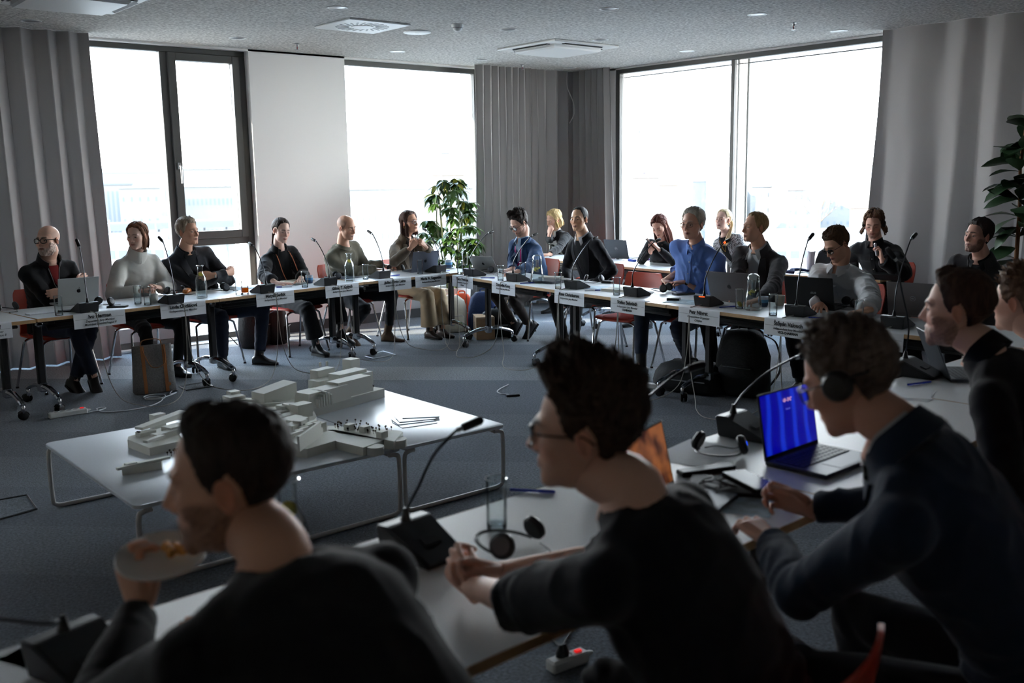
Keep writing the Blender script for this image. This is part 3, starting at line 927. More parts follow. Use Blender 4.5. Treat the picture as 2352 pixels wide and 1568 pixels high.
# ------------------------------------------------------------------ hair
def hair_shell(o, r0, style):
    P0 = HDIR * r0[:, None]
    phi = np.arctan2(HDIR[:, 0], HDIR[:, 1])
    z = P0[:, 2]
    m = sst(z - hair_line(phi, o) + .004 * vnoise(HDIR, 14, 11), -.004, .014)
    top, sd, bk = style.get('top', .022), style.get('sides', .010), style.get('back', .014)
    ca = np.cos(phi)
    wt = sst(z, .03, .10)
    base = np.where(ca > 0, sd + (0) * ca, sd + (bk - sd) * (-ca))
    th = base * (1 - wt) + top * wt
    part = style.get('part')
    if part is not None:
        th = th * (1 - .45 * np.exp(-((HDIR[:, 0] - part) / .10) ** 2) * sst(z, .05, .1) * sst(HDIR[:, 1], -.5, 0))
    th = th + style.get('quiff', 0) * np.exp(-((phi / .7) ** 2)) * sst(z, .06, .10)
    # strand clumps: streaks running away from the crown
    cr = style.get('crown', V(0, -.45, .9)); cr = unit(cr)
    e1 = unit(np.cross(cr, V(1, 0, 0))); e2 = np.cross(cr, e1)
    az = np.arctan2(HDIR @ e1, HDIR @ e2); pol = np.arccos(np.clip(HDIR @ cr, -1, 1))
    fl = style.get('wave', .3)
    aa = az + fl * np.sin(pol * 3 + 2 * vnoise(HDIR, 2.5, 4))
    q = np.stack([np.cos(aa) * 5.5, np.sin(aa) * 5.5, pol * 2.2], 1)
    st = vnoise(q, 1.0, style.get('seed', 1)) * .6 + vnoise(q * V(2.3, 2.3, 1.3), 1.0, 2) * .4 + .35 * vnoise(q * V(5, 5, 2), 1, 3)
    mess = style.get('mess', .25)
    th = th * (1 + mess * 1.6 * st) + mess * .006 * vnoise(HDIR, 7, 6)
    r = r0 + m * np.maximum(th, .002) - (1 - m) * .007
    V_ = HDIR * r[:, None]
    nr, nc = HN
    b = MB(); used = {}
    F = []
    M2 = m.reshape(nr, nc)
    for i in range(nr - 1):
        for j in range(nc):
            k = (j + 1) % nc
            if max(M2[i, j], M2[i + 1, j], M2[i, k], M2[i + 1, k]) > .01:
                F.append((i * nc + j, (i + 1) * nc + j, (i + 1) * nc + k, i * nc + k))
    F.append(tuple(range(nc)))
    ids = sorted({i for f in F for i in f}); mp = {a: n for n, a in enumerate(ids)}
    b.add(V_[ids], [tuple(mp[i] for i in f) for f in F])
    return b, r

def locks(b, o, rh, style, seed=1):
    """hanging locks for long hair; rh is the hair-shell radius"""
    r_ = random.Random(seed)
    rg = rh.reshape(HN)
    def rad(ph, th):
        j = int(np.argmin(np.abs(HPHI - ph))); i = int(np.argmin(np.abs(HTH - th)))
        return rg[i, j]
    zend, n, tuck = style.get('len', -.13), style.get('n', 90), style.get('tuck', 0)
    f0 = math.radians(style.get('from', 62))
    part = style.get('partx', 0.0)
    for k in range(n):
        ph = r_.uniform(f0, PI) * r_.choice((-1, 1))
        if style.get('oneside') and abs(ph) < 2.3 and math.copysign(1, ph) != style['oneside']: continue
        th0 = r_.uniform(.12, .75)
        pts = []
        ths = np.linspace(th0, 1.62, 6)
        for t in ths:
            pp = ph * (t / 1.62) ** .35 if abs(ph) < 2.4 else ph
            rr = rad(pp, t) + r_.uniform(-.003, .002)
            pts.append(V(math.sin(t) * math.sin(pp), math.sin(t) * math.cos(pp), math.cos(t)) * rr)
        last = pts[-1]
        ze = zend + r_.uniform(-.03, .02)
        out = V(last[0], last[1], 0); out = unit(out)
        L = last[2] - ze
        for t in (.25, .5, .75, 1.0):
            w = style.get('flare', .012) * math.sin(t * PI * .6) - tuck * t * t
            fwd = style.get('fwd', 0) * t * t
            pts.append(V(last[0], last[1], last[2] - L * t) + out * (w + r_.uniform(-.003, .003)) + V(r_.uniform(-.003, .003), fwd + r_.uniform(-.003, .003), 0))
        rr = np.array([.004, .009, .011, .011, .011, .011, .010, .010, .009, .004]) * style.get('w', 1.0) * r_.uniform(.7, 1.2)
        b.tube(bez(pts, 2), np.interp(np.linspace(0, 1, 2 * 9 + 1), np.linspace(0, 1, 10), rr), 5, 0, True, False, .32, up=out + V(0, 0, .01))

def hair_sheet(b, o, rh, style, seed=1):
    f0 = math.radians(style.get('from', 62)); zend = style.get('len', -.13); rg = rh.reshape(HN)
    fl, tuck, fwd = style.get('flare', .012), style.get('tuck', 0), style.get('fwd', 0)
    def rad(ph, th):
        j = int(np.argmin(np.abs(HPHI - ph))); i = int(np.argmin(np.abs(HTH - th))); return rg[i, j]
    nc, nr_ = 84, 20
    az = np.linspace(f0, 2 * PI - f0, nc)
    ph = np.where(az > PI, az - 2 * PI, az)
    rag = .022 * vnoise(np.stack([az * 9, az * 0, az * 0], 1), 1, seed + 3) + .012 * vnoise(np.stack([az * 31, az * 0, az * 0], 1), 1, seed + 4)
    st1 = vnoise(np.stack([az * 14, az * 0, az * 0], 1), 1, seed + 5); st2 = vnoise(np.stack([az * 36, az * 0, az * 0], 1), 1, seed + 6)
    G = np.zeros((nr_, nc, 3))
    for i in range(nr_):
        k = i / (nr_ - 1)
        for j in range(nc):
            if k < .4:
                th = .75 + (1.62 - .75) * k / .4; pp = ph[j]
                rr = rad(pp, th) + .003 + .004 * st1[j] + .002 * st2[j]
                G[i, j] = V(math.sin(th) * math.sin(pp), math.sin(th) * math.cos(pp), math.cos(th)) * rr
            else:
                q = (k - .4) / .6; th = 1.62; rr = rad(ph[j], th) + .003
                z0 = math.cos(th) * rr; out = V(math.sin(ph[j]), math.cos(ph[j]), 0)
                front = max(0, 1 - abs(abs(ph[j]) - f0) / .5)
                w = fl * math.sin(q * PI * .62) - tuck * q * q - .012 * q * (1 - front) + (.006 * st1[j] + .003 * st2[j]) * (1 + .8 * q)
                zz = z0 + (zend + rag[j] * q - z0) * q
                G[i, j] = out * (math.sin(th) * rr + w) + V(0, fwd * q * q - .012 * front * q, zz)
    b.slab(G, .010)

def tufts(b, o, rh, n, L, seed=1, top=.95, lean=V(0, .3, .2), w=.006):
    """short upstanding strands that break up the outline of messy hair"""
    r_ = random.Random(seed)
    rg = rh.reshape(HN)
    k = 0
    while k < n:
        ph = r_.uniform(-PI, PI); th = r_.uniform(.05, top)
        j = int(np.argmin(np.abs(HPHI - ph))); i = int(np.argmin(np.abs(HTH - th)))
        d = V(math.sin(th) * math.sin(ph), math.sin(th) * math.cos(ph), math.cos(th))
        p = d * (rg[i, j] - .004)
        if p[2] < hair_line(np.array([ph]), o)[0] + .01: continue
        k += 1
        dr = unit(d * .6 + lean + V(r_.uniform(-.6, .6), r_.uniform(-.6, .6), r_.uniform(-.2, .4)))
        l = L * r_.uniform(.5, 1.2)
        dr2 = unit(dr + V(r_.uniform(-.6, .6), r_.uniform(-.3, .9), -.5))
        b.tube([p, p + dr * l * .5, p + dr * l * .5 + dr2 * l * .5], [w, w * .8, w * .12], 4, 0, True, False, .6)

# ------------------------------------------------------------------ hands
HAND_POSES = {   # per finger (index..little): curl at knuckle, middle, tip; thumb: swing, bend
    'relaxed': ([.35, .40, .45, .52], .55, .45, (.55, .25)),
    'flat':    ([.08, .06, .08, .12], .12, .10, (.60, .10)),
    'typing':  ([.45, .40, .42, .50], .70, .40, (.55, .30)),
    'fist':    ([1.25, 1.30, 1.35, 1.40], 1.45, .80, (.35, .70)),
    'grip':    ([.75, .80, .85, .95], .95, .55, (.25, .45)),
    'phone':   ([.55, .62, .70, .85], .85, .45, (.20, .25)),
    'clasp':   ([.95, 1.0, 1.0, 1.05], .95, .45, (.15, .35)),
    'pinch':   ([.85, .70, .75, .85], .85, .45, (.10, .30)),
}
def hand_mesh(pose, right, fine=False):
    """right/left hand at the origin: wrist at 0, fingers along +y, palm facing -z, thumb on the inner side"""
    curl, mid, tip, th = HAND_POSES[pose]
    b = MB()
    sx = -1 if right else 1          # thumb side: a right hand seen from the back has its thumb on the -x side
    n = 10
    rings = []
    for y, w, h, zc in ((-.035, .027, .021, 0), (0, .028, .020, 0), (.03, .036, .017, -.001), (.065, .041, .0145, -.001), (.088, .040, .0125, 0), (.098, .036, .009, 0)):
        rings.append([(math.cos(a) * w, y, math.sin(a) * h + zc) for a in np.linspace(0, 2 * PI, n, endpoint=False)][::-1])
    b.loft(rings)
    for i, (fx, fy, L) in enumerate(((.030, .085, .076), (.0105, .092, .084), (-.0095, .089, .078), (-.0285, .079, .060))):
        p = V(sx * fx, fy - .012, 0)
        a = 0.0
        spread = sx * (.10 - .065 * i)
        pts = [p.copy()]
        for seg, da in ((.42, curl[i] * .35), (.0, curl[i] * .65), (.34, mid), (.24, tip)):
            a += da
            if seg == 0: continue
            d = V(math.sin(spread), math.cos(spread) * math.cos(a), -math.sin(a))
            l = seg * L + (.012 if len(pts) == 1 else 0)
            pts.append(pts[-1] + d * l * .5); pts.append(pts[-1] + d * l * .5)
        r = np.interp(np.linspace(0, 1, len(pts)), [0, .3, .62, 1], [.0098, .0092, .0084, .0066]) * (.86 if i == 3 else 1)
        b.tube(pts, r, 8)
        b.sph(pts[-1], r[-1], 8)
    sw, bd = th
    p = V(sx * .022, .012, -.006)
    d1 = unit(V(sx * math.sin(sw + .25), math.cos(sw + .25), -.35))
    d2 = unit(V(sx * math.sin(sw - bd * .6), math.cos(sw - bd * .6), -.42))
    pts = [p, p + d1 * .022, p + d1 * .044, p + d1 * .044 + d2 * .018, p + d1 * .044 + d2 * .032, p + d1 * .044 + d2 * .054]
    b.tube(pts, [.014, .0135, .0108, .0100, .0096, .0074], 8)
    b.sph(pts[-1], .0074, 8)
    v, nrm, f = remeshed(b, .0026 if fine else .0036, 2)
    return v, f
_HAND = {}
def hand(pose, right, fine=False):
    k = (pose, right, fine)
    if k not in _HAND: _HAND[k] = hand_mesh(*k)
    return _HAND[k]

def frame(yv, zv):
    """rotation whose +y is yv and whose +z leans to zv (columns)"""
    y = unit(yv); z = unit(zv - y * (np.dot(zv, y))); x = np.cross(y, z)
    return np.stack([x, y, z], 1)

def ik(S, W, a, b, hint):
    d = W - S; L = np.linalg.norm(d)
    if L > (a + b) * .995:
        k = L / ((a + b) * .995); a, b = a * k, b * k
    c = (a * a - b * b + L * L) / (2 * L)
    h = math.sqrt(max(0, a * a - c * c))
    u = d / L
    p = hint - u * (hint @ u)
    return S + u * c + unit(p) * h

# ------------------------------------------------------------------ cloth materials
def cloth(name, c, bumps=(180, .25), rough=.9, sheen=.15, noise=None): return mat(name, c, rough, spec=.15, bump=(bumps[0] * 1.6, bumps[1], (1, 1, 1), .003), sheen=sheen, noise=noise)
SKINM = mat('skin', (200, 150, 125), .5, spec=.35, attr='Col', bump=(260, .05))
SKINM.node_tree.nodes['Principled BSDF'].inputs['Subsurface Weight'].default_value = 0.0
LASH = mat('lash', (30, 22, 18), .8)
def hairmat(c): return mat('hair_%d_%d_%d' % tuple(c), c, .6, spec=.22, noise=(60, .35, (1, 1, .25)), bump=(150, .5, (1, 1, .2)))
SHOE = mat('black_leather', (22, 21, 21), .35, spec=.5)
SOLE = mat('sole', (28, 27, 27), .7)
def toward(x, y, deg):
    """world direction for someone at (x, y): 0 = looking at the room's camera corner, +90 = turned to that corner's right-hand side"""
    v = unit(V(x, y, 0)); r = V(v[1], -v[0], 0); a = math.radians(deg)
    return math.cos(a) * -v + math.sin(a) * r

def sring(c, R, F, hw, hd, n=20, p=2.4):
    a = np.linspace(0, 2 * PI, n, endpoint=False)
    ca, sa = np.cos(a), np.sin(a)
    X = np.sign(ca) * np.abs(ca) ** (2 / p) * hw; Y = np.sign(sa) * np.abs(sa) ** (2 / p) * hd
    return [c + R * x + F * y for x, y in zip(X, Y)]

def shoe_rings(fr, an, s=1.0, boot=0.0):
    """fr: columns x right, y toe direction, z up; an: ankle"""
    rings = []
    for y, w, z0, z1 in ((-.075, .018, -.085, -.045), (-.068, .030, -.09, -.02), (-.03, .036, -.09, .005 + boot), (.02, .037, -.09, .01 + boot), (.065, .040, -.09, -.030), (.11, .045, -.09, -.048), (.15, .043, -.09, -.055), (.178, .030, -.088, -.062), (.187, .014, -.082, -.068)):
        zc, h = (z0 + z1) / 2, (z1 - z0) / 2
        rings.append([an + fr @ (V(math.copysign(abs(math.cos(a)) ** .7, math.cos(a)) * w, y, zc + math.copysign(abs(math.sin(a)) ** .7, math.sin(a)) * h) * s) for a in np.linspace(0, 2 * PI, 14, endpoint=False)])
    return rings

def glasses(root, Rh, hc, col=(22, 20, 20), r=(.0255, .019), th=.0022, metal=False):
    m = mat('spectacle_metal', (120, 110, 100), .3, .9) if metal else mat('spectacle_frame_%d' % col[0], col, .35)
    b = MB(); ln = MB()
    for s in (-1, 1):
        pts = []
        for a in np.linspace(0, 2 * PI, 22, endpoint=False):
            x = s * .0325 + math.copysign(abs(math.cos(a)) ** .75, math.cos(a)) * r[0]; z = -.003 + math.copysign(abs(math.sin(a)) ** .8, math.sin(a)) * r[1]
            pts.append(hc + Rh @ V(x, .0985 - .25 * max(0, abs(x) - .03) - .1 * max(0, abs(x) - .045), z))
        b.tube(pts, th, 5, closed=True)
        ln.add(pts + [sum(pts) / len(pts)], [(i, (i + 1) % 22, 22) for i in range(22)])
        b.tube([hc + Rh @ V(*p) for p in ((s * .057, .086, .006), (s * .071, .076, .006), (s * .0775, .03, .004), (s * .0785, -.012, .004), (s * .077, -.035, -.012))], th * .9, 5)
    b.tube([hc + Rh @ V(*p) for p in ((-.009, .099, .002), (0, .102, .005), (.009, .099, .002))], th, 5)
    g = b.build('glasses', m, root)
    ln.build('lens', glass_mat('lens_glass', (248, 248, 250), .9, 1.4), g)

def headset(root, Rh, hc, mic=True, behind=True):
    b = MB()
    pts = [hc + Rh @ V(.096 * math.cos(a), -.035 - .07 * math.sin(a) ** 2 * (1 if behind else 0), (.0 if behind else .155) * math.sin(a) + .0) for a in np.linspace(0, PI, 15)] if behind else \
          [hc + Rh @ V(.094 * math.cos(a), -.015, .145 * math.sin(a)) for a in np.linspace(0, PI, 17)]
    b.tube(pts, .006, 6, flat=.6)
    h = b.build('headset_band', BLACK, root)
    for s in (-1, 1):
        c = MB(); c.lathe([(.0, -.012), (.028, -.012), (.034, -.004), (.034, .010), (.026, .020), (.012, .022), (0, .022)], 18, c=hc + Rh @ V(s * .083, -.012, -.008), R=Rh @ roty(s * PI / 2))
        c.build('earpiece', BLACK, h)

def person(o):
    x, y = o['loc']
    hd = o['heading']                       # world facing angle (deg) of hips
    rz = math.radians(hd) - PI / 2
    root = thing('person', o['label'], 'person', (x, y, 0), rz)
    Rw = rotz(-rz)                          # world -> local
    base = V(x, y, 0)
    loc = lambda p: Rw @ (np.asarray(p, float) - base)
    hc = loc(o['head'])
    fdir = Rw @ toward(o['head'][0], o['head'][1], o['face'][0])
    yaw = math.atan2(-fdir[0], fdir[1])
    Rh = rotz(yaw) @ rotx(math.radians(o['face'][1])) @ roty(math.radians(o['face'][2] if len(o['face']) > 2 else 0))
    fem = o.get('fem', False)
    g = .90 if fem else 1.0
    g *= o.get('size', 1.0)
    H = V(*o.get('hip', (0, -.02, .53)))
    tw = math.radians(o.get('twist', 0))
    Ry = rotz(yaw * .35)
    NB = hc + Ry @ V(0, -.050, 0) + V(0, 0, -.158) * (.95 if fem else 1)
    NB = NB + V(*o.get('nb', (0, 0, 0)))
    HB = hc + Rh @ V(0, -.022, -.075)
    lean = NB - H
    def spine(t):
        P1 = H + V(0, -.05, .22); P2 = NB + V(0, -.07, -.20) - lean * V(.1, .1, 0)
        u = 1 - t
        return u ** 3 * H + 3 * u * u * t * P1 + 3 * u * t * t * P2 + t ** 3 * NB
    def sframe(t):
        T = unit(spine(min(t + .03, 1)) - spine(max(t - .03, 0)))
        R = rotz(tw * t) @ V(1, 0, 0)
        R = unit(R - T * (R @ T)); F = np.cross(T, R)
        return R, F, T
    SECT = o.get('sect', ((0, .172, .128, 0), (.12, .172, .130, .005), (.30, .160, .122, .008), (.5, .164, .122, .012), (.68, .178, .124, .012), (.82, .176, .108, .006), (.90, .140, .085, .0), (.955, .088, .066, .0), (1, .064, .06, 0)))
    bl = o.get('belly', 0)
    def torso(mb, k=1.0, add=0.0, t0=0, t1=1.0):
        rings = []
        for t, w, d, f in SECT:
            if t < t0 or t > t1: continue
            R, F, T = sframe(t)
            be = bl * math.exp(-((t - .28) / .2) ** 2)
            rings.append(sring(spine(t) + F * (f + be * .5), R, F, w * g * k + add, (d * g + be * .5) * k + add))
        mb.loft(rings)
    R9, F9, T9 = sframe(.86)
    SC9 = spine(.875)
    sw = o.get('sw', .178) * g
    S = {s: SC9 + R9 * s * sw + V(0, 0, o.get('shrug', 0) - .030) for s in (-1, 1)}
    A = {}
    ua, fa = .300 * g, .262 * g
    for s, k in ((-1, 'L'), (1, 'R')):
        a = dict(o.get(k) or dict(w=(s * .16, .30, .62), hint=(s * .5, -.4, -1), dir=(0, 1, -.3), palm=(0, 0, -1), pose='relaxed'))
        W = loc(a['W']) if 'W' in a else V(*a['w'])
        di = Rw @ V(*a['D']) if 'D' in a else V(*a['dir'])
        pa = Rw @ V(*a['P']) if 'P' in a else V(*a['palm'])
        E = ik(S[s], W, ua, fa, V(*a.get('hint', (s, -.4, -.6))))
        A[s] = (W, E, unit(di), unit(pa), a.get('pose', 'relaxed'), a)
    # ---- the body: head, neck, trunk, arms, hands in one mesh
    hv, hf, hcol, r0 = make_head(o)
    hs = o.get('hs', 1.0) * (.96 if fem else 1.0)
    skin = np.array(lin(o['skin']))
    verts, faces, cols, mi = [], [], [], []
    def put(v, f, c, m=0):
        k = len(verts)
        verts.extend(map(tuple, np.asarray(v, float)))
        faces.extend([tuple(i + k for i in q) for q in f])
        c = np.asarray(c, float)
        cols.extend(np.tile(c, (len(v), 1)) if c.ndim == 1 else c)
        mi.extend([m] * len(f))
    put((np.asarray(hv) * hs) @ Rh.T + hc, hf, hcol)
    for s in (-1, 1):
        if o.get('open', .75) > .05:
            ev, ef, ec, la, lo = eye_patch(s, o)
            put((np.array(ev) * hs) @ Rh.T + hc, ef, np.array(ec))
        else: _, _, _, la, lo = eye_patch(s, dict(o, open=.08))
        t = MB().tube([hc + Rh @ (p * hs) for p in la], .0011 if not fem else .0015, 4)
        put(t.v, t.f, lin((26, 20, 18)))
        t = brow_strip(s, o, np.asarray(hv))
        bw = o.get('brow', .8); bcol = np.array(lin(o.get('browcol', o.get('hair', (50, 38, 30)))))
        put((np.array(t.v) * hs) @ Rh.T + hc, t.f, bcol * bw + skin * (1 - bw) * .7)
        e = ear_shape(s)
        ev = np.array(e.v)
        put((ev * hs) @ Rh.T + hc, e.f, skin * V(1, .82, .76))
    core = MB()
    nr = (.047 if fem else .056) * o.get('neck', 1.0)
    core.tube(bez([NB + V(0, 0, -.06), NB + V(0, -.004, .01), HB + Rh @ V(0, -.002, -.008), HB + Rh @ V(0, .016, .035)], 4), np.interp(np.linspace(0, 1, 13), [0, .3, .7, 1], [nr * 1.25, nr * 1.08, nr, nr * .78]), 18)
    torso(core, .78)
    for s in (-1, 1):
        W, E, di, pa, pose, a = A[s]
        core.tube([S[s], (S[s] + E) / 2, E], [.045 * g, .040 * g, .034 * g], 10)
        core.tube([E, E + (W - E) * .3, E + (W - E) * .75, W], [.036 * g, .039 * g, .030 * g, .0255 * g], 12, flat=.9)
    put(core.v, core.f, skin)
    for s in (-1, 1):
        W, E, di, pa, pose, a = A[s]
        v, f = hand(pose, s > 0, o.get('fine', False))
        Rn = frame(di, -pa)
        hv_ = (np.asarray(v) * (1.0 if not fem else .90) * o.get('handsize', 1.0)) @ Rn.T + W
        kn = np.clip(v[:, 1] / .17, 0, 1)[:, None]
        put(hv_, f, skin * (1 - .12 * kn) + skin * V(1.1, .72, .62) * .12 * kn)
    legs = []
    HJ = {s: H + V(s * .088 * g, .01, -.02) for s in (-1, 1)}
    K, AN, FT = {}, {}, {}
    for s, k in ((-1, 'fL'), (1, 'fR')):
        ft = o.get(k, (s * .12, .34, .09))
        AN[s] = loc(ft[0]) if isinstance(ft[0], (tuple, list)) else V(*ft[:3])
        fd = ft[1] if isinstance(ft[0], (tuple, list)) and len(ft) > 1 else (ft[3:6] if not isinstance(ft[0], (tuple, list)) and len(ft) > 3 else None)
        FT[s] = unit(V(*fd)) if fd is not None else unit(V(s * .15, 1, 0))
        K[s] = ik(HJ[s], AN[s], .44 * g, .42 * g, V(*o.get('k' + k[1], (s * .25, .5, 1))))
        core2 = MB(); core2.tube([HJ[s], K[s], AN[s]], [.06, .045, .032], 8)
        put(core2.v, core2.f, skin)
    me = bpy.data.meshes.new('body')
    me.from_pydata(verts, [], faces)
    me.materials.append(SKINM)
    ca = me.color_attributes.new('Col', 'FLOAT_COLOR', 'POINT')
    ca.data.foreach_set('color', np.hstack([np.array(cols), np.ones((len(cols), 1))]).ravel())
    me.polygons.foreach_set('use_smooth', [True] * len(me.polygons))
    body = bpy.data.objects.new('body', me); COL.objects.link(body); body.parent = root
    # ---- hair
    st = o.get('style')
    if st:
        oo = dict(o)
        b, rh = hair_shell(oo, r0, st)
        if st.get('locks'):
            hair_sheet(b, oo, rh, st, st.get('seed', 1)); locks(b, oo, rh, dict(st, n=st.get('nl', 16), w=.7), st.get('seed', 1))
        if st.get('tufts'): tufts(b, oo, rh, st['tufts'], st.get('tlen', .03), st.get('seed', 1), st.get('ttop', .95), V(*st.get('lean', (0, .3, .2))), st.get('tw', .006))
        if st.get('tail'):
            pts = [V(*p) for p in st['tail']]
            r_ = random.Random(3)
            for k in range(16):
                j = V(r_.uniform(-.016, .016), r_.uniform(-.012, .012), 0)
                b.tube(bez([pts[0]] + [p + j * (i + 1) / 2 for i, p in enumerate(pts[1:])], 4), np.interp(np.linspace(0, 1, 4 * (len(pts) - 1) + 1), [0, .2, .7, 1], [.010, .013, .011, .003]), 5)
        b.v = [tuple(hc + Rh @ (np.array(p) * hs)) for p in b.v]
        b.build('hair', hairmat(o['hair']), root, True, 180)
    # ---- top garment, one skin
    tp = o['top']; M_ = tp['mat']; add = tp.get('add', .004)
    fl = tp.get('sleeve', .96)
    mb = MB()
    torso(mb, 1.0, add, 0, .97)
    if tp.get('hem', True):
        R, F, T = sframe(.02)
        mb.loft([sring(H + V(0, .0, -.05), R, F, .178 * g + add, .135 * g + add), sring(H + V(0, 0, .06), R, F, .176 * g + add, .132 * g + add)])
    loose = tp.get('loose', 0)
    mb.sph(NB + V(0, -.012, -.050), (.085 * g + add, .070 * g + add, .050 * g), 14)
    for s in (-1, 1):
        q = S[s] - R9 * s * .03
        mb.tube([NB + V(0, -.02, -.035), NB * .55 + q * .45 + V(0, -.012, -.012), q], [.046 * g + add, .050 * g + add, .060 * g + add], 12)
    for s in (-1, 1):
        W, E, di, pa, pose, a = A[s]
        sh = S[s] - R9 * s * .012
        mb.sph(sh, (.066 * g + add, .062 * g + add, .066 * g + add), 14)
        mb.tube([sh - R9 * s * .07 + V(0, 0, .0), sh], [.066 * g + add, .064 * g + add], 14)
        mb.tube([sh, sh * .6 + E * .4, E], [.063 * g + add, .058 * g + add + loose, .050 * g + add + loose], 14)
        mb.sph(E, .0505 * g + add + loose, 12)
        We = E + (W - E) * fl
        mb.tube([E, E + (We - E) * .45, We], [.050 * g + add + loose, .048 * g + add + loose, (.036 if fl > .8 else .046) * g + add + loose * 1.2], 14)
    if fem and tp.get('bust', True):
        R, F, T = sframe(.62)
        for s in (-1, 1): mb.sph(spine(.62) + F * .085 * g + R * s * .075 * g, (.07 * g, .052 * g, .07 * g), 12)
    v, n, f = remeshed(mb, o.get('voxel', .0125), 4)
    fo = tp.get('folds', 1.0)
    sd = o.get('seed', 1)
    ridge = (1 - np.abs(vnoise(v * V(1, 1, .55) + vnoise(v, 6, sd + 9)[:, None] * .06, 15, sd))) ** 3
    dsp = .0065 * fo * (ridge - .35) + .0035 * fo * vnoise(v, 7, sd + 1)
    for s in (-1, 1):
        W, E, di, pa, pose, a = A[s]
        ax = unit(W - S[s])
        dE = np.linalg.norm(v - E, axis=1)
        dsp += .0042 * fo * np.exp(-(dE / .10) ** 2) * np.sin((v - E) @ ax * 120 + 6 * vnoise(v, 11, sd + 2))
        dW = np.linalg.norm(v - (E + (W - E) * fl), axis=1)
        dsp += .0022 * fo * np.exp(-(dW / .08) ** 2) * np.sin((v - W) @ unit(W - E) * 150 + 6 * vnoise(v, 12, sd + 3))
    rel = (v - H) @ unit(NB - H)
    dsp += .005 * fo * np.exp(-((rel - .13) / .10) ** 2) * np.sin(rel * 130 + 3.5 * vnoise(v, 8, sd + 4))
    v = v + n * dsp[:, None]
    tb = MB(); tb.add(v, f)
    top = tb.build(tp.get('name', 'sweater'), M_, root, True, 180)
    bvh = BVHTree.FromPolygons([Vector(p) for p in v], f)
    def cast(t, u, off):
        R, F, T = sframe(t)
        p0 = spine(t) + R * u + F * (.21 + bl * .6)
        h = bvh.ray_cast(Vector(p0), Vector(-F))
        q = np.array(h[0]) if h[0] is not None else spine(t) + R * u + F * .07
        return q + F * off
    def drape(t0, t1, left, right, rows, cols, off, th, name, m, parent=root):
        G = []
        for i in range(rows):
            k = i / (rows - 1); t = t0 + (t1 - t0) * k
            l, r = left(k), right(k)
            G.append([cast(t, l + (r - l) * j / (cols - 1), off) for j in range(cols)])
        G = np.array(G)
        for _ in range(2):
            G[1:-1, 1:-1] = .5 * G[1:-1, 1:-1] + .125 * (G[:-2, 1:-1] + G[2:, 1:-1] + G[1:-1, :-2] + G[1:-1, 2:])
        return MB().slab(G, th).build(name, m, parent, True, 60)
    nax = unit(HB - NB)
    def ring(name, m, h0, h1, ra, rb, drop=.02, th=.004, wav=0.0, parent=root, gap=0.0):
        R, F = sframe(.97)[0], sframe(.97)[1]
        F = unit(F - nax * (F @ nax)); R = np.cross(F, nax)
        G = []
        for i in range(5):
            k = i / 4
            row = []
            for a in np.linspace(PI / 2 + gap, 2.5 * PI - gap, 33):
                rr = ra + (rb - ra) * k
                hh = h0 + (h1 - h0) * k - drop * max(0, math.sin(a)) * (1 - .3 * k)
                row.append(NB + nax * hh + (R * math.cos(a) + F * (math.sin(a) + .05)) * rr * (1 + wav * math.sin(5 * a + 3 * k)))
            G.append(row)
        return MB().slab(np.array(G), -th).build(name, m, parent, True, 180)
    kind = tp.get('kind', 'crew')
    if kind == 'crew': ring('neckband', M_, tp.get('nb0', -.040), tp.get('nb1', -.014), nr * 1.40, nr * 1.20, tp.get('drop', .030), .007)
    if kind == 'turtle': ring('turtleneck', tp.get('collarmat', M_), -.04, tp.get('ch', .055), nr * 1.40, nr * 1.16, .02, .007, .02)
    if kind == 'funnel': ring('funnel_neck', M_, -.05, .045, nr * 1.75, nr * 1.45, .02, .008, .03)
    if kind in ('blazer', 'zip', 'shirt'):
        sm = tp.get('shirt')
        bt = tp.get('button', .50)
        wt = tp.get('vw', .058)
        if kind == 'blazer':
            if sm is not None:
                drape(bt, .965, lambda k: -.006 - wt * k ** .8, lambda k: .006 + wt * k ** .8, 12, 9, .005, .004, 'shirt_front', sm)
                for i in range(4 if tp.get('buttons', True) else 0):
                    q = cast(bt + .06 + i * .09, 0, .011); MB().sph(q, .0045, 6).build('button', mat('shirt_button', (196, 186, 172), .5), root)
            if tp.get('lapel', True):
                for s in (-1, 1):
                    drape(bt - .02, .93, lambda k: s * (.004 + wt * k ** .8), lambda k: s * (.012 + wt * k ** .8 + .058 * g * math.sin(min(1, k * 1.25) * PI * .55) * (1 if k < .8 else 1 - (k - .8) * 2.2)), 12, 6, .013, .006 * -s, 'lapel', tp.get('lapelmat', M_))
            for i in range(2 if tp.get('front_buttons', True) else 0):
                q = cast(bt - .04 - .14 * i, .012, .010); MB().lathe([(.010, 0), (.010, .004), (0, .005)], 10, c=q, R=frame(V(0, 0, 1), sframe(bt)[1])).build('button', BLACK, root)
            ring('collar', tp.get('lapelmat', M_), -.045, .018, nr * 1.75, nr * 1.42, .045, .006, 0, root, .75)
        if kind == 'shirt':
            drape(.12, .93, lambda k: -.017, lambda k: .017, 16, 3, .006, .003, 'placket', M_)
            for i in range(6):
                q = cast(.17 + i * .135, 0, .010); MB().sph(q, .005, 6).build('button', mat('shirt_button', (196, 186, 172), .5), root)
            if tp.get('pocket'):
                drape(.50, .66, lambda k: -.125, lambda k: -.035, 6, 6, .006, .003, 'pocket', M_)
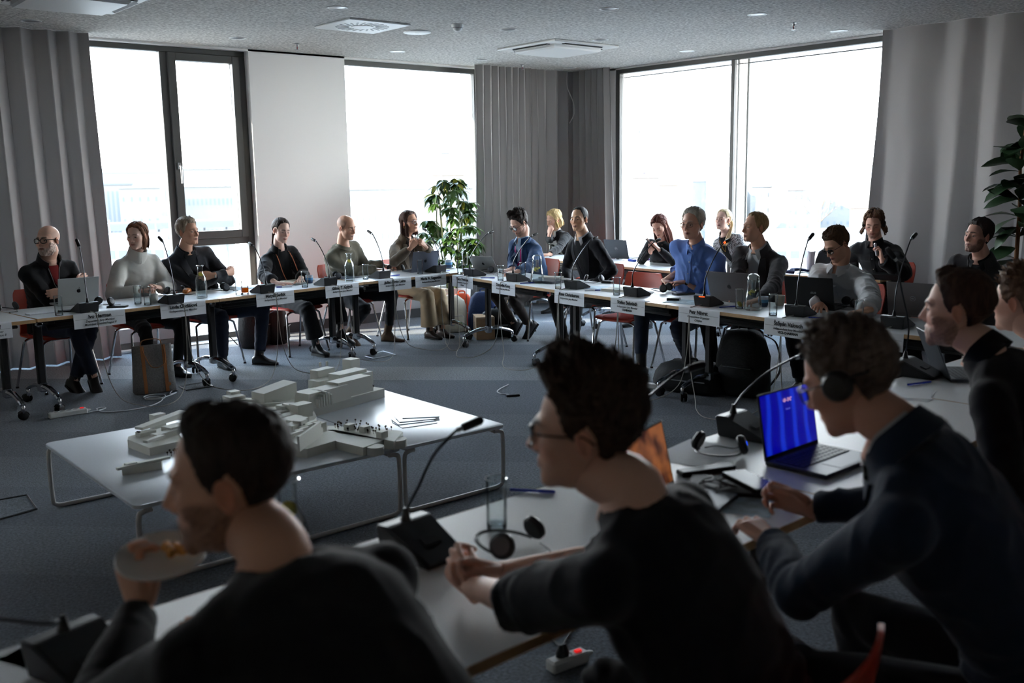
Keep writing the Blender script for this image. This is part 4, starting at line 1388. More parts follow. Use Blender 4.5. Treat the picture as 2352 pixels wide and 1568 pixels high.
        if kind == 'zip':
            ring('stand_collar', M_, -.05, .035, nr * 1.62, nr * 1.5, .05, .008, 0, root, .5)
            drape(.66, .965, lambda k: -.004 - .038 * k ** 1.2, lambda k: .004 + .038 * k ** 1.2, 9, 5, .004, .003, 'inner_collar', tp.get('shirt', M_))
            zp = [cast(.62 + .05 * i, 0, .007) for i in range(2)]
            for s in (-1, 1):
                MB().tube([cast(.64 + .05 * i, s * (.005 + .042 * (i / 6) ** 1.2), .008) for i in range(7)], .003, 5).build('zip', STEEL, root)
            MB().box(cast(.625, 0, .010), (.008, .004, .022), bev=.001).build('zip_pull', STEEL, root)
        cm = tp['collarcloth'] if tp.get('collarcloth') else sm if (kind == 'blazer' and sm is not None) else (M_ if kind == 'shirt' else None)
        if cm is not None and tp.get('collar', True):
            ring('shirt_collar', cm, -.030, .026, nr * 1.36, nr * 1.20, .035, .004, 0, root, .22)
            Rr, Fr = sframe(.97)[0], sframe(.97)[1]
            Fr = unit(Fr - nax * (Fr @ nax)); Rr = np.cross(Fr, nax)
            for s in (-1, 1):
                def on_ring(an, h, rr): return NB + nax * (h - .030 * max(0, math.sin(an))) + (Rr * math.cos(an) * s + Fr * (math.sin(an) + .05)) * rr
                top_ = [on_ring(PI / 2 - .24, .022, nr * 1.24), on_ring(PI / 2 - .62, .026, nr * 1.24), on_ring(PI / 2 - 1.05, .026, nr * 1.24)]
                tip = on_ring(PI / 2 - .52, -.052, nr * 1.62) + Fr * .006
                bot = [tip, on_ring(PI / 2 - .85, -.030, nr * 1.62), on_ring(PI / 2 - 1.15, -.012, nr * 1.56)]
                G = [[top_[j] * (1 - k) + bot[j] * k + (Rr * s * .3 + Fr) * .008 * math.sin(k * PI) for j in range(3)] for k in np.linspace(0, 1, 4)]
                MB().slab(np.array(G), .003 * s).build('collar_point', cm, root, True, 60)
    if tp.get('cuffs'):
        for s in (-1, 1):
            W, E, di, pa, pose, a = A[s]
            c = E + (W - E) * fl; ax = unit(W - E)
            MB().tube([c - ax * .035, c + ax * .012], (.037 if fl > .8 else .050) * g + add + loose * 1.2, 14, cap=False).build('cuff', tp['cuffs'], root)
    # ---- trousers and shoes
    bt = o.get('bottom', {}); TM = bt.get('mat') or cloth('black_trousers', (26, 26, 30))
    mb = MB()
    wd = bt.get('wide', 0)
    mb.sph(H + V(0, 0, -.015), (.175 * g, .135 * g, .085 * g), 14)
    for s in (-1, 1):
        hem = AN[s] + (K[s] - AN[s]) * bt.get('hem', .07)
        mb.tube([HJ[s] + V(0, -.03, 0), HJ[s] * .55 + K[s] * .45, K[s]], [.092 * g, .083 * g, .066 * g + wd * .5], 14)
        mb.sph(K[s], .066 * g + wd * .5, 12)
        mb.tube([K[s], K[s] * .5 + hem * .5, hem], [.064 * g + wd * .5, .057 * g + wd, .048 * g + wd * 1.5], 14)
    v, n, f = remeshed(mb, .0135, 3)
    dsp = .006 * ((1 - np.abs(vnoise(v, 13, sd + 21))) ** 3 - .35)
    for s in (-1, 1):
        dK = np.linalg.norm(v - K[s], axis=1)
        dsp += .005 * np.exp(-(dK / .1) ** 2) * np.sin((v - K[s]) @ unit(AN[s] - HJ[s]) * 110 + 3 * vnoise(v, 9, sd + 22))
    tb = MB(); tb.add(v + n * dsp[:, None], f)
    tb.build('trousers', TM, root, True, 180)
    for s in (-1, 1):
        fr = frame(FT[s], V(0, 0, 1))
        if 'footup' in o and s in o['footup']: fr = frame(FT[s], V(*o['footup'][s]))
        b = MB(); b.loft(shoe_rings(fr, AN[s], 1.0 if not fem else .92, bt.get('boot', 0)), 0)
        b.tube([AN[s] + fr @ V(0, -.012, -.02), AN[s] + (K[s] - AN[s]) * .30], [.040 * g, .044 * g], 12)
        shoe = b.build('shoe', bt.get('shoe') or SHOE, root, True, 50)
        q = [[AN[s] + fr @ (V(px * (1 if not fem else .92), py, pz) * (1.0 if not fem else .92)) for px, py in ((-.03, -.07), (0, -.08), (.03, -.07), (.036, .0), (.044, .10), (.036, .165), (0, .19), (-.036, .165), (-.044, .10), (-.036, 0))] for pz in (-.088 - bt.get('sole', .012), -.084)]
        MB().loft(q).build('sole', bt.get('solemat') or SOLE, shoe, True, 40)
    if o.get('glasses'): glasses(root, Rh * hs, hc, **o['glasses'])
    if o.get('headset'): headset(root, Rh, hc, **o['headset'])
    o['_'] = dict(root=root, Rh=Rh, hc=hc, NB=NB, HB=HB, cast=cast, drape=drape, S=S, A=A, spine=spine, sframe=sframe, ring=ring, g=g, nr=nr, hs=hs, Rw=Rw, base=base)
    return root
# ------------------------------------------------------------------ conference tables
LAM = mat('white_laminate', (222, 223, 224), .42, spec=.4)
WOODE = mat('birch_edge', (188, 152, 110), .55, noise=(40, .18, (1, 1, 12)))
ALU = mat('polished_aluminium', (196, 198, 202), .16, 1.0)
RUB = mat('caster_black', (18, 18, 19), .5)
CASTER = None
def caster_mesh():
    global CASTER
    if CASTER is None:
        b = MB()
        for s in (-1, 1):
            b.lathe([(0, s * .006), (.022, s * .006), (.030, s * .009), (.033, s * .016), (.030, s * .023), (.018, s * .026), (0, s * .026)][::s], 18, c=(0, 0, .034), R=rotx(PI / 2))
        b.slab(np.array([[(math.cos(a) * .037, y, .034 + math.sin(a) * .037) for y in (-.024, .024)] for a in np.linspace(.1, 2.6, 12)]), .003)
        CASTER = b.mesh('caster', RUB)
        b = MB(); b.lathe([(.012, .055), (.014, .06), (.014, .105), (.010, .112)], 12); CASTER = (CASTER, b.mesh('caster_stem', ALU))
    return CASTER
def mesh_obj(name, me, parent, loc=(0, 0, 0), rz=0):
    o = bpy.data.objects.new(name, me); COL.objects.link(o); o.parent = parent; o.location = loc; o.rotation_euler = (0, 0, rz)
    return o
TABLES = {}
TABDEPTH = {}
def table(key, a, b_, label, depth=.70, H=.74, flip=1, legs=True):
    """a, b_: the two ends of the front edge (left and right as seen from the middle of the room)"""
    a, b_ = V(*a[:2]), V(*b_[:2])
    L = np.linalg.norm(b_ - a); u = (b_ - a) / L; n = V(-u[1], u[0])
    c = (a + b_) / 2 + n * depth / 2
    t = thing('conference_table', label, 'table', (*c, 0), math.atan2(u[1], u[0]), 'white folding conference tables')
    TABLES[key] = (t, c, u, n); TABDEPTH[key] = depth / 2
    L -= .006
    MB().box((0, 0, H - .0125), (L - .004, depth - .004, .0246)).build('tabletop', LAM, t, False)
    for s in (-1, 1):
        MB().box((0, s * (depth / 2 - .001), H - .0128), (L, .002, .0250)).build('edge_band', WOODE, t, False)
        MB().box((s * (L / 2 - .001), 0, H - .0128), (.002, depth - .004, .0250)).build('edge_band', WOODE, t, False)
    for y in (-.20, .20):
        MB().box((0, y, H - .052), (L - .30, .05, .030), bev=.006).build('rail', BLACKM, t, True, 30)
    MB().box((0, -.16, H - .085), (L - .26, .045, .035), bev=.006).build('cross_beam', BLACKM, t, True, 30)
    MB().box((0, -.13, H - .115), (L - .30, .030, .020), bev=.004).build('cable_tray', BLACKM, t, True, 30)
    cm, sm = caster_mesh()
    for s in (-1, 1):
        x = s * (L / 2 - .125)
        col = MB(); col.box((x, 0, .43), (.062, .050, .54), bev=.012).build('column', BLACKM, t, True, 30)
        cap = MB(); cap.lathe([(.022, -.034), (.024, -.030), (.024, .030), (.020, .036)], 16, c=(x, -.02, H - .085), R=rotx(PI / 2)); cap.build('hinge_knob', ALU, t)
        MB().box((x, 0, H - .05), (.05, .56, .022), bev=.006).build('bearer', BLACKM, t, True, 30)
        MB().box((x, 0, .165), (.066, .064, .075), bev=.012).build('foot_hub', ALU, t, True, 30)
        for q in (-1, 1):
            fb = MB()
            P = bez([(x, q * .02, .175), (x, q * .13, .168), (x, q * .25, .135), (x, q * .292, .115)], 5)
            fb.tube(P, [.026] * 6 + [.023] * 5 + [.02] * 5, 8, flat=.75)
            fb.build('foot', ALU, t)
            w = mesh_obj('caster', cm, t, (x, q * .30 + .02, 0), s * .5 + q * .8 + hash(key) % 7 * .3)
            mesh_obj('caster_stem', sm, t, (x, q * .295, 0))
    return t
T2a, T23, T34 = (1.864,7.632,0.740), (3.337,7.820,0.740), (4.902,8.071,0.740)
def ext_pt(p, q, L):
    p, q = V(*p[:2]), V(*q[:2]); return p + unit(q - p) * L
T1a = V(*T2a[:2]) - 1.5 * V(.993, .115)
table('T1', T1a, V(*T2a[:2]) + V(-.012, -.02), 'white folding table at the left edge of the row, without a laptop')
table('T2', T2a, T23, 'white folding table holding the silver laptop and the felt tote bag beside it')
table('T3', T23, T34, 'white folding table in front of the woman with the orange cord')
T4b = ext_pt(T34, (5.849,8.126,0.740), 1.5)
table('T4', T34, T4b, 'white folding table in front of the woman in the brown jacket')
R12, R23 = (5.715,6.484,0.740), (5.593,4.868,0.740)
R1a = V(5.885, 7.985)
table('R1', R1a, R12, 'white folding table in front of the man in the blue blazer')
table('R2', R12, R23, 'white folding table with the empty red chair behind it')
R34 = V(5.50, 3.27)
table('R3', R23, R34, 'white folding table in front of the man in the grey blazer')
table('R4', V(*R34) + V(.02, -.01), R34 + 1.35 * V(.03, -1), 'white folding table whose name sign is half hidden by heads')
def nfar(x): return V(x, 2.13 + .04 * x)
NX = [-.52, 1.0, 2.5, 4.0, 5.38]
NL = ['white folding table at the bottom left corner under the dark microphone', 'white folding table under the clasped hands of the young man', 'white folding table holding the laptop with the blue screen', 'white folding table beyond the bearded man in the dark sweater']
for i in range(4): table('N%d' % (i + 1), nfar(NX[i + 1]), nfar(NX[i]), NL[i], .72)
S = [V(7.85, 9.45), V(7.76, 7.92), V(7.64, 6.40), V(8.05, 6.15), V(8.24, 4.62)]
table('S1', S[0], S[1], 'white side table behind the man in the blue blazer', .6)
table('S2', S[1], S[2], 'white side table holding the dark grey laptop in the second row', .6)
table('S3', S[3], S[4], 'white side table behind the man in the white shirt', .6)

# ------------------------------------------------------------------ chairs
REDP = mat('red_shell', (176, 58, 34), .42, spec=.4)
REDF = mat('red_pad', (168, 46, 38), .85, bump=(300, .2))
def shell_pts(w0=.225):
    prof = [(.215, .435, .205), (.20, .452, .213), (.12, .455, .222), (.0, .447, .225), (-.10, .447, .222), (-.165, .463, .212), (-.198, .505, .200), (-.213, .57, .195), (-.226, .65, .205), (-.240, .73, .212), (-.252, .80, .206), (-.258, .835, .185)]
    G = []
    for y, z, w in prof:
        row = []
        for t in np.linspace(-1, 1, 11):
            dz = .012 * t * t if z < .46 else 0
            dy = .030 * t * t if z > .5 else 0
            row.append(V(t * w, y + dy, z + dz))
        G.append(row)
    G = np.array(G)
    return G
def chair(x, y, hd, label, group='red chairs with chrome legs'):
    t = thing('conference_chair', label, 'chair', (x, y, 0), math.radians(hd) - PI / 2, group)
    G = shell_pts()
    Q = np.array([bez(G[:, j], 3) for j in range(G.shape[1])]).transpose(1, 0, 2)
    MB().slab(Q, -.011).build('shell', REDP, t, True, 60)
    rings = []
    for z, k in ((.447, .93), (.452, 1.0), (.462, 1.0), (.468, .93)):
        rings.append([(math.copysign(abs(math.cos(a)) ** .6, math.cos(a)) * .195 * k, .02 + math.copysign(abs(math.sin(a)) ** .6, math.sin(a)) * .18 * k, z) for a in np.linspace(0, 2 * PI, 24, endpoint=False)])
    MB().loft(rings).build('seat_pad', REDF, t, True, 50)
    for sx in (-1, 1):
        for sy, (yt, yb) in ((1, (.15, .235)), (-1, (-.13, -.235))):
            MB().tube(bez([(0, yt * .8, .425), (sx * .13, yt, .427), (sx * .19, yt * 1.05, .405), (sx * .205, yt * 1.12, .36), (sx * .245, yb, .012)], 5), .0105, 8).build('leg', CHROME, t)
            MB().lathe([(.014, 0), (.013, .014), (.010, .016)], 10, c=(sx * .245, yb, 0)).build('foot_glide', BLACK, t)
    MB().box((0, 0, .428), (.16, .30, .012), bev=.004).build('seat_bracket', STEEL, t, True, 30)
    return t

# ------------------------------------------------------------------ microphones
MICB = mat('mic_black', (24, 25, 28), .42, spec=.45)
def make_mic():
    t = thing('desk_microphone', 'x', 'microphone', (0, 0, 0), 0, 'gooseneck conference microphones')
    b = MB()
    P = [(-.070, -.090, 0), (.070, -.090, 0), (.064, .095, 0), (-.064, .095, 0), (-.078, -.098, .078), (.078, -.098, .078), (.066, .102, .014), (-.066, .102, .014), (-.076, -.055, .080), (.076, -.055, .080)]
    b.add(P, [(3, 2, 1, 0), (0, 1, 5, 4), (2, 3, 7, 6), (4, 5, 9, 8), (8, 9, 6, 7), (1, 2, 6, 9, 5), (0, 4, 8, 7, 3)])
    me = b.mesh('base', MICB, False)
    bm = bmesh.new(); bm.from_mesh(me); bmesh.ops.bevel(bm, geom=bm.edges[:], offset=.004, segments=2, affect='EDGES'); bm.to_mesh(me); bm.free()
    o = mesh_obj('base', me, t)
    MB().box((0, -.098, .072), (.05, .003, .005)).build('status_light', mat('status_grey', (96, 98, 102), .4), o, False)
    MB().box((0, .03, .047), (.052, .030, .004), 0, rotx(-.41), .001).build('button', BLACK, o, True, 30)
    g = MB().lathe([(.016, .076), (.012, .086), (.006, .112)], 12, c=(0, -.068, 0)); o2 = g.build('socket', MICB, t)
    return t
MIC0 = None
def mic(x, y, rz, label, lean=.20, up=.34, side=0.0, lit=False):
    """rz: direction (deg) of the speaker it serves"""
    global MIC0
    a = math.radians(rz) - PI / 2
    if MIC0 is None:
        MIC0 = make_mic(); t = MIC0; t.location = (x, y, .7402); t.rotation_euler = (0, 0, a); t['label'] = label
    else:
        t = MIC0.copy(); COL.objects.link(t); t.location = (x, y, .7402); t.rotation_euler = (0, 0, a); t['label'] = label
        for ch in list(MIC0.children):
            if ch.name.split('.')[0] in ('base', 'socket'):
                c = ch.copy(); COL.objects.link(c); c.parent = t
                for g_ in list(ch.children):
                    d = g_.copy(); COL.objects.link(d); d.parent = c
    P = bez([(0, -.068, .10), (side * .2, -.055, .10 + up * .3), (side * .5, -.068 + lean * .45, .10 + up * .68), (side * .85, -.068 + lean * .85, .10 + up * .95), (side, -.068 + lean, .10 + up)], 6)
    MB().tube(P, .0042, 8).build('gooseneck', mat('gooseneck_grey', (58, 60, 64), .3, .7), t)
    d = unit(P[-1] - P[-3])
    c = MB(); c.tube([P[-1], P[-1] + d * .004, P[-1] + d * .012, P[-1] + d * .058, P[-1] + d * .066], [.006, .0115, .0125, .0125, .008], 12)
    k = c.build('capsule', BLACK, t)
    MB().tube([P[-1] - d * .014, P[-1] - d * .001], .0078, 10).build('collar_ring', mat('lit_ring', (255, 60, 20), .4, emit=((255, 70, 20), 4)) if lit else STEEL, k)
    if lit:
        for ch in t.children:
            if ch.name.startswith('base'):
                for g in ch.children:
                    if g.name.startswith('status'):
                        g.data = g.data.copy(); g.data.materials.clear(); g.data.materials.append(MATS['lit_ring'])
    return t
def loc_of(key, dx, dy):
    """point on a table: dx along its front edge from the middle, dy from the front edge"""
    t, c, u, n = TABLES[key]; p = c + u * dx + n * (dy - .35); return p
MICS = [((2.243, 7.791), 98, 'gooseneck microphone in front of the bald bearded man', .06, .40), ((2.929, 7.832), 98, 'gooseneck microphone in front of the woman in white', .13, .40),
        ((3.797, 7.969), 97, 'gooseneck microphone in front of the woman with the orange cord', .17, .31), ((4.494, 8.092), 97, 'gooseneck microphone beside the bald man in olive', .19, .31),
        ((5.22, 8.302), 98, 'gooseneck microphone under the bald man\'s typing hands', .16, .34), ((5.95, 8.36), 98, 'gooseneck microphone before the woman in the brown jacket', .18, .33),
        ((5.99, 7.733), 4, 'gooseneck microphone leaning over the small silver laptop', .27, .32), ((5.965, 7.031), 4, 'gooseneck microphone before the man in the blue blazer', .27, .32),
        ((5.91, 6.163), 4, 'gooseneck microphone before the man in the black suit', .27, .32), ((5.87, 5.416), 4, 'gooseneck microphone by the empty red chair', .30, .33),
        ((5.80, 4.623), 4, 'gooseneck microphone with a lit red ring', .26, .36, 0, True), ((5.80, 3.827), 4, 'gooseneck microphone before the black laptop', .14, .42),
        ((5.77, 3.10), 4, 'gooseneck microphone before the half-hidden name sign', .20, .45)]
for a in MICS: mic(*a[0], *a[1:])
mic(.50, 1.93, -75, 'blurred gooseneck microphone at the bottom left corner', -.14, .05, .24)
mic(1.36, 2.00, -85, 'blurred gooseneck microphone before the young man with clasped hands', .04, .20, -.17)
mic(2.17, 2.03, -85, 'gooseneck microphone whose stem rises behind the young man', .10, .24, -.26)
mic(2.93, 2.14, -85, 'gooseneck microphone standing beside the blue screen', .12, .17, -.26)
mic(4.42, 2.26, -85, 'gooseneck microphone before the bearded man in the dark sweater', -.05, .46, .06)
mic(1.42, 7.60, 98, 'gooseneck microphone cut by the left edge', -.02, .40)

# ------------------------------------------------------------------ name signs
PAPER = mat('paper_white', (226, 228, 232), .8)
INK = mat('ink', (24, 24, 26), .8)
INKG = mat('ink_grey', (66, 66, 70), .8)
SIGNS = []
def sign(c, u, label, lines, w=.40, h=.112):
    """c: point on the table front edge; u: direction along the edge, left to right for the reader"""
    u = unit(V(u[0], u[1], 0)); a = math.atan2(u[1], u[0])
    t = thing('name_sign', label, 'sign', (c[0], c[1], .7415), a, 'name signs hung over the table edges')
    G = []
    for y, z in ((.058, .0004), (.02, .0006), (.0, .0010), (-.0035, -.001), (-.005, -.006), (-.006, -.03), (-.008, -h)):
        G.append([(x, y, z) for x in np.linspace(w / 2, -w / 2, 5)])
    MB().slab(np.array(G), .0006).build('paper', PAPER, t, True, 180)
    y = -.0085
    MB().box((0, y, -.044), (w - .02, .0006, .0012)).build('rule', INK, t, False)
    for i, (txt, size, bold, sh, dx, z) in enumerate(lines):
        text_mesh('lettering', txt, size, INK if bold else INKG, t, (dx, y - .0006 - (.0015 if z < -.06 else 0), z), (PI / 2, 0, 0),   .0013 if bold else .0003, 'CENTER', sh)
    return t
def std(name, *subs, dx=0):
    out = [(name, .037, True, 0, dx, -.028)]
    for i, s in enumerate(subs):
        up = s.isupper()
        out.append((s, .0225 if not up else .0215, up, 0 if up else .25, dx, -.062 - .025 * i))
    return out
def on_edge(c, key):
    t, cc, u, n = TABLES[key]; p = V(c[0], c[1]); e = cc - n * TABDEPTH.get(key, .35)
    return e + u * ((p - e) @ u)
uL = T23[0] - T2a[0], T23[1] - T2a[1]
uL2 = T34[0] - T23[0], T34[1] - T23[1]
uL3 = tuple(T4b - V(*T34[:2]))
uR1 = tuple(V(*R12[:2]) - R1a); uR2 = tuple(V(*R23[:2]) - V(*R12[:2])); uR3 = tuple(R34 - V(*R23[:2]))
sign(on_edge(V(*T1a) + V(1.08, .11), 'T1'), (.993, .115), 'name sign cut by the left edge', [('štof', .037, True, 0, .125, -.028), ('Member', .0225, False, .25, .13, -.062), ('Prague 8', .0225, False, .25, .145, -.087)], .46)
sign(on_edge((2.299,7.859,0.740), 'T2'), uL, 'name sign reading Ivo Herman', std('Ivo Herman', 'Dependent Jury Member', 'Municipal District Prague 8'))
sign(on_edge((2.991,7.910,0.740), 'T2'), uL, 'name sign reading Linda Obršálová', std('Linda Obršálová', 'Independent Jury Member'))
sign(on_edge((3.869,8.039,0.740), 'T3'), uL2, 'name sign reading Matyáš Sedlák', std('Matyáš Sedlák', 'Independent Jury Member'))
sign(on_edge((4.607,8.194,0.740), 'T3'), uL2, 'name sign reading Gilma T. Gylytė', std('Gilma T. Gylytė', 'Independent Jury Member'))
sign(on_edge((5.256,8.262,0.740), 'T4'), uL3, 'name sign reading Juliao Pinto Leite', std('Juliao Pinto Leite', 'Independent Jury Member'))
sign(on_edge((5.706,8.288,0.740), 'T4'), uL3, 'name sign reading Maria A. Segantini', std('Maria A. Segantini', 'Independent Jury Member'))
sign(on_edge((5.905,7.759,0.740), 'R1'), uR1, 'name sign reading Fosco Preziosa', std('Fosco Preziosa', 'Competition Organizer', 'ONplan'))
sign(on_edge((5.829,7.014,0.740), 'R1'), uR1, 'name sign reading Dominika Kong', std('Dominika Kong', 'Independent Jury Member'))
sign(on_edge((5.684,6.023,0.740), 'R2'), uR2, 'name sign reading Kees Christiaanse', std('Kees Christiaanse', 'Independent Jury Member'))
sign(on_edge((5.628,5.291,0.740), 'R2'), uR2, 'name sign reading Stefan Behnisch', std('Stefan Behnisch', 'Independent Jury Member', 'CHAIRMAN'))
sign(on_edge((5.633,4.530,0.740), 'R3'), uR3, 'name sign reading Petr Návrat', std('Petr Návrat', 'Competition Organizer', 'ONplan'))
sign(on_edge((5.571,3.735,0.740), 'R3'), uR3, 'name sign reading Štěpán Valouch', std('Štěpán Valouch', 'Independent Jury Member', 'VICE-CHAIRMAN'))
sign(on_edge(V(5.545, 3.13), 'R4'), (.03, -1), 'name sign half hidden by the dark-haired heads', std('Tittl', 'Dependent Jury Member'))
# ------------------------------------------------------------------ things on the tables
TZ = .7402
def tumbler(p, label, water=0.0, lemon=False, juice=False, h=.145, r=.031, group='straight water glasses', z=TZ):
    t = thing('drinking_glass', label, 'glass', (p[0], p[1], z), 0, group)
    MB().lathe([(0, 0), (r * .90, 0), (r * .92, .004), (r, h), (r - .0022, h), (r * .92 - .0025, .016), (0, .013)], 28).build('glass_wall', GLASS, t)
    MB().tube([(math.cos(a) * (r - .001), math.sin(a) * (r - .001), h) for a in np.linspace(0, 2 * PI, 28, endpoint=False)], .0014, 5, closed=True).build('rim', glass_mat('glass_rim', (236, 242, 246), 1.0, 1.6, .25), t)
    MB().lathe([(0, .0005), (r * .88, .0005), (r * .90, .006), (r * .88, .013), (0, .0125)], 24).build('thick_base', glass_mat('glass_base', (228, 236, 240), 1.0, 1.55, .12), t)
    if water:
        zz = .016 + (h - .02) * water
        m = translucent('orange_juice', (250, 150, 10), .7) if juice else WATER
        MB().lathe([(0, .0165), (r * .90, .0165), (r * .92 + .002 * water, zz), (0, zz)], 24).build('juice' if juice else 'water', m, t)
    if lemon: MB().lathe([(0, -.002), (.022, -.002), (.022, .002), (0, .002)], 16, c=(.004, 0, .035), R=rotx(1.0)).build('lemon_slice', mat('lemon', (222, 206, 92), .5), t)
    return t
tumbler((2.042,7.724,0.740), 'water glass left of the silver laptop', .18)
tumbler((2.726,8.006,0.740), 'half-full water glass before the woman in white', .5)
tumbler((2.752,7.858,0.740), 'nearly empty glass beside the white cup', .05)
tumbler((3.594,7.997,0.740), 'empty glass beside the orange juice')
tumbler((3.641,7.971,0.740), 'small glass of orange juice', .42, juice=True, h=.115)
tumbler((4.270,8.066,0.740), 'water glass in front of the blue cup', .25)
tumbler((5.058,8.293,0.740), 'empty glass before the bald man in olive')
tumbler((5.733,8.327,0.740), 'empty glass in front of the blue-grey laptop', .03)
tumbler((5.956,7.935,0.740), 'glass of water at the corner of the tables', .1)
tumbler((6.635,8.745,0.740), 'glass behind the corner water glass')
tumbler((5.854,7.161,0.740), 'glass before the typing hands of the man in blue blazer', .1)
tumbler((6.240,7.285,0.740), 'half-full glass beside the water jug with lemon', .45)
tumbler((5.774,6.267,0.740), 'empty tall glass before the man in the black suit', .05)
tumbler((5.796,5.581,0.740), 'glass standing before the empty red chair', .3)
tumbler((5.785,4.336,0.740), 'glass with a lemon slice beside the jug', .3, True)
tumbler((5.669,3.964,0.740), 'empty glass between the jug and the black laptop', .04)
tumbler((5.778,3.380,0.740), 'empty glass before the man in the white shirt', .02)
tumbler((8.879,7.728,0.740), 'glass on the second-row table behind the blue shirt', .3)
tumbler((8.612,9.477,0.740), 'small glass behind the man in the blue blazer', .2)
tumbler((1.624,2.021,0.740), 'blurred tall glass beside the foreground microphone', .02)
tumbler((2.417,2.154,0.740), 'glass whose rim shows over the orange-lit laptop', .02)

def carafe(p, label):
    t = thing('water_bottle', label, 'bottle', (p[0], p[1], TZ), 0, 'glass water bottles with lemon')
    pr = [(0, 0), (.042, 0), (.047, .006), (.047, .15), (.042, .175), (.026, .205), (.023, .225), (.024, .262), (.030, .274)]
    MB().lathe(pr + [(.0275, .274), (.0215, .262), (.0205, .225), (.0235, .205), (.0395, .175), (.0445, .15), (.0445, .012), (0, .010)], 32).build('glass_wall', GLASS, t)
    MB().lathe([(0, .0125), (.044, .0125), (.044, .15), (.039, .174), (.0235, .20), (0, .20)], 28).build('water', WATER, t)
    MB().lathe([(0, -.002), (.020, -.002), (.020, .002), (0, .002)], 16, c=(.002, 0, .20), R=rotx(.8)).build('lemon_slice', mat('lemon', (222, 206, 92), .5), t)
    MB().tube([(math.cos(a) * .029, math.sin(a) * .029, .274) for a in np.linspace(0, 2 * PI, 24, endpoint=False)], .002, 5, closed=True).build('rim', MATS['glass_rim'], t)
carafe((3.259,7.991,0.740), 'glass water bottle in front of the man with folded arms')
carafe((4.819,8.194,0.740), 'glass water bottle in front of the olive sweater')
carafe((1.001,2.029,1.014), 'water bottle half hidden behind the short-haired head')
def jug(p, label):
    t = thing('water_jug', label, 'jug', (p[0], p[1], TZ), 0, 'glass water jugs with lids')
    MB().lathe([(0, 0), (.052, 0), (.062, .012), (.064, .04), (.056, .11), (.046, .17), (.045, .205), (.047, .212), (.045, .212), (.043, .17), (.053, .11), (.061, .04), (.058, .014), (0, .008)], 32).build('glass_wall', GLASS, t)
    MB().lathe([(0, .0085), (.058, .0145), (.0605, .04), (.0525, .11), (.046, .15), (0, .15)], 28).build('water', WATER, t)
    MB().lathe([(.045, .212), (.045, .232), (.040, .248), (.024, .262), (0, .266), (0, .263), (.022, .259), (.038, .246), (.043, .232), (.043, .212)], 28).build('lid', GLASS, t)
    MB().lathe([(.014, .10), (.014, .215), (.012, .215), (.012, .10)], 16).build('ice_tube', MATS['glass_rim'], t)
    for k, (x, y, z) in enumerate(((.02, .01, .142), (-.02, -.012, .138), (.0, .02, .12))):
        MB().lathe([(0, -.003), (.019, -.003), (.019, .003), (0, .003)], 16, c=(x, y, z), R=rotx(.25 + .3 * k)).build('lemon_slice', MATS['lemon'], t)
jug((5.960,6.754,0.740), 'glass jug of lemon water before the blue blazer')
jug((5.793,4.225,0.740), 'glass jug of lemon water before the man in the grey blazer')

def cup(p, label, kind='white', r=.036, h=.075, saucer=False):
    t = thing('coffee_cup', label, 'cup', (p[0], p[1], TZ), 0, 'coffee cups')
    z0 = .008 if saucer else 0
    m = {'white': mat('cup_white', (214, 212, 206), .4), 'beige': mat('cup_beige', (176, 170, 152), .5), 'blue': mat('cup_grey', (196, 204, 212), .45)}[kind]
    MB().lathe([(0, z0), (r * .8, z0), (r * .92, z0 + h * .2), (r, z0 + h), (r - .003, z0 + h), (r * .85, z0 + .01), (0, z0 + .01)], 28).build('cup_wall', m, t)
    if kind == 'blue':
        MB().lathe([(r * .8 + .0006, z0 + .001), (r * .92 + .0008, z0 + h * .2), (r * .955 + .0008, z0 + h * .42)], 28).build('dark_band', mat('cup_navy', (38, 62, 92), .45), t)
        MB().lathe([(r * .955 + .0008, z0 + h * .42), (r * .985 + .0006, z0 + h * .72)], 28).build('light_band', mat('cup_blue', (84, 142, 188), .45), t)
    if saucer: MB().lathe([(0, 0), (.05, 0), (.072, .009), (.07, .011), (.048, .004), (0, .004)], 28).build('saucer', mat('cup_white', (214, 212, 206), .4), t)
    return t
cup((2.831,7.935,0.740), 'white cup beside the glasses of the woman in white')
cup((4.488,8.383,0.740), 'blue banded cup behind the water glass', 'blue')
cup((6.303,8.600,0.740), 'blue banded cup on a white saucer at the table corner', 'blue', .040, .085, True)
cup((6.002,4.284,0.740), 'blue banded cup behind the right-hand jug', 'blue')
cup((6.146,4.241,0.740), 'beige cup beside the black laptop', 'beige')
t = thing('plate', 'small white plate before the man with folded arms', 'plate', (*(3.291,8.372,0.740)[:2], TZ))
MB().lathe([(0, 0), (.05, 0), (.085, .010), (.083, .012), (.05, .004), (0, .004)], 32).build('dish', mat('cup_white', (214, 212, 206), .4), t)
b = MB()
for k in range(3): b.tube(bez([(-.05, .01 * (k - 1), .012), (-.01, .012 * (k - 1), .028), (.03, .008 * (k - 1), .026), (.055, .006 * (k - 1), .012)], 4), [.010, .015, .018, .02, .021, .022, .022, .021, .02, .018, .015, .012, .009], 8)
o = b.build('pastry', mat('glazed_pastry', (186, 112, 52), .35, noise=(40, .4)), None, True, 180); o.location = (*(3.298,8.411,0.740)[:2], TZ); o.rotation_euler = (0, 0, .8); tag(o, 'glazed golden pastry lying on the small plate', 'pastry')

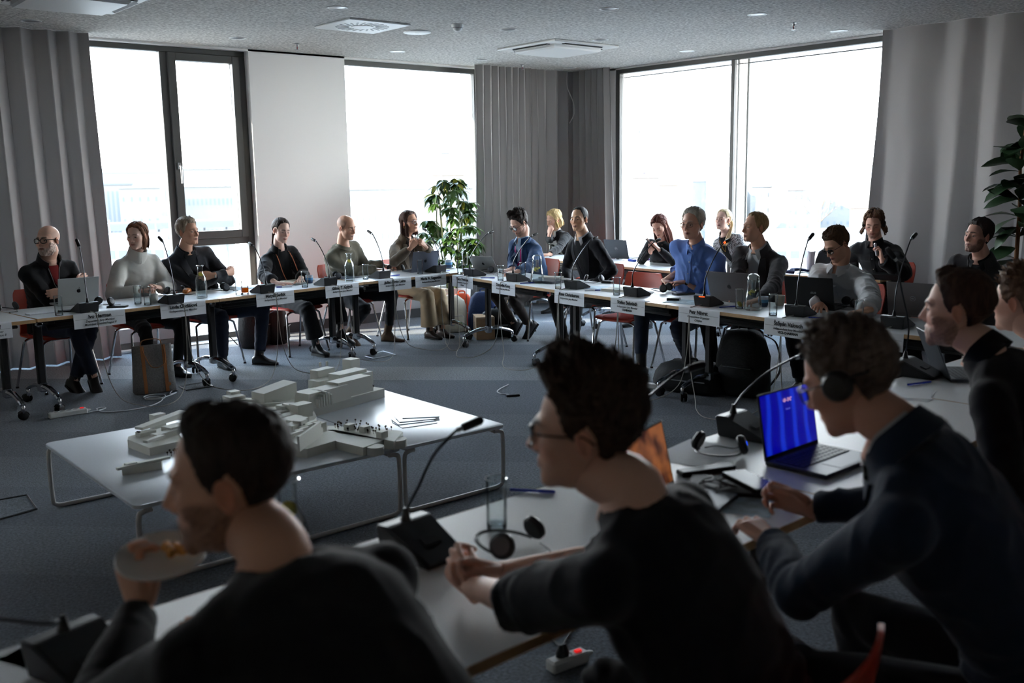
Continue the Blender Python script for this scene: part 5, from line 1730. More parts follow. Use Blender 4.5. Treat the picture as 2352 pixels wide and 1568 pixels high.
# ------------------------------------------------------------------ laptops
LAPS = dict(silver=mat('laptop_silver', (192, 194, 192), .35, .6), grey=mat('laptop_space_grey', (112, 118, 132), .38, .6), taupe=mat('laptop_taupe', (128, 122, 122), .4, .55), black=mat('laptop_black', (30, 31, 34), .42, .2), dark=mat('laptop_dark_grey', (66, 70, 76), .45, .3))
KEYM = mat('key_dark', (26, 27, 30), .5)
def apple_poly(s):
    out = []
    for a in np.linspace(0, 2 * PI, 48, endpoint=False):
        r = 1 - .12 * math.exp(-((a - PI / 2) / .32) ** 2) - .07 * math.exp(-((a - 1.5 * PI) / .25) ** 2) + .03 * math.cos(2 * a)
        x, y = math.cos(a) * r * .92, math.sin(a) * r
        d = math.hypot(x - 1.22, y - .12)
        if d < .50: k = .50 / max(d, 1e-3); x, y = 1.22 + (x - 1.22) * k, .12 + (y - .12) * k
        out.append((x * s, y * s))
    return out
def laptop(p, user, label, kind='silver', w=.31, d=.215, ang=108, mark=None, screen=None, z=TZ, lid=None):
    """p: hinge centre; user: direction (deg) toward the user; ang: opening angle"""
    t = thing('laptop', label, 'laptop', (p[0], p[1], z), math.radians(user) - PI / 2, 'laptops')
    m = LAPS[kind]
    MB().box((0, d / 2, .0075), (w, d, .015), bev=.004).build('base', m, t, True, 30)
    kb = MB().box((0, d * .36, .0156), (w * .88, d * .46, .001), 0).build('keyboard', mat('keyboard_deck', (40, 41, 44), .6), t, False)
    b = MB()
    for r in range(5):
        for c in range(13): b.box((-w * .41 + c * w * .0683, d * (.16 + .095 * r), .0168), (w * .057, d * .075, .0016))
    b.build('keys', mat('key_light', (150, 154, 160), .5) if kind == 'silver' and screen == 'blue' else KEYM, kb, False)
    MB().box((0, d * .80, .0154), (w * .36, d * .30, .0008)).build('trackpad', m, t, False)
    a = math.radians(ang - 90)
    R = rotx(a)                       # lid stands up and leans away from the user
    h = lid or d * .98
    q = lambda x, y, zz: R @ V(x, y, zz) + V(0, .004, .012)
    ld = MB().box(q(0, -.003, h / 2), (w, .006, h), 0, R, .0025).build('lid', m, t, True, 30)
    MB().box(q(0, .0003, h / 2), (w * .985, .0008, h * .975), 0, R).build('bezel', BLACK, ld, False)
    sm = {'blue': None, 'orange': None, 'pink': None}
    if screen:
        mm = screen_mat(screen, w)
        MB().box(q(0, .0009, h * .52), (w * .95, .0006, h * .90), 0, R).build('screen', mm, ld, False)
        if screen == 'blue':
            text_mesh('screen_clock', '9:35', .030, mat('clock_white', (255, 196, 214), .5, emit=((255, 190, 215), .55)), ld, q(0, .0016, h * .80), (PI / 2 + a, 0, PI), .0005)
            text_mesh('screen_date', 'Tuesday', .0085, mat('clock_blue', (120, 130, 235), .5, emit=((120, 130, 235), .35)), ld, q(0, .0016, h * .68), (PI / 2 + a, 0, PI), .0002)
    if mark == 'apple':
        mk = mat('mark_mirror_' + kind, (34, 34, 36), .3, .2) if kind != 'silver2' else m
        b = MB(); b.prism(apple_poly(.0165), 0, .0006, 0, R @ rotx(PI / 2), q(0, -.0062, h * .50))
        b.prism([(-.001, .018), (.0005, .0245), (.006, .0285), (.0075, .0275), (.0060, .0215), (.002, .0185)], 0, .0006, 0, R @ rotx(PI / 2), q(0, -.0062, h * .50))
        b.build('lid_mark', mk, ld, False)
    if mark == 'asus': text_mesh('lid_mark', '/SUS', .020, mat('mark_silver', (176, 178, 182), .3, .6), ld, q(.03, -.0066, h * .50), (PI / 2 + a, 0, 0), .0008, shear=.25, spacing=1.1)
    if mark == 'ring':
        b = MB(); b.tube([q(math.cos(k) * .017, -.0066, h * .52 + math.sin(k) * .017) for k in np.linspace(0, 2 * PI, 28, endpoint=False)], .0013, 5, closed=True)
        b.build('lid_mark', mat('mark_silver', (176, 178, 182), .3, .6), ld)
        text_mesh('lid_mark', 'DELL', .0095, MATS['mark_silver'], ld, q(0, -.0066, h * .52), (PI / 2 + a, 0, 0), .0005)
    return t
def screen_mat(kind, w):
    if 'screen_' + kind in MATS: return MATS['screen_' + kind]
    m = bpy.data.materials.new('screen_' + kind); m.use_nodes = True; nt = m.node_tree
    b = nt.nodes['Principled BSDF']; b.inputs['Base Color'].default_value = (.01, .01, .012, 1); b.inputs['Roughness'].default_value = .25
    tc = nt.nodes.new('ShaderNodeTexCoord')
    if kind == 'blue':
        wv = nt.nodes.new('ShaderNodeTexWave'); wv.inputs['Scale'].default_value = 4; wv.inputs['Distortion'].default_value = 7; wv.inputs['Detail'].default_value = 1; wv.inputs['Detail Scale'].default_value = .6
        nt.links.new(tc.outputs['Object'], wv.inputs['Vector'])
        r = nt.nodes.new('ShaderNodeValToRGB'); r.color_ramp.elements[0].color = (.000, .000, .30, 1); r.color_ramp.elements[1].color = (.004, .03, .62, 1); r.color_ramp.elements[0].position = .55
        nt.links.new(wv.outputs['Color'], r.inputs[0]); st = .85
    else:
        n = nt.nodes.new('ShaderNodeTexNoise'); n.inputs['Scale'].default_value = 14
        nt.links.new(tc.outputs['Object'], n.inputs['Vector'])
        r = nt.nodes.new('ShaderNodeValToRGB')
        a, c = ((.05, .012, .006, 1), (.30, .10, .03, 1)) if kind == 'orange' else ((.10, .07, .09, 1), (.13, .09, .11, 1))
        r.color_ramp.elements[0].color = a; r.color_ramp.elements[1].color = c; r.color_ramp.elements[0].position = .4; r.color_ramp.elements[1].position = .65
        nt.links.new(n.outputs['Fac'], r.inputs[0]); st = .8
    nt.links.new(r.outputs[0], b.inputs['Emission Color']); b.inputs['Emission Strength'].default_value = st
    MATS['screen_' + kind] = m
    return m
laptop((2.347,8.286,0.740), 92, 'open silver laptop before the bald bearded man', 'silver', .32, .225, 104, 'apple')
laptop((5.903,8.491,0.740), 84, 'blue-grey laptop before the woman in the brown jacket', 'grey', .315, .22, 104, 'apple')
laptop((6.343,7.987,0.740), 18, 'small silver laptop tipped far open beside the corner curtain', 'silver', .30, .21, 128, 'apple')
laptop((6.050,4.605,0.740), 8, 'large taupe laptop before the man in the grey blazer', 'taupe', .36, .25, 112, 'apple')
laptop((6.112,3.959,0.740), 10, 'black laptop before the man in the white shirt', 'black', .36, .24, 106, 'asus')
laptop((6.242,3.249,0.740), 10, 'silver-grey laptop beside the half-hidden name sign', 'taupe', .34, .24, 106, 'ring')
laptop((8.417,8.087,0.740), 8, 'dark grey laptop on the second-row table', 'dark', .33, .23, 106, 'ring')
laptop((2.83, 1.885), -88, 'foreground laptop with a glowing blue screen', 'dark', .33, .23, 100, None, 'blue')
laptop((2.112,1.880,0.740), -72, 'laptop with a dim orange screen behind the young man', 'dark', .31, .21, 103, None, 'orange')
laptop((4.504,2.195,0.740), -48, 'laptop with a pinkish screen beyond the bearded man', 'dark', .32, .22, 112, None, 'pink')
t = thing('closed_laptop', 'closed dark grey laptop beside the jug', 'laptop', (*(6.077,6.739,0.740)[:2], TZ), .1)
MB().box((0, 0, .008), (.22, .31, .016), bev=.004).build('base', LAPS['dark'], t, True, 30); MB().box((0, 0, .020), (.22, .31, .006), bev=.002).build('lid', LAPS['dark'], t, True, 30)

# ------------------------------------------------------------------ headsets, phones, pens, papers
def headset_obj(p, rz, label, led=False, s=1.0, z=TZ):
    t = thing('headphones', label, 'headphones', (p[0], p[1], z), rz, 'black conference headphones'); t.scale = (s, s, s)
    b = MB(); b.tube([(math.cos(a) * .075, math.sin(a) * .10, .014 + .012 * math.sin(a)) for a in np.linspace(-.15, PI + .15, 20)], .007, 6, flat=.5); b.build('headband', BLACK, t)
    for q in (-1, 1):
        c = MB(); c.lathe([(0, 0), (.028, 0), (.034, .006), (.034, .018), (.026, .026), (0, .028)], 20, c=(q * .066, -.02, .036), R=roty(q * 1.2) @ rotx(.2)); e = c.build('earcup', BLACK, t)
        k = MB(); k.lathe([(.016, .0285), (.024, .0268), (.024, .0245)], 16, c=(q * .066, -.02, .036), R=roty(q * 1.2) @ rotx(.2)); k.build('cup_ring', mat('ring_grey', (92, 94, 98), .4), e)
        if led:
            k = MB(); k.lathe([(0, .0290), (.008, .0290), (.008, .028)], 12, c=(q * .066, -.02, .036), R=roty(q * 1.2) @ rotx(.2)); k.build('status_light', mat('blue_led', (20, 90, 255), .4, emit=((10, 80, 255), 2.0)), e)
    b = MB(); b.tube(bez([(.06, -.05, .008), (.03, -.10, .004), (-.03, -.09, .004), (-.05, -.13, .004)], 6), .0022, 5); b.build('cable', BLACK, t)
    return t
headset_obj((2.460,8.048,0.740), 1.9, 'black headphones beside the phone and the silver laptop')
headset_obj((1.795,8.259,0.740), .4, 'black headphones at the left edge of the table')
headset_obj((3.593,8.338,0.740), 1.3, 'black headphones right of the first water bottle')
headset_obj((3.203,8.467,0.740), .2, 'headphones lying behind the microphone of the woman in white')
headset_obj((4.847,8.530,0.740), 1.2, 'black headphones left of the second water bottle')
headset_obj((5.721,8.773,0.740), 2.2, 'black headphones under the typing hands')
headset_obj((6.314,7.877,0.740), .6, 'headphones tangled with white cord by the small laptop')
headset_obj((6.370,6.414,0.740), -1.2, 'black headphones between the black suit and the red chair')
headset_obj((6.196,5.422,0.740), .4, 'black headphones before the man in the blue shirt')
headset_obj((8.578,7.605,0.740), .4, 'headphones on the second-row table beside the blue shirt')
headset_obj((6.372,3.825,0.740), .9, 'black headphones before the white shirt')
headset_obj((2.650,2.060,0.740), 2.0, 'black headphones with blue lights before the blue screen', True)
headset_obj((1.553,1.872,0.740), .3, 'blurred black headphones beside the clasped hands')
def slab_item(name, label, cat, p, size, rz, m, bev=.003, group=None, z=TZ):
    o = MB().box((0, 0, size[2] / 2), size, bev=bev).build(name, m, None, True, 30); o.location = (p[0], p[1], z); o.rotation_euler = (0, 0, rz)
    return tag(o, label, cat, group)
PHB = mat('phone_black', (16, 17, 20), .2, spec=.6)
slab_item('phone', 'black phone beside the headphones of the bald bearded man', 'phone', (2.528,7.900,0.740), (.075, .15, .012), .9, PHB)
slab_item('phone', 'black phone under the silver laptop edge', 'phone', (2.161,7.913,0.740), (.08, .15, .010), 1.3, PHB)
slab_item('phone', 'black wallet phone before the man in the blue shirt', 'phone', (6.190,5.201,0.740), (.09, .17, .016), 1.2, PHB)
slab_item('interpreter_unit', 'black interpreter receiver lying by the blue shirt', 'receiver', (5.829,4.997,0.740), (.06, .10, .022), .5, BLACK)
slab_item('interpreter_unit', 'black interpreter receiver beside the headphones of the black suit', 'receiver', (6.394,6.274,0.740), (.06, .10, .022), .3, BLACK)
slab_item('pencil_case', 'blue pencil case on the second-row table', 'case', (8.259,7.707,0.740), (.16, .05, .025), 1.2, mat('royal_blue', (32, 62, 158), .6), .01)
slab_item('eyeglass_case', 'purple case on the second-row table', 'case', (8.440,7.676,0.740), (.14, .05, .03), 1.5, mat('violet', (130, 50, 160), .5), .012)
PENB = mat('pen_blue', (28, 52, 170), .35)
def pen(p, rz, label, m=None):
    t = thing('pen', label, 'pen', (p[0], p[1], TZ + .005), rz, 'blue ballpoint pens')
    MB().tube([(-.07, 0, 0), (.035, 0, 0)], .0042, 8).build('barrel', m or PENB, t); MB().tube([(.02, 0, 0), (.066, 0, 0), (.072, 0, 0)], [.0052, .0052, .003], 8).build('cap', PENB, t)
WPEN = mat('pen_white', (214, 220, 230), .4)
for p, a, l, m in (((4.136,8.213,0.740), 2.6, 'blue and white pen before the woman with the orange cord', WPEN), ((5.436,8.355,0.740), .1, 'blue pen before the typing hands', None), ((6.081,8.360,0.740), .2, 'blue pen beside the corner cup', None),
                   ((5.925,7.448,0.740), -.9, 'blue pen beside the microphone at the small laptop', None), ((5.872,6.795,0.740), -.4, 'blue pen left of the jug with lemon', None), ((5.861,5.927,0.740), -.5, 'white and blue pen before the black suit', WPEN),
                   ((5.785,4.442,0.740), -.3, 'blue pen left of the glass with lemon', None), ((5.759,3.658,0.740), -1.0, 'blue pen before the black laptop', None), ((5.800,3.303,0.740), -2.2, 'blue pen by the half-hidden name sign', None),
                   ((1.905,2.193,0.740), -.9, 'blurred blue pen at the young man\'s shoulder', None), ((4.247,2.165,0.740), -.3, 'blue pen before the bearded man in the dark sweater', None)):
    pen(p, a, l, m)
def sheet(p, rz, label, w=.21, h=.297, m=None, n=1, name='paper_sheet', th=.001):
    o = MB()
    for i in range(n): o.box((.01 * i, .006 * i, th * (i + .5)), (w, h, th), 0, rotz(.12 * i))
    o = o.build(name, m or PAPER, None, False); o.location = (p[0], p[1], TZ + .0002); o.rotation_euler = (0, 0, rz)
    return tag(o, label, 'paper')
PRINT = mat('printed_paper', (176, 198, 210), .6, noise=(22, .35))
sheet((2.023,7.951,0.740), .1, 'white booklet beside the first water glass', .30, .10, None, 1, 'booklet', .008)
sheet((3.785,8.489,0.740), .3, 'printed sheet beside the orange juice', .21, .297, PRINT, 2)
sheet((4.317,8.400,0.740), .4, 'dark printed card before the woman with the orange cord', .15, .21, mat('dark_print', (70, 84, 84), .5), 1, 'printed_card')
sheet((4.486,8.624,0.740), .2, 'open notebook under the arms of the woman in black', .26, .20, mat('notebook_cream', (206, 202, 190), .8), 1, 'notebook', .012)
sheet((4.998,8.551,0.740), .1, 'grey tablet behind the second water bottle', .25, .18, LAPS['grey'], 1, 'tablet', .007)
sheet((6.313,6.951,0.740), .5, 'open notebook with cream pages before the black suit', .14, .21, mat('notebook_cream', (206, 202, 190), .8), 1, 'notebook', .022)
sheet((6.058,6.008,0.740), .2, 'printed map sheets before the empty chair', .21, .297, PRINT, 3)
sheet((6.009,5.766,0.740), .1, 'stack of notebooks before the empty red chair', .17, .24, mat('notebook_cream', (206, 202, 190), .8), 2, 'notebook_stack', .010)
sheet((5.813,4.857,0.740), .1, 'printed sheets beside the lit microphone', .22, .30, PRINT, 3)
sheet((6.020,5.566,0.740), .6, 'papers behind the microphone at the red chair', .21, .28, None, 2)
sheet((6.018,3.480,0.740), .05, 'white papers before the white shirt', .30, .21, None, 2)
sheet((5.874,3.226,0.740), .05, 'white papers under the last microphone on that side', .21, .297, None, 1)
sheet((2.616,2.129,0.740), .2, 'white sheet under the headphones with blue lights', .30, .21, None, 1)
sheet((2.271,1.746,0.740), .5, 'printed map under the cables before the navy jacket', .21, .30, PRINT, 1)
sheet((4.014,2.097,0.740), .3, 'folded printed papers before the bearded man', .24, .20, None, 3)
sheet((0.408,2.008,0.740), .1, 'white paper at the bottom left corner of the table', .21, .30, None, 1)
sheet((0.533,2.023,0.740), .4, 'white paper under the bottom left microphone', .21, .30, None, 1)
slab_item('tablet_case', 'black folio tablet before the navy jacket', 'tablet', (2.383,1.813,0.740), (.17, .24, .012), .6, mat('folio_black', (26, 24, 26), .6))
slab_item('power_bank', 'thin black receiver lying before the navy jacket', 'receiver', (2.459,1.959,0.740), (.20, .045, .018), -.35, BLACK)
b = MB()
for k in range(5): b.tube(bez([V(-.15 + .03 * k, .06 * math.sin(k * 2), .004), V(-.02, .05 - .03 * k, .012), V(.06 - .02 * k, -.04 * math.cos(k), .016), V(.14, .02 * k - .05, .004)], 6), .0025, 5)
o = b.build('cables', BLACK, None); o.location = (*(2.371,1.823,0.740)[:2], TZ + .012); tag(o, 'tangle of thin black cables before the navy jacket', 'cables')
b = MB()
for k in range(5): b.tube(bez([V(-.06, .03 * math.sin(k * 2), .004), V(-.01, .03 - .015 * k, .03 + .01 * k), V(.03 - .01 * k, -.03 * math.cos(k), .05), V(.08, .015 * k - .03, .01)], 6), .0022, 5)
o = b.build('earphone_cord', mat('cord_white', (206, 208, 212), .6), None); o.location = (*(6.198,7.594,0.740)[:2], TZ + .004); tag(o, 'tangle of white cord beside the small silver laptop', 'cord')
t = thing('snack_bag', 'crumpled white paper bag on the table behind the white shirt', 'bag', (*(8.578,5.568,0.740)[:2], TZ), .5)
rr = random.Random(2); P = []
for z, k in ((0, .8), (.05, 1), (.12, 1.0), (.17, .9), (.20, .95)): P.append([(math.cos(a) * .06 * k * (1 + rr.uniform(-.12, .12)), math.sin(a) * .04 * k * (1 + rr.uniform(-.12, .12)), z + rr.uniform(-.006, .006)) for a in np.linspace(0, 2 * PI, 14, endpoint=False)])
MB().loft(P).build('paper', mat('bag_paper', (214, 206, 210), .8), t, True, 20); MB().box((0, -.043, .05), (.06, .004, .03), 0, rotx(.1)).build('red_print', mat('red_print', (190, 50, 60), .7), t, False)
b = MB()
for k in range(6): b.tube(bez([V(-.12, .02 * k - .05, .012), V(-.03, .03 * math.sin(k), .032), V(.05, .02 * math.cos(k * 2), .03), V(.13, .02 * k - .06, .012)], 5), .014, 6)
o = b.build('scarf', mat('navy_scarf', (46, 52, 92), .9), None, True, 180); o.location = (*(8.331,5.574,0.740)[:2], TZ); tag(o, 'crumpled navy scarf on the table behind the white shirt', 'scarf')

# microphone cables hanging in front of the tables
CAB = mat('cable_grey', (150, 146, 138), .6)
def hang(p, q, out, label, sag=.02):
    p, q, out = V(*p, .752), V(*q, .752), V(*out, 0)
    m_ = (p + q) / 2
    P = bez([p, p + out * .09 + V(0, 0, -.006), p + out * .125 + V(0, 0, -.05), p * .97 + q * .03 + out * .14 + V(0, 0, -.42), p * .86 + q * .14 + out * .18 - V(0, 0, .66), p * .7 + q * .3 + out * .30 + V(0, 0, -.742 + sag), m_ + out * .36 + V(0, 0, -.744 + sag * .2), p * .25 + q * .75 + out * .28 + V(0, 0, -.735 + sag), p * .08 + q * .92 + out * .17 - V(0, 0, .60), p * .02 + q * .98 + out * .14 + V(0, 0, -.38), q + out * .125 + V(0, 0, -.05), q + out * .09 + V(0, 0, -.006), q], 5)
    P[:, 2] = np.maximum(P[:, 2], .0045)
    tag(MB().tube(P, .0036, 6).build('microphone_cable', CAB), label, 'cable', 'grey cables between the microphones')
fl = [(a[0][0], a[0][1]) for a in MICS]
CL = ['woman in white', 'orange juice glass', 'blue banded cup', 'bald man in olive', 'blue-grey laptop']
def base_front(i): a = math.radians(MICS[i][1]); return (MICS[i][0][0] - math.cos(a) * .1, MICS[i][0][1] - math.sin(a) * .1)
for i in range(12):
    o1 = (.10, -.99) if i < 5 else ((-.6, -.6) if i == 5 else (-.99, .07))
    hang(base_front(i), base_front(i + 1), o1, 'grey cable looping down from the %s microphone' % ['first', 'second', 'third', 'fourth', 'fifth', 'sixth', 'seventh', 'eighth', 'ninth', 'tenth', 'eleventh', 'twelfth'][i] + ' counted from the left curtain')
# ------------------------------------------------------------------ low tables and the model
TUBE = mat('white_tube', (196, 192, 188), .4, spec=.5)
TOPW = mat('low_table_top', (222, 227, 233), .34, spec=.5)
def low_table(x0, x1, y0, y1, label, H=.36):
    t = thing('coffee_table', label, 'table', ((x0 + x1) / 2, (y0 + y1) / 2, 0), 0, 'low white tables under the model')
    w, d = x1 - x0, y1 - y0
    P = []
    for z, k in ((H - .018, -.003), (H - .016, 0), (H - .002, 0), (H, -.003)):
        P.append([(sx * (w / 2 - .035 + k) + .035 * math.cos(a) * 1, sy * (d / 2 - .035 + k) + .035 * math.sin(a), z) for sx, sy, a0 in ((1, 1, 0), (-1, 1, PI / 2), (-1, -1, PI), (1, -1, 1.5 * PI)) for a in np.linspace(a0, a0 + PI / 2, 6)])
    MB().loft(P).build('tabletop', TOPW, t, True, 30)
    for s in (-1, 1):
        y = s * (d / 2 - .012); a, h = w / 2 - .014, H - .030
        pts = [(-a + .06, y, h), (-a + .02, y, h - .006), (-a, y, h - .04), (-a, y, .06), (-a + .015, y, .02), (-a + .05, y, .011), (a - .05, y, .011), (a - .015, y, .02), (a, y, .06), (a, y, h - .04), (a - .02, y, h - .006), (a - .06, y, h)]
        MB().tube(np.vstack([bez(pts[:6], 4), bez(pts[6:], 4)]), .0115, 10).build('leg_loop', TUBE, t)
    for s in (-1, 1): MB().box((s * (w / 2 - .06), 0, H - .030), (.03, d - .06, .02), bev=.004).build('bearer', TUBE, t, True, 30)
low_table(1.30, 2.645, 4.05, 5.42, 'larger white low table on a tube frame under the left of the model')
low_table(2.652, 3.33, 4.05, 5.42, 'narrower white low table with the brochures on it')
MOD = mat('model_white', (238, 238, 230), .75)
TREE_DOT = mat('model_tree', (62, 48, 36), .8)
mz = .3602
t = thing('site_model', 'white architectural city model with terraces lying on the low tables', 'model', (2.4, 4.7, mz))
def mp(p): return (p[0] - 2.4, p[1] - 4.7)
def slabm(poly, z0, z1, name='base_slab'): return MB().prism([mp(p) for p in poly], z0, z1).build(name, MOD, t, False)
# long block at the back right, the middle field, the pier at the front, the two low strips at the left
A, B_, C_ = (2.646,4.947,0.360), (3.213,5.096,0.360), (3.186,5.217,0.415)
slabm([A, B_, C_, (2.769,5.302,0.415), (2.611,5.336,0.415), (2.402,4.817,0.415)], 0, .056)
slabm([(2.297,5.379,0.410), (2.769,5.302,0.415), (2.551,4.759,0.410), (2.265,4.407,0.410), (2.196,4.712,0.410), (2.099,4.931,0.410)], 0, .050)
slabm([(2.238,4.800,0.410), (2.507,4.814,0.410), (2.443,4.480,0.410), (2.722,4.156,0.410), (2.584,4.028,0.410), (2.486,4.440,0.410), (2.375,4.247,0.410), (2.192,4.204,0.360), (2.112,4.351,0.360), (1.995,4.490,0.410)], 0, .046)
slabm([(2.491,4.589,0.405), (2.738,4.192,0.405), (2.685,4.097,0.405), (2.563,4.096,0.405), (2.544,4.089,0.360), (2.416,4.047,0.360), (2.378,4.245,0.405)], 0, .043)
for c, r in (((2.637,4.083,0.380), .050), ((2.481,4.041,0.380), .044)):
    MB().lathe([(r, 0), (r, .040), (0, .040)], 24, c=(*mp(c), 0)).build('round_terrace', MOD, t, True, 30)
slabm([(1.602,5.023,0.360), (1.628,4.780,0.360), (1.808,4.805,0.400), (1.903,5.169,0.400), (1.625,5.081,0.400)], 0, .042)
slabm([(1.411,4.538,0.360), (1.586,4.508,0.360), (1.620,4.592,0.395), (1.436,4.604,0.395)], 0, .036)
def blk(p, w, d, h, rz=0.0, z=.05, name='building_block', cut=0.0, tilt=0.0):
    x, y = mp(p)
    b = MB()
    v = np.array([(-w / 2, -d / 2, 0), (w / 2, -d / 2, 0), (w / 2, d / 2, 0), (-w / 2, d / 2, 0), (-w / 2 + cut, -d / 2 + cut, h), (w / 2, -d / 2 + cut, h + tilt), (w / 2, d / 2, h + tilt), (-w / 2 + cut, d / 2, h)]) @ rotz(rz).T
    b.add(v + V(x, y, z), [(3, 2, 1, 0), (4, 5, 6, 7), (0, 1, 5, 4), (1, 2, 6, 5), (2, 3, 7, 6), (3, 0, 4, 7)])
    return b.build(name, MOD, t, False)
blk((2.745,5.033,0.420), .34, .13, .085, .26, cut=.02); blk((2.971,5.111,0.420), .30, .12, .10, .26, cut=.02); blk((3.185,5.315,0.420), .10, .10, .085, .26)
for k in range(6): blk(V(*(2.646,4.989,0.420)) + V(.02 * k, .006 * k, 0), .012, .13, .085 - .012 * abs(k - 3), .26)
blk((3.078,5.307,0.420), .24, .10, .105, .26); blk((2.960,5.402,0.420), .18, .10, .055, .26, z=.056); blk((3.001,5.492,0.420), .15, .07, .10, .26, z=.056)
for k in (0, 1): blk(V(*(3.039,5.588,0.420)) + V(.05 * k, 0, 0), .012, .012, .03, 0, .15)
blk((3.223,5.508,0.420), .08, .08, .14, .26); blk((2.758,5.282,0.420), .22, .05, .03, .26); blk((2.826,5.353,0.420), .28, .04, .02, .26)
blk((2.551,5.266,0.420), .24, .12, .075, .20, tilt=.03); blk((2.338,5.359,0.420), .10, .09, .055, .1); blk((2.361,5.416,0.420), .06, .06, .07, .1)
blk((2.408,5.293,0.420), .30, .07, .022, -.55, z=.075, tilt=-.03); blk((2.430,5.195,0.420), .26, .02, .02, -.55); blk((2.427,5.077,0.420), .26, .02, .014, -.5)
blk((2.468,4.950,0.420), .10, .07, .05, .15); blk((2.514,4.907,0.420), .14, .10, .06, .15, tilt=-.02); blk((2.488,4.818,0.420), .10, .08, .075, .15)
for k, (p, w, d, h) in enumerate((((2.414,4.987,0.420), .12, .06, .03), ((2.404,4.898,0.420), .13, .05, .032), ((2.375,4.788,0.420), .14, .06, .035), ((2.339,4.664,0.420), .14, .06, .045), ((2.331,4.830,0.420), .06, .06, .04), ((2.336,4.920,0.420), .08, .05, .03), ((2.352,4.601,0.420), .10, .07, .05), ((2.283,4.517,0.420), .09, .06, .05), ((2.331,4.532,0.420), .06, .05, .06))):
    blk(p, w, d, h, .12 + .05 * k)
MB().prism([mp(p) for p in ((2.155,4.290,0.420), (2.149,4.189,0.420), (2.397,4.410,0.420), (2.455,4.542,0.420), (2.348,4.517,0.420))], .046, .075).build('terrace_block', MOD, t, False)
for k in range(4): blk(V(*(2.234,4.385,0.420)) + V(.05 * k, .045 * k, 0), .10, .022, .016, .35, .075)
blk((2.254,4.287,0.420), .012, .30, .075, -.86, .046); blk((2.407,4.461,0.420), .05, .05, .05, .3, .046)
for p in ((2.541,4.388,0.410), (2.577,4.293,0.410), (2.586,4.141,0.410)): blk(p, .045, .04, .035, .2, .043)
blk((1.825,5.136,0.420), .32, .055, .014, .42, .07, tilt=.02); blk((1.862,5.300,0.420), .07, .05, .085, .2, 0); blk((1.707,5.049,0.410), .09, .05, .02, .2, .042); blk((1.767,4.933,0.410), .14, .05, .03, .3, .042); blk((1.677,4.843,0.410), .12, .03, .014, .45, .06); blk((1.835,4.990,0.410), .10, .08, .04, .3, .042)
blk((1.511,4.532,0.400), .26, .02, .012, .12, .036); blk((1.455,4.545,0.400), .05, .03, .016, .1, .036)
MB().tube([(*mp((2.251,5.347,0.410)), 0), (*mp((2.251,5.347,0.410)), .10)], .004, 6).build('flag_post', MOD, t)
b = MB(); r_ = random.Random(9)
def dots(p, q, w, n, zz=.046):
    p, q = V(*mp(p)), V(*mp(q))
    for _ in range(n):
        k = r_.random(); c = p + (q - p) * k + V(r_.uniform(-w, w), r_.uniform(-w, w)); h = r_.uniform(.012, .022)
        b.tube([(*c, zz), (*c, zz + h)], .0012, 4); b.sph((*c, zz + h), .0055, 6)
dots((2.567,4.490,0.410), (2.670,4.180,0.410), .07, 46, .043); dots((2.635,4.969,0.420), (3.041,5.130,0.420), .008, 40, .056); dots((3.090,5.170,0.420), (3.151,5.165,0.420), .02, 14, .056); dots((2.403,4.591,0.420), (2.459,4.577,0.420), .02, 10); dots((1.675,4.600,0.400), (1.731,4.611,0.400), .03, 16, .036); dots((1.652,5.041,0.410), (1.690,5.065,0.410), .02, 5, .042); dots((2.518,4.818,0.420), (2.503,4.776,0.420), .01, 3)
tag(b.build('model_trees', TREE_DOT, t), kind='stuff')
for k, (p, a) in enumerate((((2.978,4.424,0.365), .28), ((2.998,4.476,0.367), .18), ((3.031,4.498,0.370), .10), ((3.090,4.526,0.373), -.10))):
    o = MB().box((0, 0, .0015), (.15, .21, .003), 0, rotx(0)).build('brochure', mat('brochure_blue', (176, 196, 214), .4, noise=(14, .15)), None, False)
    o.location = (p[0], p[1], .3603 + .0034 * k); o.rotation_euler = (0, 0, a + 1.1); tag(o, ['bottom brochure of the fanned stack on the low table', 'second brochure from the bottom of the fanned stack', 'third brochure from the bottom of the fanned stack', 'topmost brochure of the fanned stack on the low table'][k], 'brochure', 'fanned blue brochures')

# ------------------------------------------------------------------ things on the floor
FELT = mat('grey_felt', (132, 130, 128), .95, noise=(90, .18), bump=(200, .3))
TAN = mat('tan_leather', (172, 112, 66), .55)
bl, br_ = (2.630,7.937,0.000), (2.964,7.892,0.000)
c = (V(*bl) + V(*br_)) / 2; u = unit(V(*br_) - V(*bl)); W_ = np.linalg.norm(V(*br_) - V(*bl))
t = thing('tote_bag', 'tall grey felt tote bag with tan leather straps standing under the table', 'bag', (c[0], c[1] + .06, 0), math.atan2(u[1], u[0]))
rings = []
for z, k, d in ((.0, .96, .075), (.01, 1, .085), (.15, .97, .07), (.28, .94, .05), (.395, .92, .022)):
    rings.append([(math.copysign(abs(math.cos(a)) ** .45, math.cos(a)) * W_ / 2 * k, math.copysign(abs(math.sin(a)) ** .6, math.sin(a)) * d, z) for a in np.linspace(0, 2 * PI, 28, endpoint=False)])
MB().loft(rings).build('bag_body', FELT, t, True, 60)
for sx in (-1, 1):
    MB().slab(np.array([[(sx * W_ * .25 + dx, -(.077 - .055 * k ** 1.2) - .012, .01 + .385 * k) for dx in (-.014, .014)] for k in np.linspace(0, 1, 8)]), .003).build('strap', TAN, t, True, 60)
MB().tube(bez([(-W_ * .25, -.036, .39), (-W_ * .22, -.05, .33), (-.02, -.085, .22), (.08, -.075, .25), (W_ * .25, -.036, .39)], 6), .008, 6, flat=.4).build('handle', TAN, t)
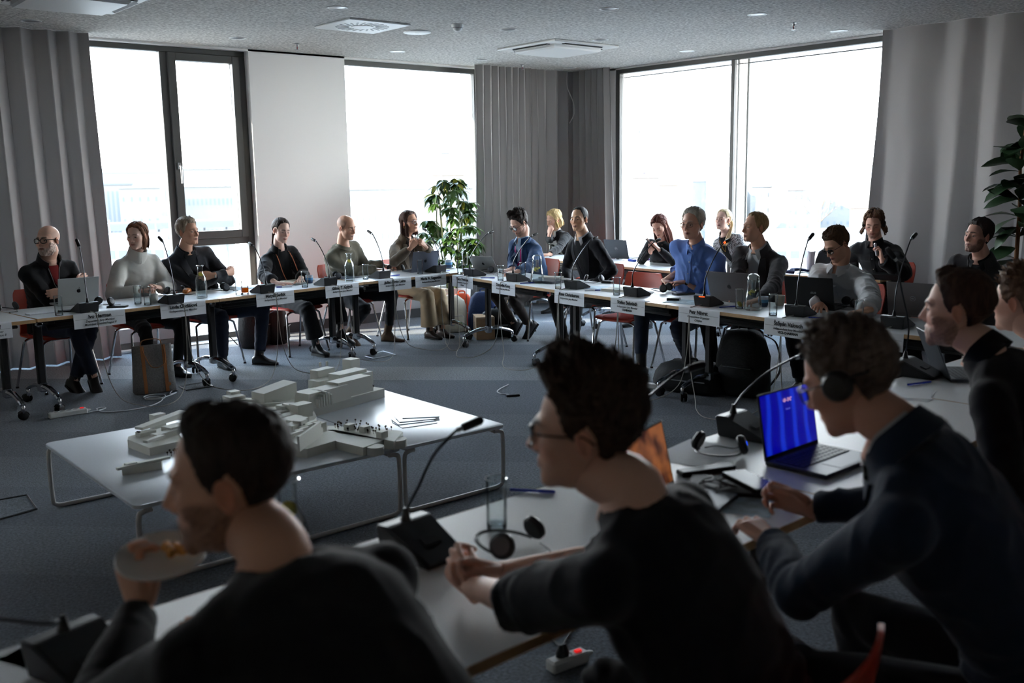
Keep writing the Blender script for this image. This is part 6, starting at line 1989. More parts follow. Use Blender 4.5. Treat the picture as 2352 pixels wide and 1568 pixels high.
MB().tube(bez([(-W_ * .25, .02, .39), (-W_ * .2, .02, .43), (0, .02, .44), (W_ * .2, .02, .43), (W_ * .25, .02, .39)], 6), .010, 6, flat=.4).build('handle', TAN, t)
MB().lathe([(.016, 0), (.016, .002), (0, .002)], 12, c=(.10, -.088, .07), R=rotx(PI / 2)).build('leather_tab', TAN, t)
# power strip
p, q = V(*(1.868,7.575,0.000)), V(*(2.138,7.580,0.000))
def power_strip(p, q, label, n, plugs=0):
    c = (p + q) / 2; u = unit(q - p); L = np.linalg.norm(q - p)
    t = thing('power_strip', label, 'power strip', (c[0], c[1], 0), math.atan2(u[1], u[0]), 'white power strips')
    MB().box((0, 0, .022), (L, .055, .044), bev=.008).build('body', WPLAST, t, True, 30)
    for i in range(n):
        x = -L / 2 + .05 + i * (L - .13) / max(1, n - 1)
        MB().lathe([(.021, 0), (.021, .003), (.018, .003), (.017, -.002 + .002), (0, .0008)], 20, c=(x, 0, .044)).build('socket', WPLAST, t)
        MB().lathe([(.0165, 0), (.0165, .0012), (0, .0012)], 16, c=(x, 0, .0448)).build('socket_well', mat('socket_grey', (120, 118, 114), .6), t)
        if i < plugs: MB().lathe([(.018, .046), (.018, .062), (.012, .075), (.006, .09), (0, .09)], 14, c=(x, 0, 0)).build('plug', BLACK, t)
    MB().box((L / 2 - .035, 0, .046), (.026, .016, .008), bev=.002).build('switch', mat('red_switch', (220, 30, 24), .4, emit=((255, 20, 10), .6)), t, True, 30)
    MB().lathe([(.012, 0), (.009, .02), (.005, .03)], 12, c=(L / 2, 0, .022), R=roty(PI / 2)).build('cord_sleeve', WPLAST, t)
    return t
power_strip(p, q, 'white power strip with a red switch on the carpet by the low table', 4)
CW = mat('cord_white', (206, 208, 212), .6)
def floor_cord(px, label, m=CW, r=.0045, lift=None):
    P = [V(x, y, r) for x, y in px]
    tag(MB().tube(bez(P, 6), r, 6).build('cord', m), label, 'cord')
F2 = lambda *a: a[:2]
floor_cord([F2(*p) for p in ((2.145,7.573,0.000), (2.218,7.582,0.000), (2.291,7.630,0.000), (2.268,7.671,0.000), (2.224,7.634,0.000), (2.241,7.502,0.000), (2.378,7.429,0.000), (2.572,7.462,0.000), (2.714,7.596,0.000), (2.737,7.725,0.000), (2.672,7.787,0.000), (2.630,7.719,0.000), (2.732,7.643,0.000), (2.802,7.773,0.000), (2.715,7.857,0.000), (2.640,7.796,0.000), (2.712,7.684,0.000), (2.838,7.738,0.000), (2.911,7.804,0.000), (2.846,7.776,0.000), (2.931,7.923,0.000), (2.958,7.898,0.000))], 'white extension cord looping behind the power strip to the felt bag')
floor_cord([F2(*p) for p in ((5.083,6.137,0.000), (4.939,6.064,0.000), (4.845,5.994,-0.000), (4.814,5.912,0.000), (4.829,5.875,0.000), (4.839,5.822,0.000))], 'thin white cord with a black plug on the open carpet')
o = MB().box((0, 0, .008), (.03, .11, .016), bev=.005).build('cord_plug', BLACK, None, True, 30); o.location = (*(4.834,5.784,0.000)[:2], 0); o.rotation_euler = (0, 0, 1.1); tag(o, 'small black plug lying on the open carpet', 'plug')
def floor_box(P, label, lip, open_=False):
    P = [V(*p) for p in P]; c = sum(P) / 4
    t = thing('floor_box', label, 'floor box', (c[0], c[1], 0), 0, 'floor outlet lids')
    Q = [tuple((p - c)[:2]) for p in P]
    MB().prism([(x * .97, y * .97) for x, y in Q], .0, .003).build('lid', CARPET[1], t, False)
    for i in range(4):
        a, b_ = V(*Q[i], .004), V(*Q[(i + 1) % 4], .004)
        MB().tube([a, b_], .005, 4).build('edge_trim', lip[i], t, False)
floor_box([(3.026,8.023,0.000), (3.005,7.829,0.000), (3.239,7.819,0.000), (3.255,8.050,0.000)], 'open floor outlet beside the felt bag', [BLACK, BLACK, STEEL, STEEL])
floor_box([(4.918,8.136,-0.000), (4.916,7.974,0.000), (5.189,8.002,-0.000), (5.207,8.259,0.000)], 'floor outlet lid near the table casters', [STEEL, STEEL, STEEL, STEEL])
floor_box([(1.002,5.760,0.000), (0.966,5.384,0.000), (1.240,5.447,0.000), (1.263,5.739,0.000)], 'floor outlet lid at the left edge', [DARK, DARK, DARK, DARK])
t = thing('cable_duct', 'white cable duct lying on the carpet behind the messy-haired head', 'duct', (0, 0, 0))
p, q = V(*(5.736,5.678,-0.000)), V(*(5.865,5.172,0.000)); c = (p + q) / 2; u = unit(q - p)
MB().box((c[0], c[1], .02), (np.linalg.norm(q - p), .05, .04), 0, rotz(math.atan2(u[1], u[0])), .004).build('duct_body', WPLAST, t, True, 30)
MB().box((q[0], q[1], .022), (.006, .058, .046), 0, rotz(math.atan2(u[1], u[0])), .002).build('end_cap', mat('cap_grey', (150, 148, 146), .5), t, True, 30)

def soft_bag(name, label, p, w, d, h, rz, m, lean=0.0, strap=True, seed=1, cat='bag', flap=None, pocket=True):
    t = thing(name, label, cat, (p[0], p[1], 0), rz)
    rr = random.Random(seed); P = []
    for z, k in ((0, .86), (.04, 1), (.3, 1.02), (.6, .96), (.85, .82), (.97, .55), (1.0, .2)):
        P.append([(math.copysign(abs(math.cos(a)) ** .7, math.cos(a)) * w / 2 * k * (1 + rr.uniform(-.05, .05)), math.copysign(abs(math.sin(a)) ** .7, math.sin(a)) * d / 2 * k * (1 + rr.uniform(-.05, .05)) - lean * z * h, z * h) for a in np.linspace(0, 2 * PI, 22, endpoint=False)])
    MB().loft(P).build('bag_body', m, t, True, 60)
    if pocket:
        Q = []
        for z, k in ((.1, .8), (.14, 1), (.42, 1), (.48, .85)):
            Q.append([(math.copysign(abs(math.cos(a)) ** .6, math.cos(a)) * w * .36 * k, -d * .46 + math.sin(a) * d * .12 * k - lean * z * h, z * h) for a in np.linspace(0, 2 * PI, 18, endpoint=False)])
        MB().loft(Q).build('pocket', m, t, True, 60)
        MB().tube([(-w * .3, -d * .575 - lean * .46 * h, h * .455), (w * .3, -d * .575 - lean * .46 * h, h * .455)], .004, 5).build('zip', STEEL, t)
    if strap:
        for s in (-1, 1): MB().tube(bez([(s * w * .3, d * .4, h * .9), (s * w * .45, d * .75, h * .75), (s * w * .52, d * .8, h * .35), (s * w * .35, d * .5, h * .06)], 6), .016, 6, flat=.3).build('strap', m, t)
    MB().tube(bez([(-.04, 0, h * .97), (-.03, 0, h * 1.06), (.03, 0, h * 1.06), (.04, 0, h * .97)], 5), .009, 6).build('handle', m, t)
    return t
BN = mat('black_nylon', (19, 19, 22), .7, bump=(60, .3)); DKG = mat('charcoal_canvas', (36, 34, 34), .8, bump=(50, .4)); CREAM = mat('cream_canvas', (206, 202, 186), .8, bump=(40, .3)); ORG = mat('orange_fabric', (206, 78, 40), .7); NAVYB = mat('navy_fabric', (44, 66, 112), .75, bump=(40, .4))
soft_bag('backpack', 'dark backpack by the white wall behind the folded-arms man', (4.406,9.494,0.000), .36, .24, .50, .5, DKG, 0, True, 3)
soft_bag('shoulder_bag', 'dark bag leaning by the wall under the woman with the orange cord', (4.693,9.518,0.000), .30, .20, .40, .9, DKG, 0, False, 5)
soft_bag('messenger_bag', 'cream canvas bag with dark trim under the table corner', (6.442,8.812,0.000), .42, .20, .42, -.35, CREAM, 0, False, 7)
soft_bag('orange_bag', 'orange and black bag behind the cream canvas bag', (6.745,8.968,0.000), .26, .18, .40, -.5, ORG, 0, False, 8)
soft_bag('rucksack', 'navy rucksack behind the table corner', (6.821,8.656,0.000), .36, .26, .44, -.8, NAVYB, 0, True, 9)
soft_bag('black_bag', 'soft black bag on the floor behind the crossed shoes', (6.679,8.222,0.000), .40, .26, .30, -.8, BN, 0, False, 10)
soft_bag('laptop_bag', 'slouched black bag under the table beside the lace-up shoe', (6.034,4.965,0.000), .62, .34, .24, -1.3, BN, 0, True, 11)
soft_bag('black_backpack', 'tall black backpack standing under the table before the grey blazer', (6.191,4.592,0.000), .42, .26, .52, -1.35, BN, 0, True, 12)
CARD = mat('cardboard', (178, 146, 112), .8, noise=(12, .08))
t = thing('cardboard_box', 'small brown cardboard box with handwriting behind the table leg', 'box', (*(6.474,8.218,-0.000)[:2], 0), -.55)
MB().box((0, 0, .12), (.20, .30, .24), bev=.003).build('carton', CARD, t, True, 30)
MB().box((0, -.1505, .235), (.2, .003, .02)).build('tape', mat('tape', (196, 172, 140), .4), t, False)
text_mesh('handwriting', 'il Conte', .05, INKG, t, (-.1005, 0, .13), (PI / 2, .5, -PI / 2), 0, 'CENTER', .5)
t = thing('flight_case', 'black equipment rack with metal edges behind the white shirt', 'case', (*(9.828,5.338,0.100)[:2], 0), -1.5)
MB().box((0, 0, .42), (.5, .42, .80), bev=.006).build('case_body', BLACK, t, True, 30)
for sx in (-1, 1):
    for sz in (.02, .82): MB().box((0, -.205, sz), (.5, .02, .02)).build('metal_edge', STEEL, t, False)
    MB().box((sx * .25, -.205, .42), (.02, .02, .82)).build('metal_edge', STEEL, t, False)
for k in range(3): MB().box((0, -.215, .58 - .17 * k), (.44, .02, .13), bev=.003).build('rack_unit', BLACKM, t, True, 30)
t = thing('wireless_receiver', 'small black device with an aerial on the table behind the white shirt', 'receiver', (*(8.350,4.626,0.767)[:2], TZ), .3)
MB().box((0, 0, .025), (.2, .24, .05), bev=.004).build('case', BLACK, t, True, 30); MB().tube([(-.08, -.1, .05), (-.10, -.1, .16)], .005, 6).build('aerial', BLACK, t)

# ------------------------------------------------------------------ plants
def leaf_mesh(L, W, fold=.25, droop=.25, n=5, obov=False):
    G = []
    for i in range(n + 1):
        k = i / n
        w = W * (math.sin(PI * k ** (1.5 if obov else .8)) ** .8) * .5 + .0006
        G.append([V(s * w, k * L, -droop * L * k * k + abs(s) * w * fold + (.004 * math.sin(k * 14) * abs(s) if obov else 0)) for s in (-1, -.5, 0, .5, 1)])
    return MB().slab(np.array(G), -.0008)
LEAFM = [translucent('leaf_green', (84, 120, 52), .35), translucent('leaf_dark', (52, 84, 44), .3), translucent('leaf_yellow', (176, 176, 74), .4)]
for m_ in LEAFM: m_.node_tree.nodes['Principled BSDF'].inputs['Roughness'].default_value = .4; m_.node_tree.nodes['Principled BSDF'].inputs['Specular IOR Level'].default_value = .5
FIGM = mat('fig_leaf', (44, 70, 42), .4, spec=.45)
for m_ in LEAFM + [FIGM]: m_.node_tree.nodes['Principled BSDF'].inputs['Transmission Weight'].default_value = 0.0
def schefflera(p, label):
    t = thing('potted_plant', label, 'plant', (p[0], p[1], 0))
    MB().lathe([(0, 0), (.17, 0), (.20, .02), (.225, .42), (.215, .44), (.20, .44), (.195, .40), (0, .40)], 36).build('pot', mat('pot_white', (214, 212, 208), .5), t)
    MB().lathe([(0, .402), (.195, .402), (.195, .40)], 24).build('soil', mat('soil', (50, 40, 32), .95), t)
    r = random.Random(5)
    meshes = [leaf_mesh(.128, .052, .2, .35).mesh('leaf', m_) for m_ in LEAFM]
    st = MB()
    cnt = 0
    whorls = []; more = MB()
    for k in range(7):
        a = k * 2.4; pts = bez([(math.cos(a) * .05, math.sin(a) * .05, .40), (math.cos(a) * .10, math.sin(a) * .10, .75), (math.cos(a) * .16, math.sin(a) * .16, 1.15 + .05 * k), (math.cos(a) * .14, math.sin(a) * .14, 1.40 + .07 * (k % 4))], 5)
        st.tube(pts, np.linspace(.011, .005, len(pts)), 6)
        whorls += [pts[i] for i in range(5, len(pts))] 
    tops = []
    while len(tops) < 96:
        z = r.uniform(.62, 1.72); R_ = .36 * math.sin(min(1, (z - .45) / .55) * PI / 2) * (1 if z < 1.35 else max(.25, 1 - (z - 1.35) / .5))
        a = r.uniform(0, 2 * PI); rad = R_ * r.uniform(.55, 1.08)
        tops.append(V(math.cos(a) * rad, math.sin(a) * rad, z))
    for c in tops:
        base_ = min(whorls, key=lambda q: np.linalg.norm(q - c + V(0, 0, .12)))
        st.tube(bez([base_, (base_ + c) / 2 + V(0, 0, .04), c], 4), .0028, 5)
        n = 8
        for j in range(n):
            if cnt >= 298:
                q_ = leaf_mesh(.128, .052, .2, .35, 4); a = j * 2 * PI / n; Rm = rotz(a) @ rotx(r.uniform(-.75, .05)); q2 = np.array(q_.v) * r.uniform(.8, 1.2) @ Rm.T + c; more.add(q2, q_.f); continue
            o = bpy.data.objects.new('leaf', meshes[r.choices((0, 1, 2), (5, 5, 2))[0]]); COL.objects.link(o); o.parent = t
            a = j * 2 * PI / n + r.uniform(-.2, .2)
            o.location = tuple(c); o.rotation_euler = (r.uniform(-.75, .05), r.uniform(-.3, .3), a); s = r.uniform(.8, 1.25); o.scale = (s, s, s); cnt += 1
    tag(more.build('foliage', LEAFM[0], t), kind='stuff')
    st.build('stems', mat('stem_green', (86, 92, 54), .6), t)
schefflera((6.874,9.328,0.000), 'leafy potted plant with variegated leaves in a white pot by the window')
def fig(p, label):
    t = thing('fig_tree', label, 'plant', (p[0], p[1], 0))
    MB().lathe([(0, 0), (.18, 0), (.22, .40), (.205, .40), (.2, .36), (0, .36)], 30).build('pot', DARK, t)
    trunk = bez([(0, 0, .36), (.02, .02, .9), (-.03, .0, 1.4), (.0, .03, 1.75), (.03, .02, 2.1)], 6)
    MB().tube(trunk, np.linspace(.022, .010, len(trunk)), 8).build('trunk', mat('fig_bark', (120, 82, 52), .8), t)
    r = random.Random(12)
    ms = [leaf_mesh(.34, .23, .18, dr, 7, True).mesh('leaf', FIGM) for dr in (.15, .35, .55)]
    for k in range(64):
        c = trunk[int(r.uniform(.30, 1) * (len(trunk) - 1))]
        o = bpy.data.objects.new('leaf', r.choice(ms)); COL.objects.link(o); o.parent = t
        o.location = tuple(c); o.rotation_euler = (r.uniform(-.35, .95), r.uniform(-.4, .4), k * 2.4 + r.uniform(-.3, .3)); s = r.uniform(.55, .82); o.scale = (s, s, s)
fig((8.300,3.458,0.610), 'tall fiddle-leaf fig in front of the dark curtain')
# black office chairs in the second row
def office_chair(x, y, hd, label):
    t = thing('office_chair', label, 'chair', (x, y, 0), math.radians(hd) - PI / 2, 'black office chairs in the second row')
    m = mat('black_mesh', (26, 26, 28), .8, bump=(300, .3))
    rows = []
    for z, w, yy in ((.50, .19, -.19), (.56, .225, -.215), (.68, .235, -.225), (.82, .225, -.22), (.90, .19, -.215), (.925, .13, -.21)):
        rows.append([V(s * w, yy + .05 * s * s, z) for s in np.linspace(-1, 1, 9)])
    MB().slab(np.array(rows), -.035).build('backrest', m, t, True, 60)
    P = []
    for z, k in ((.42, .9), (.44, 1), (.475, 1), (.49, .9)): P.append([(math.copysign(abs(math.cos(a)) ** .6, math.cos(a)) * .235 * k, math.copysign(abs(math.sin(a)) ** .6, math.sin(a)) * .23 * k, z) for a in np.linspace(0, 2 * PI, 24, endpoint=False)])
    MB().loft(P).build('seat', m, t, True, 50)
    MB().box((0, -.235, .52), (.06, .02, .22), bev=.005).build('back_bar', BLACK, t, True, 30)
    for sx in (-1, 1):
        for sy in (-1, 1): MB().tube([(sx * .18, sy * .17, .43), (sx * .22, sy * .22, .01)], .011, 8).build('leg', BLACKM, t)
office_chair(8.32, 7.20, 182, 'black office chair beside the woman with the phone')
office_chair(8.62, 5.42, 182, 'black office chair beside the man with long hair')
# ------------------------------------------------------------------ the people
SK = dict(fair=(222, 176, 154), warm=(208, 158, 132), tan=(188, 138, 110), pale=(230, 190, 172), asian=(214, 168, 134))
C_black = cloth('black_wool', (23, 23, 26)); C_navy = cloth('navy_wool', (30, 34, 46)); C_char = cloth('charcoal_wool', (44, 44, 48)); C_white = cloth('white_cotton', (206, 206, 208), (140, .3))
C_grey = cloth('grey_blazer', (58, 57, 60)); C_cream = cloth('cream_knit', (214, 212, 206), (240, .4)); C_olive = cloth('olive_knit', (112, 108, 94), (220, .4)); C_brown = cloth('brown_tweed', (98, 86, 72), (260, .3))
C_blue = cloth('blue_blazer', (34, 62, 98)); C_lblue = cloth('light_blue_cotton', (158, 182, 208)); C_shirt = cloth('blue_cotton', (94, 124, 188), (120, .35)); C_suit = cloth('black_suit', (24, 24, 29)); C_quilt = cloth('quilted_black', (24, 25, 28), (30, .8))
C_beige = cloth('beige_trouser', (182, 160, 130)); C_denim = cloth('dark_denim', (36, 42, 58)); C_brownt = cloth('dark_brown_trouser', (54, 46, 42)); C_dnavy = cloth('dark_navy_knit', (17, 19, 27), (240, .3)); C_dnj = cloth('dark_navy_jacket', (26, 38, 56)); C_turt = cloth('black_rib_knit', (20, 19, 20), (260, .5))
C_red = cloth('red_knit', (112, 26, 28)); C_wine = cloth('wine_blouse', (60, 26, 28))
C_hound = bpy.data.materials.new('houndstooth'); C_hound.use_nodes = True
_nt = C_hound.node_tree; _ck = _nt.nodes.new('ShaderNodeTexChecker'); _tc = _nt.nodes.new('ShaderNodeTexCoord'); _ck.inputs['Scale'].default_value = 85
_ck.inputs['Color1'].default_value = (.62, .63, .64, 1); _ck.inputs['Color2'].default_value = (.03, .03, .035, 1)
_mp = _nt.nodes.new('ShaderNodeMapping'); _mp.inputs['Rotation'].default_value = (.6, .6, .4)
_nt.links.new(_tc.outputs['Object'], _mp.inputs[0]); _nt.links.new(_mp.outputs[0], _ck.inputs['Vector']); _nt.links.new(_ck.outputs['Color'], _nt.nodes['Principled BSDF'].inputs['Base Color']); _nt.nodes['Principled BSDF'].inputs['Roughness'].default_value = .9
BROWNSHOE = mat('brown_suede', (84, 62, 42), .8); BOOT = mat('boot_black', (20, 20, 21), .45)
L_ = lambda **k: k
PEOPLE = {}
def seat(key, hip, heading, seat_label=None, **o):
    """a person on a red chair (label of the chair)"""
    o.update(loc=hip, heading=heading)
    PEOPLE[key] = o
    person(o)
    if seat_label:
        a = math.radians(heading)
        chair(hip[0] + math.cos(a) * .02, hip[1] + math.sin(a) * .02, heading, seat_label)

# back row along the left window wall
seat('P1', (2.27, 8.80), -76, 'red chair under the bald bearded man', head=(2.245,8.620,1.257), face=(-38, 0, 2), skin=SK['fair'], hair=(150, 128, 116), scalp=.3, dome=.075, front=.05, temple=.05, brow=.9, browcol=(70, 58, 50), beard=.75, beardcol=(176, 170, 164), beardlen=.012, open=.7, jaw=1.08,
     glasses=L_(th=.0032, r=(.0265, .0185)), size=1.06, seed=3, belly=.05, top=L_(kind='zip', name='quarter_zip_sweater', mat=C_black, shirt=C_red),
     R=L_(w=(-.10, .27, .90), hint=(1, -.1, -.9), dir=(-1, -.25, .25), palm=(0, -1, 0), pose='grip'), L=L_(w=(.06, .31, .83), hint=(-1, -.1, -.9), dir=(1, -.35, -.1), palm=(0, -1, -.2), pose='clasp'),
     fL=(.05, .36, .10, -.1, 1, -.5), fR=(-.06, .46, .12, .3, 1, -.55), bottom=L_(mat=C_denim, shoe=mat('dark_sneaker', (34, 30, 28), .6)), label='person, bald with glasses and grey beard, dark quarter-zip sweater, arms folded')
seat('P2', (3.03, 8.82), -82, 'red chair under the woman in the white sweater', head=(2.983,8.660,1.256), face=(-30, -7, 0), fem=True, skin=SK['pale'], hair=(122, 82, 60), brow=.6, open=.35, seed=4, lips=(176, 104, 98),
     style=L_(top=.016, sides=.010, back=.016, part=.0, mess=.12, locks=True, len=-.115, n=150, w=1.1, flare=.010, tuck=.02, seed=4), top=L_(kind='funnel', name='sweater', mat=C_cream, add=.010, loose=.008, folds=.8),
     R=L_(W=(2.915,8.484,0.790), D=(.75, -.35, .15), P=(.2, -.2, -1), hint=(1, -.5, -.7), pose='grip'), L=L_(W=(3.105,8.545,0.800), D=(-.7, -.55, .25), P=(-.3, .3, -.8), hint=(-1, -.5, -.7), pose='grip'), label='person in a white funnel-neck sweater with brown hair looking at a phone')
seat('P3', (3.62, 8.86), -80, 'red chair under the man with folded arms by the window', head=(3.460,8.700,1.267), face=(48, 2, 0), skin=SK['warm'], hair=(150, 134, 116), brow=.6, browcol=(110, 90, 72), seed=5, size=1.08, belly=.07, jaw=1.12, front=.078, temple=.082, open=.7, sw=.19,
     style=L_(top=.022, sides=.009, back=.012, mess=.3, quiff=.010, seed=2), top=L_(kind='blazer', name='blazer', mat=C_char, shirt=cloth('black_shirt', (30, 31, 35)), buttons=False, vw=.05, button=.55),
     R=L_(w=(-.09, .29, .88), hint=(1, -.1, -.7), dir=(-1, -.35, .1), palm=(0, -1, 0), pose='clasp'), L=L_(w=(.08, .31, .87), hint=(-1, -.1, -.7), dir=(1, -.45, -.1), palm=(0, -1, 0), pose='clasp'),
     fL=(-.30, .42, .09, -.5, 1, 0), fR=(.02, .30, .09, .1, 1, 0), kL=(-.9, .4, .9), bottom=L_(mat=C_denim), label='person with short grey hair and dark blazer, arms folded, looking aside')
seat('P4', (4.56, 8.92), -80, 'red chair under the woman with the orange cord', head=(4.392,8.720,1.236), face=(32, -13, -4), fem=True, skin=SK['pale'], hair=(62, 46, 40), brow=.8, open=.35, smile=1.0, seed=6, lips=(178, 100, 94), front=.088, temple=.080, side=.03,
     style=L_(top=.012, sides=.007, back=.016, part=.1, mess=.15, tail=[(-.01, -.105, .0), (0, -.125, -.06), (.0, -.105, -.13), (.01, -.08, -.19)], seed=3), top=L_(kind='blazer', name='blazer', mat=cloth('black_blazer', (30, 29, 31)), shirt=C_black, buttons=False, collar=False, vw=.062, button=.36, front_buttons=False, sleeve=.72, loose=.012),
     R=L_(W=(4.126,8.354,0.775), D=(.7, -.7, -.05), P=(0, 0, -1), hint=(1, -.5, -.6), pose='flat'), L=L_(W=(4.441,8.475,0.775), D=(-.4, -.9, -.05), P=(0, 0, -1), hint=(-1, -.5, -.6), pose='flat'),
     fL=(-.30, .40, .20, -.45, 1, -.35), fR=(.02, .40, .10, 0, 1, 0), kL=(-.6, .5, .9), bottom=L_(wide=.03, hem=.22, boot=.03, shoe=BOOT, sole=.03), label='smiling person in a black blazer and turtleneck wearing an orange cord')
seat('P5', (5.24, 8.98), -68, 'orange-red chair behind the bald man in olive', head=(5.082,8.660,1.238), face=(52, -14, 3), skin=SK['warm'], hair=(96, 84, 74), scalp=.55, dome=.078, front=.2, temple=.13, brow=.9, browcol=(52, 40, 34), beard=.32, beardcol=(90, 76, 66), beardlen=.0015, open=.35, smile=1.2, teeth=True, seed=7,
     top=L_(kind='crew', name='sweater', mat=C_olive, folds=1.3, loose=.006), R=L_(W=(5.426,8.683,0.785), D=(.86, -.46, -.08), P=(0, 0, -1), hint=(1, -.4, -.5), pose='typing'), L=L_(W=(5.667,8.925,0.800), D=(.86, -.46, -.1), P=(0, 0, -1), hint=(-.6, -.2, -.9), pose='typing'),
     fL=(-.24, .34, .09, -.2, 1, 0), fR=(.10, .10, .14, .2, 1, -.5), bottom=L_(mat=cloth('black_denim', (34, 35, 40)), hem=.2, shoe=BROWNSHOE, boot=.03), label='smiling bald person in an olive sweater typing')
seat('P6', (5.98, 8.98), -78, 'orange-red chair under the woman in the brown jacket', head=(5.876,8.700,1.258), face=(46, 5, 3), fem=True, skin=SK['warm'], hair=(74, 50, 42), brow=.7, open=.8, seed=8, lips=(150, 84, 80), glasses=L_(th=.0018, col=(60, 66, 90), r=(.026, .020)),
     style=L_(top=.018, sides=.012, back=.018, part=-.1, mess=.15, locks=True, len=-.15, n=150, w=1.1, flare=.014, seed=6), top=L_(kind='blazer', name='jacket', mat=C_brown, shirt=cloth('dark_blouse', (52, 44, 42)), buttons=False, vw=.045, button=.5, sleeve=.86, loose=.006),
     R=L_(W=(5.693,8.420,1.012), D=(.55, -.1, .6), P=(.5, .6, .1), hint=(1, .1, -1), pose='fist'), L=L_(W=(5.860,8.400,1.013), D=(-.55, -.1, .5), P=(-.5, .6, .1), hint=(-1, .3, -1), pose='fist'),
     fL=(-.10, .44, .09, 0, 1, 0), fR=(.05, .40, .09, 0, 1, 0), kR=(.0, .5, 1), bottom=L_(mat=C_beige, wide=.035, hem=.12, shoe=mat('brown_leather', (58, 42, 34), .35)), label='person in a brown jacket with glasses holding both hands at the chin')
# right row along the window wall
seat('P7', (6.92, 7.92), 176, 'red chair under the man in the blue blazer', head=(6.660,7.827,1.235), face=(-52, -32, 0), skin=SK['fair'], hair=(48, 38, 34), brow=.9, open=.3, beard=.7, beardcol=(66, 50, 42), beardlen=.006, seed=9, glasses=L_(th=.0024), sw=.185, front=.085,
     style=L_(top=.034, sides=.008, back=.012, mess=.55, quiff=.018, tufts=70, tlen=.020, seed=8), top=L_(kind='blazer', name='blazer', mat=C_blue, shirt=C_lblue, vw=.055, button=.42),
     R=L_(W=(6.427,7.674,0.785), D=(-.95, -.15, -.1), P=(0, 0, -1), hint=(.6, -.4, -1), pose='typing'), L=L_(W=(6.278,7.415,0.785), D=(-.95, .25, -.1), P=(0, 0, -1), hint=(-.6, -.4, -1), pose='typing'),
     fL=(-.10, .14, .16, .1, 1, -1.1), fR=(.06, .22, .16, .0, 1, -1.2), bottom=L_(mat=C_brownt), label='person in a blue blazer with pink lanyard, bearded, looking down to type')
seat('P9', (6.93, 6.98), 178, 'red chair under the man in the black suit', head=(6.740,7.005,1.295), face=(-30, 0, 2), skin=SK['asian'], hair=(34, 30, 30), brow=.8, open=.55, seed=10, nose=.85, cheek=1.1, front=.092, temple=.088, jaw=.98,
     style=L_(top=.007, sides=.003, back=.004, mess=.15, seed=5), top=L_(kind='blazer', name='suit_jacket', mat=C_suit, shirt=C_quilt, buttons=False, collarcloth=C_white, vw=.072, button=.30, folds=1.0),
     R=L_(w=(.20, .22, .64), dir=(-.3, 1, -.2), palm=(0, 0, -1), hint=(1, -.6, -.4), pose='relaxed'), L=L_(w=(-.18, .22, .64), dir=(.3, 1, -.2), palm=(0, 0, -1), hint=(-1, -.6, -.4), pose='relaxed'),
     fL=(-.14, .40, .09), fR=(.04, .36, .09), label='person in a black suit over a quilted vest, short black hair, facing the room')
seat('P11', (6.74, 5.56), 180, 'red chair under the man in the blue shirt', head=(6.440,5.323,1.303), face=(-32, -2, 0), skin=(206, 156, 134), hair=(170, 162, 150), brow=.4, browcol=(170, 160, 150), open=.5, seed=11, size=1.1, belly=.09, jaw=1.12, hs=1.07, sw=.192, front=.086, glasses=L_(th=.0013, metal=True, r=(.025, .018)),
     style=L_(top=.018, sides=.010, back=.014, mess=.3, seed=9), top=L_(kind='shirt', name='shirt', mat=C_shirt, sleeve=.55, folds=1.8, loose=.012, cuffs=C_shirt),
     R=L_(W=(6.528,5.699,0.790), D=(-.45, -.8, -.05), P=(0, 0, -1), hint=(.5, -.3, -1), pose='relaxed'), L=L_(W=(6.521,5.456,0.800), D=(-.75, .6, -.02), P=(0, 0, -1), hint=(-.5, -.3, -1), pose='relaxed'),
     fL=(-.10, .16, .10, 0, 1, -.2), fR=(.10, .56, .09, .05, 1, 0), bottom=L_(mat=C_denim, hem=.2, shoe=mat('dark_sneaker', (34, 30, 28), .6)), label='older person in a blue shirt with glasses and rolled sleeves, hands on the table')
seat('P13', (6.90, 4.98), 178, 'red chair under the man in the grey blazer', head=(6.620,4.831,1.280), face=(-58, 2, 0), skin=SK['warm'], hair=(150, 122, 88), brow=.5, browcol=(140, 110, 80), open=.7, seed=12, sw=.19, size=1.05, front=.090, temple=.100,
     style=L_(top=.012, sides=.006, back=.009, mess=.2, seed=3), top=L_(kind='blazer', name='blazer', mat=C_grey, shirt=C_white, vw=.062, button=.34),
     R=L_(W=(6.182,4.654,0.785), D=(-.95, -.1, -.1), P=(0, 0, -1), hint=(.6, -.4, -1), pose='typing'), L=L_(W=(6.029,4.336,0.785), D=(-.95, .25, -.1), P=(0, 0, -1), hint=(-.6, -.4, -1), pose='typing'),
     fL=(-.10, .45, .09), fR=(.12, .40, .09), label='person in a grey blazer and open white shirt, speaking')
seat('P14', (6.95, 4.18), 178, 'red chair under the man in the white shirt', head=(6.560,4.046,1.175), face=(-48, -30, 4), skin=SK['warm'], hair=(84, 62, 44), brow=.7, open=.3, seed=13, sw=.185, front=.075, glasses=L_(th=.0022), size=1.04,
     style=L_(top=.024, sides=.008, back=.012, mess=.3, tufts=30, tlen=.02, seed=4), top=L_(kind='shirt', name='shirt', mat=C_white, folds=1.8, loose=.016, pocket=True, add=.010),
     R=L_(W=(6.114,3.877,0.785), D=(-.9, -.3, -.1), P=(0, 0, -1), hint=(.6, -.4, -1), pose='relaxed'), L=L_(W=(6.015,3.458,0.790), D=(-.9, .4, -.1), P=(0, 0, -1), hint=(-.6, -.4, -1), pose='relaxed'),
     fL=(-.10, .45, .09), fR=(.12, .40, .09), label='person in a white shirt with glasses looking down')
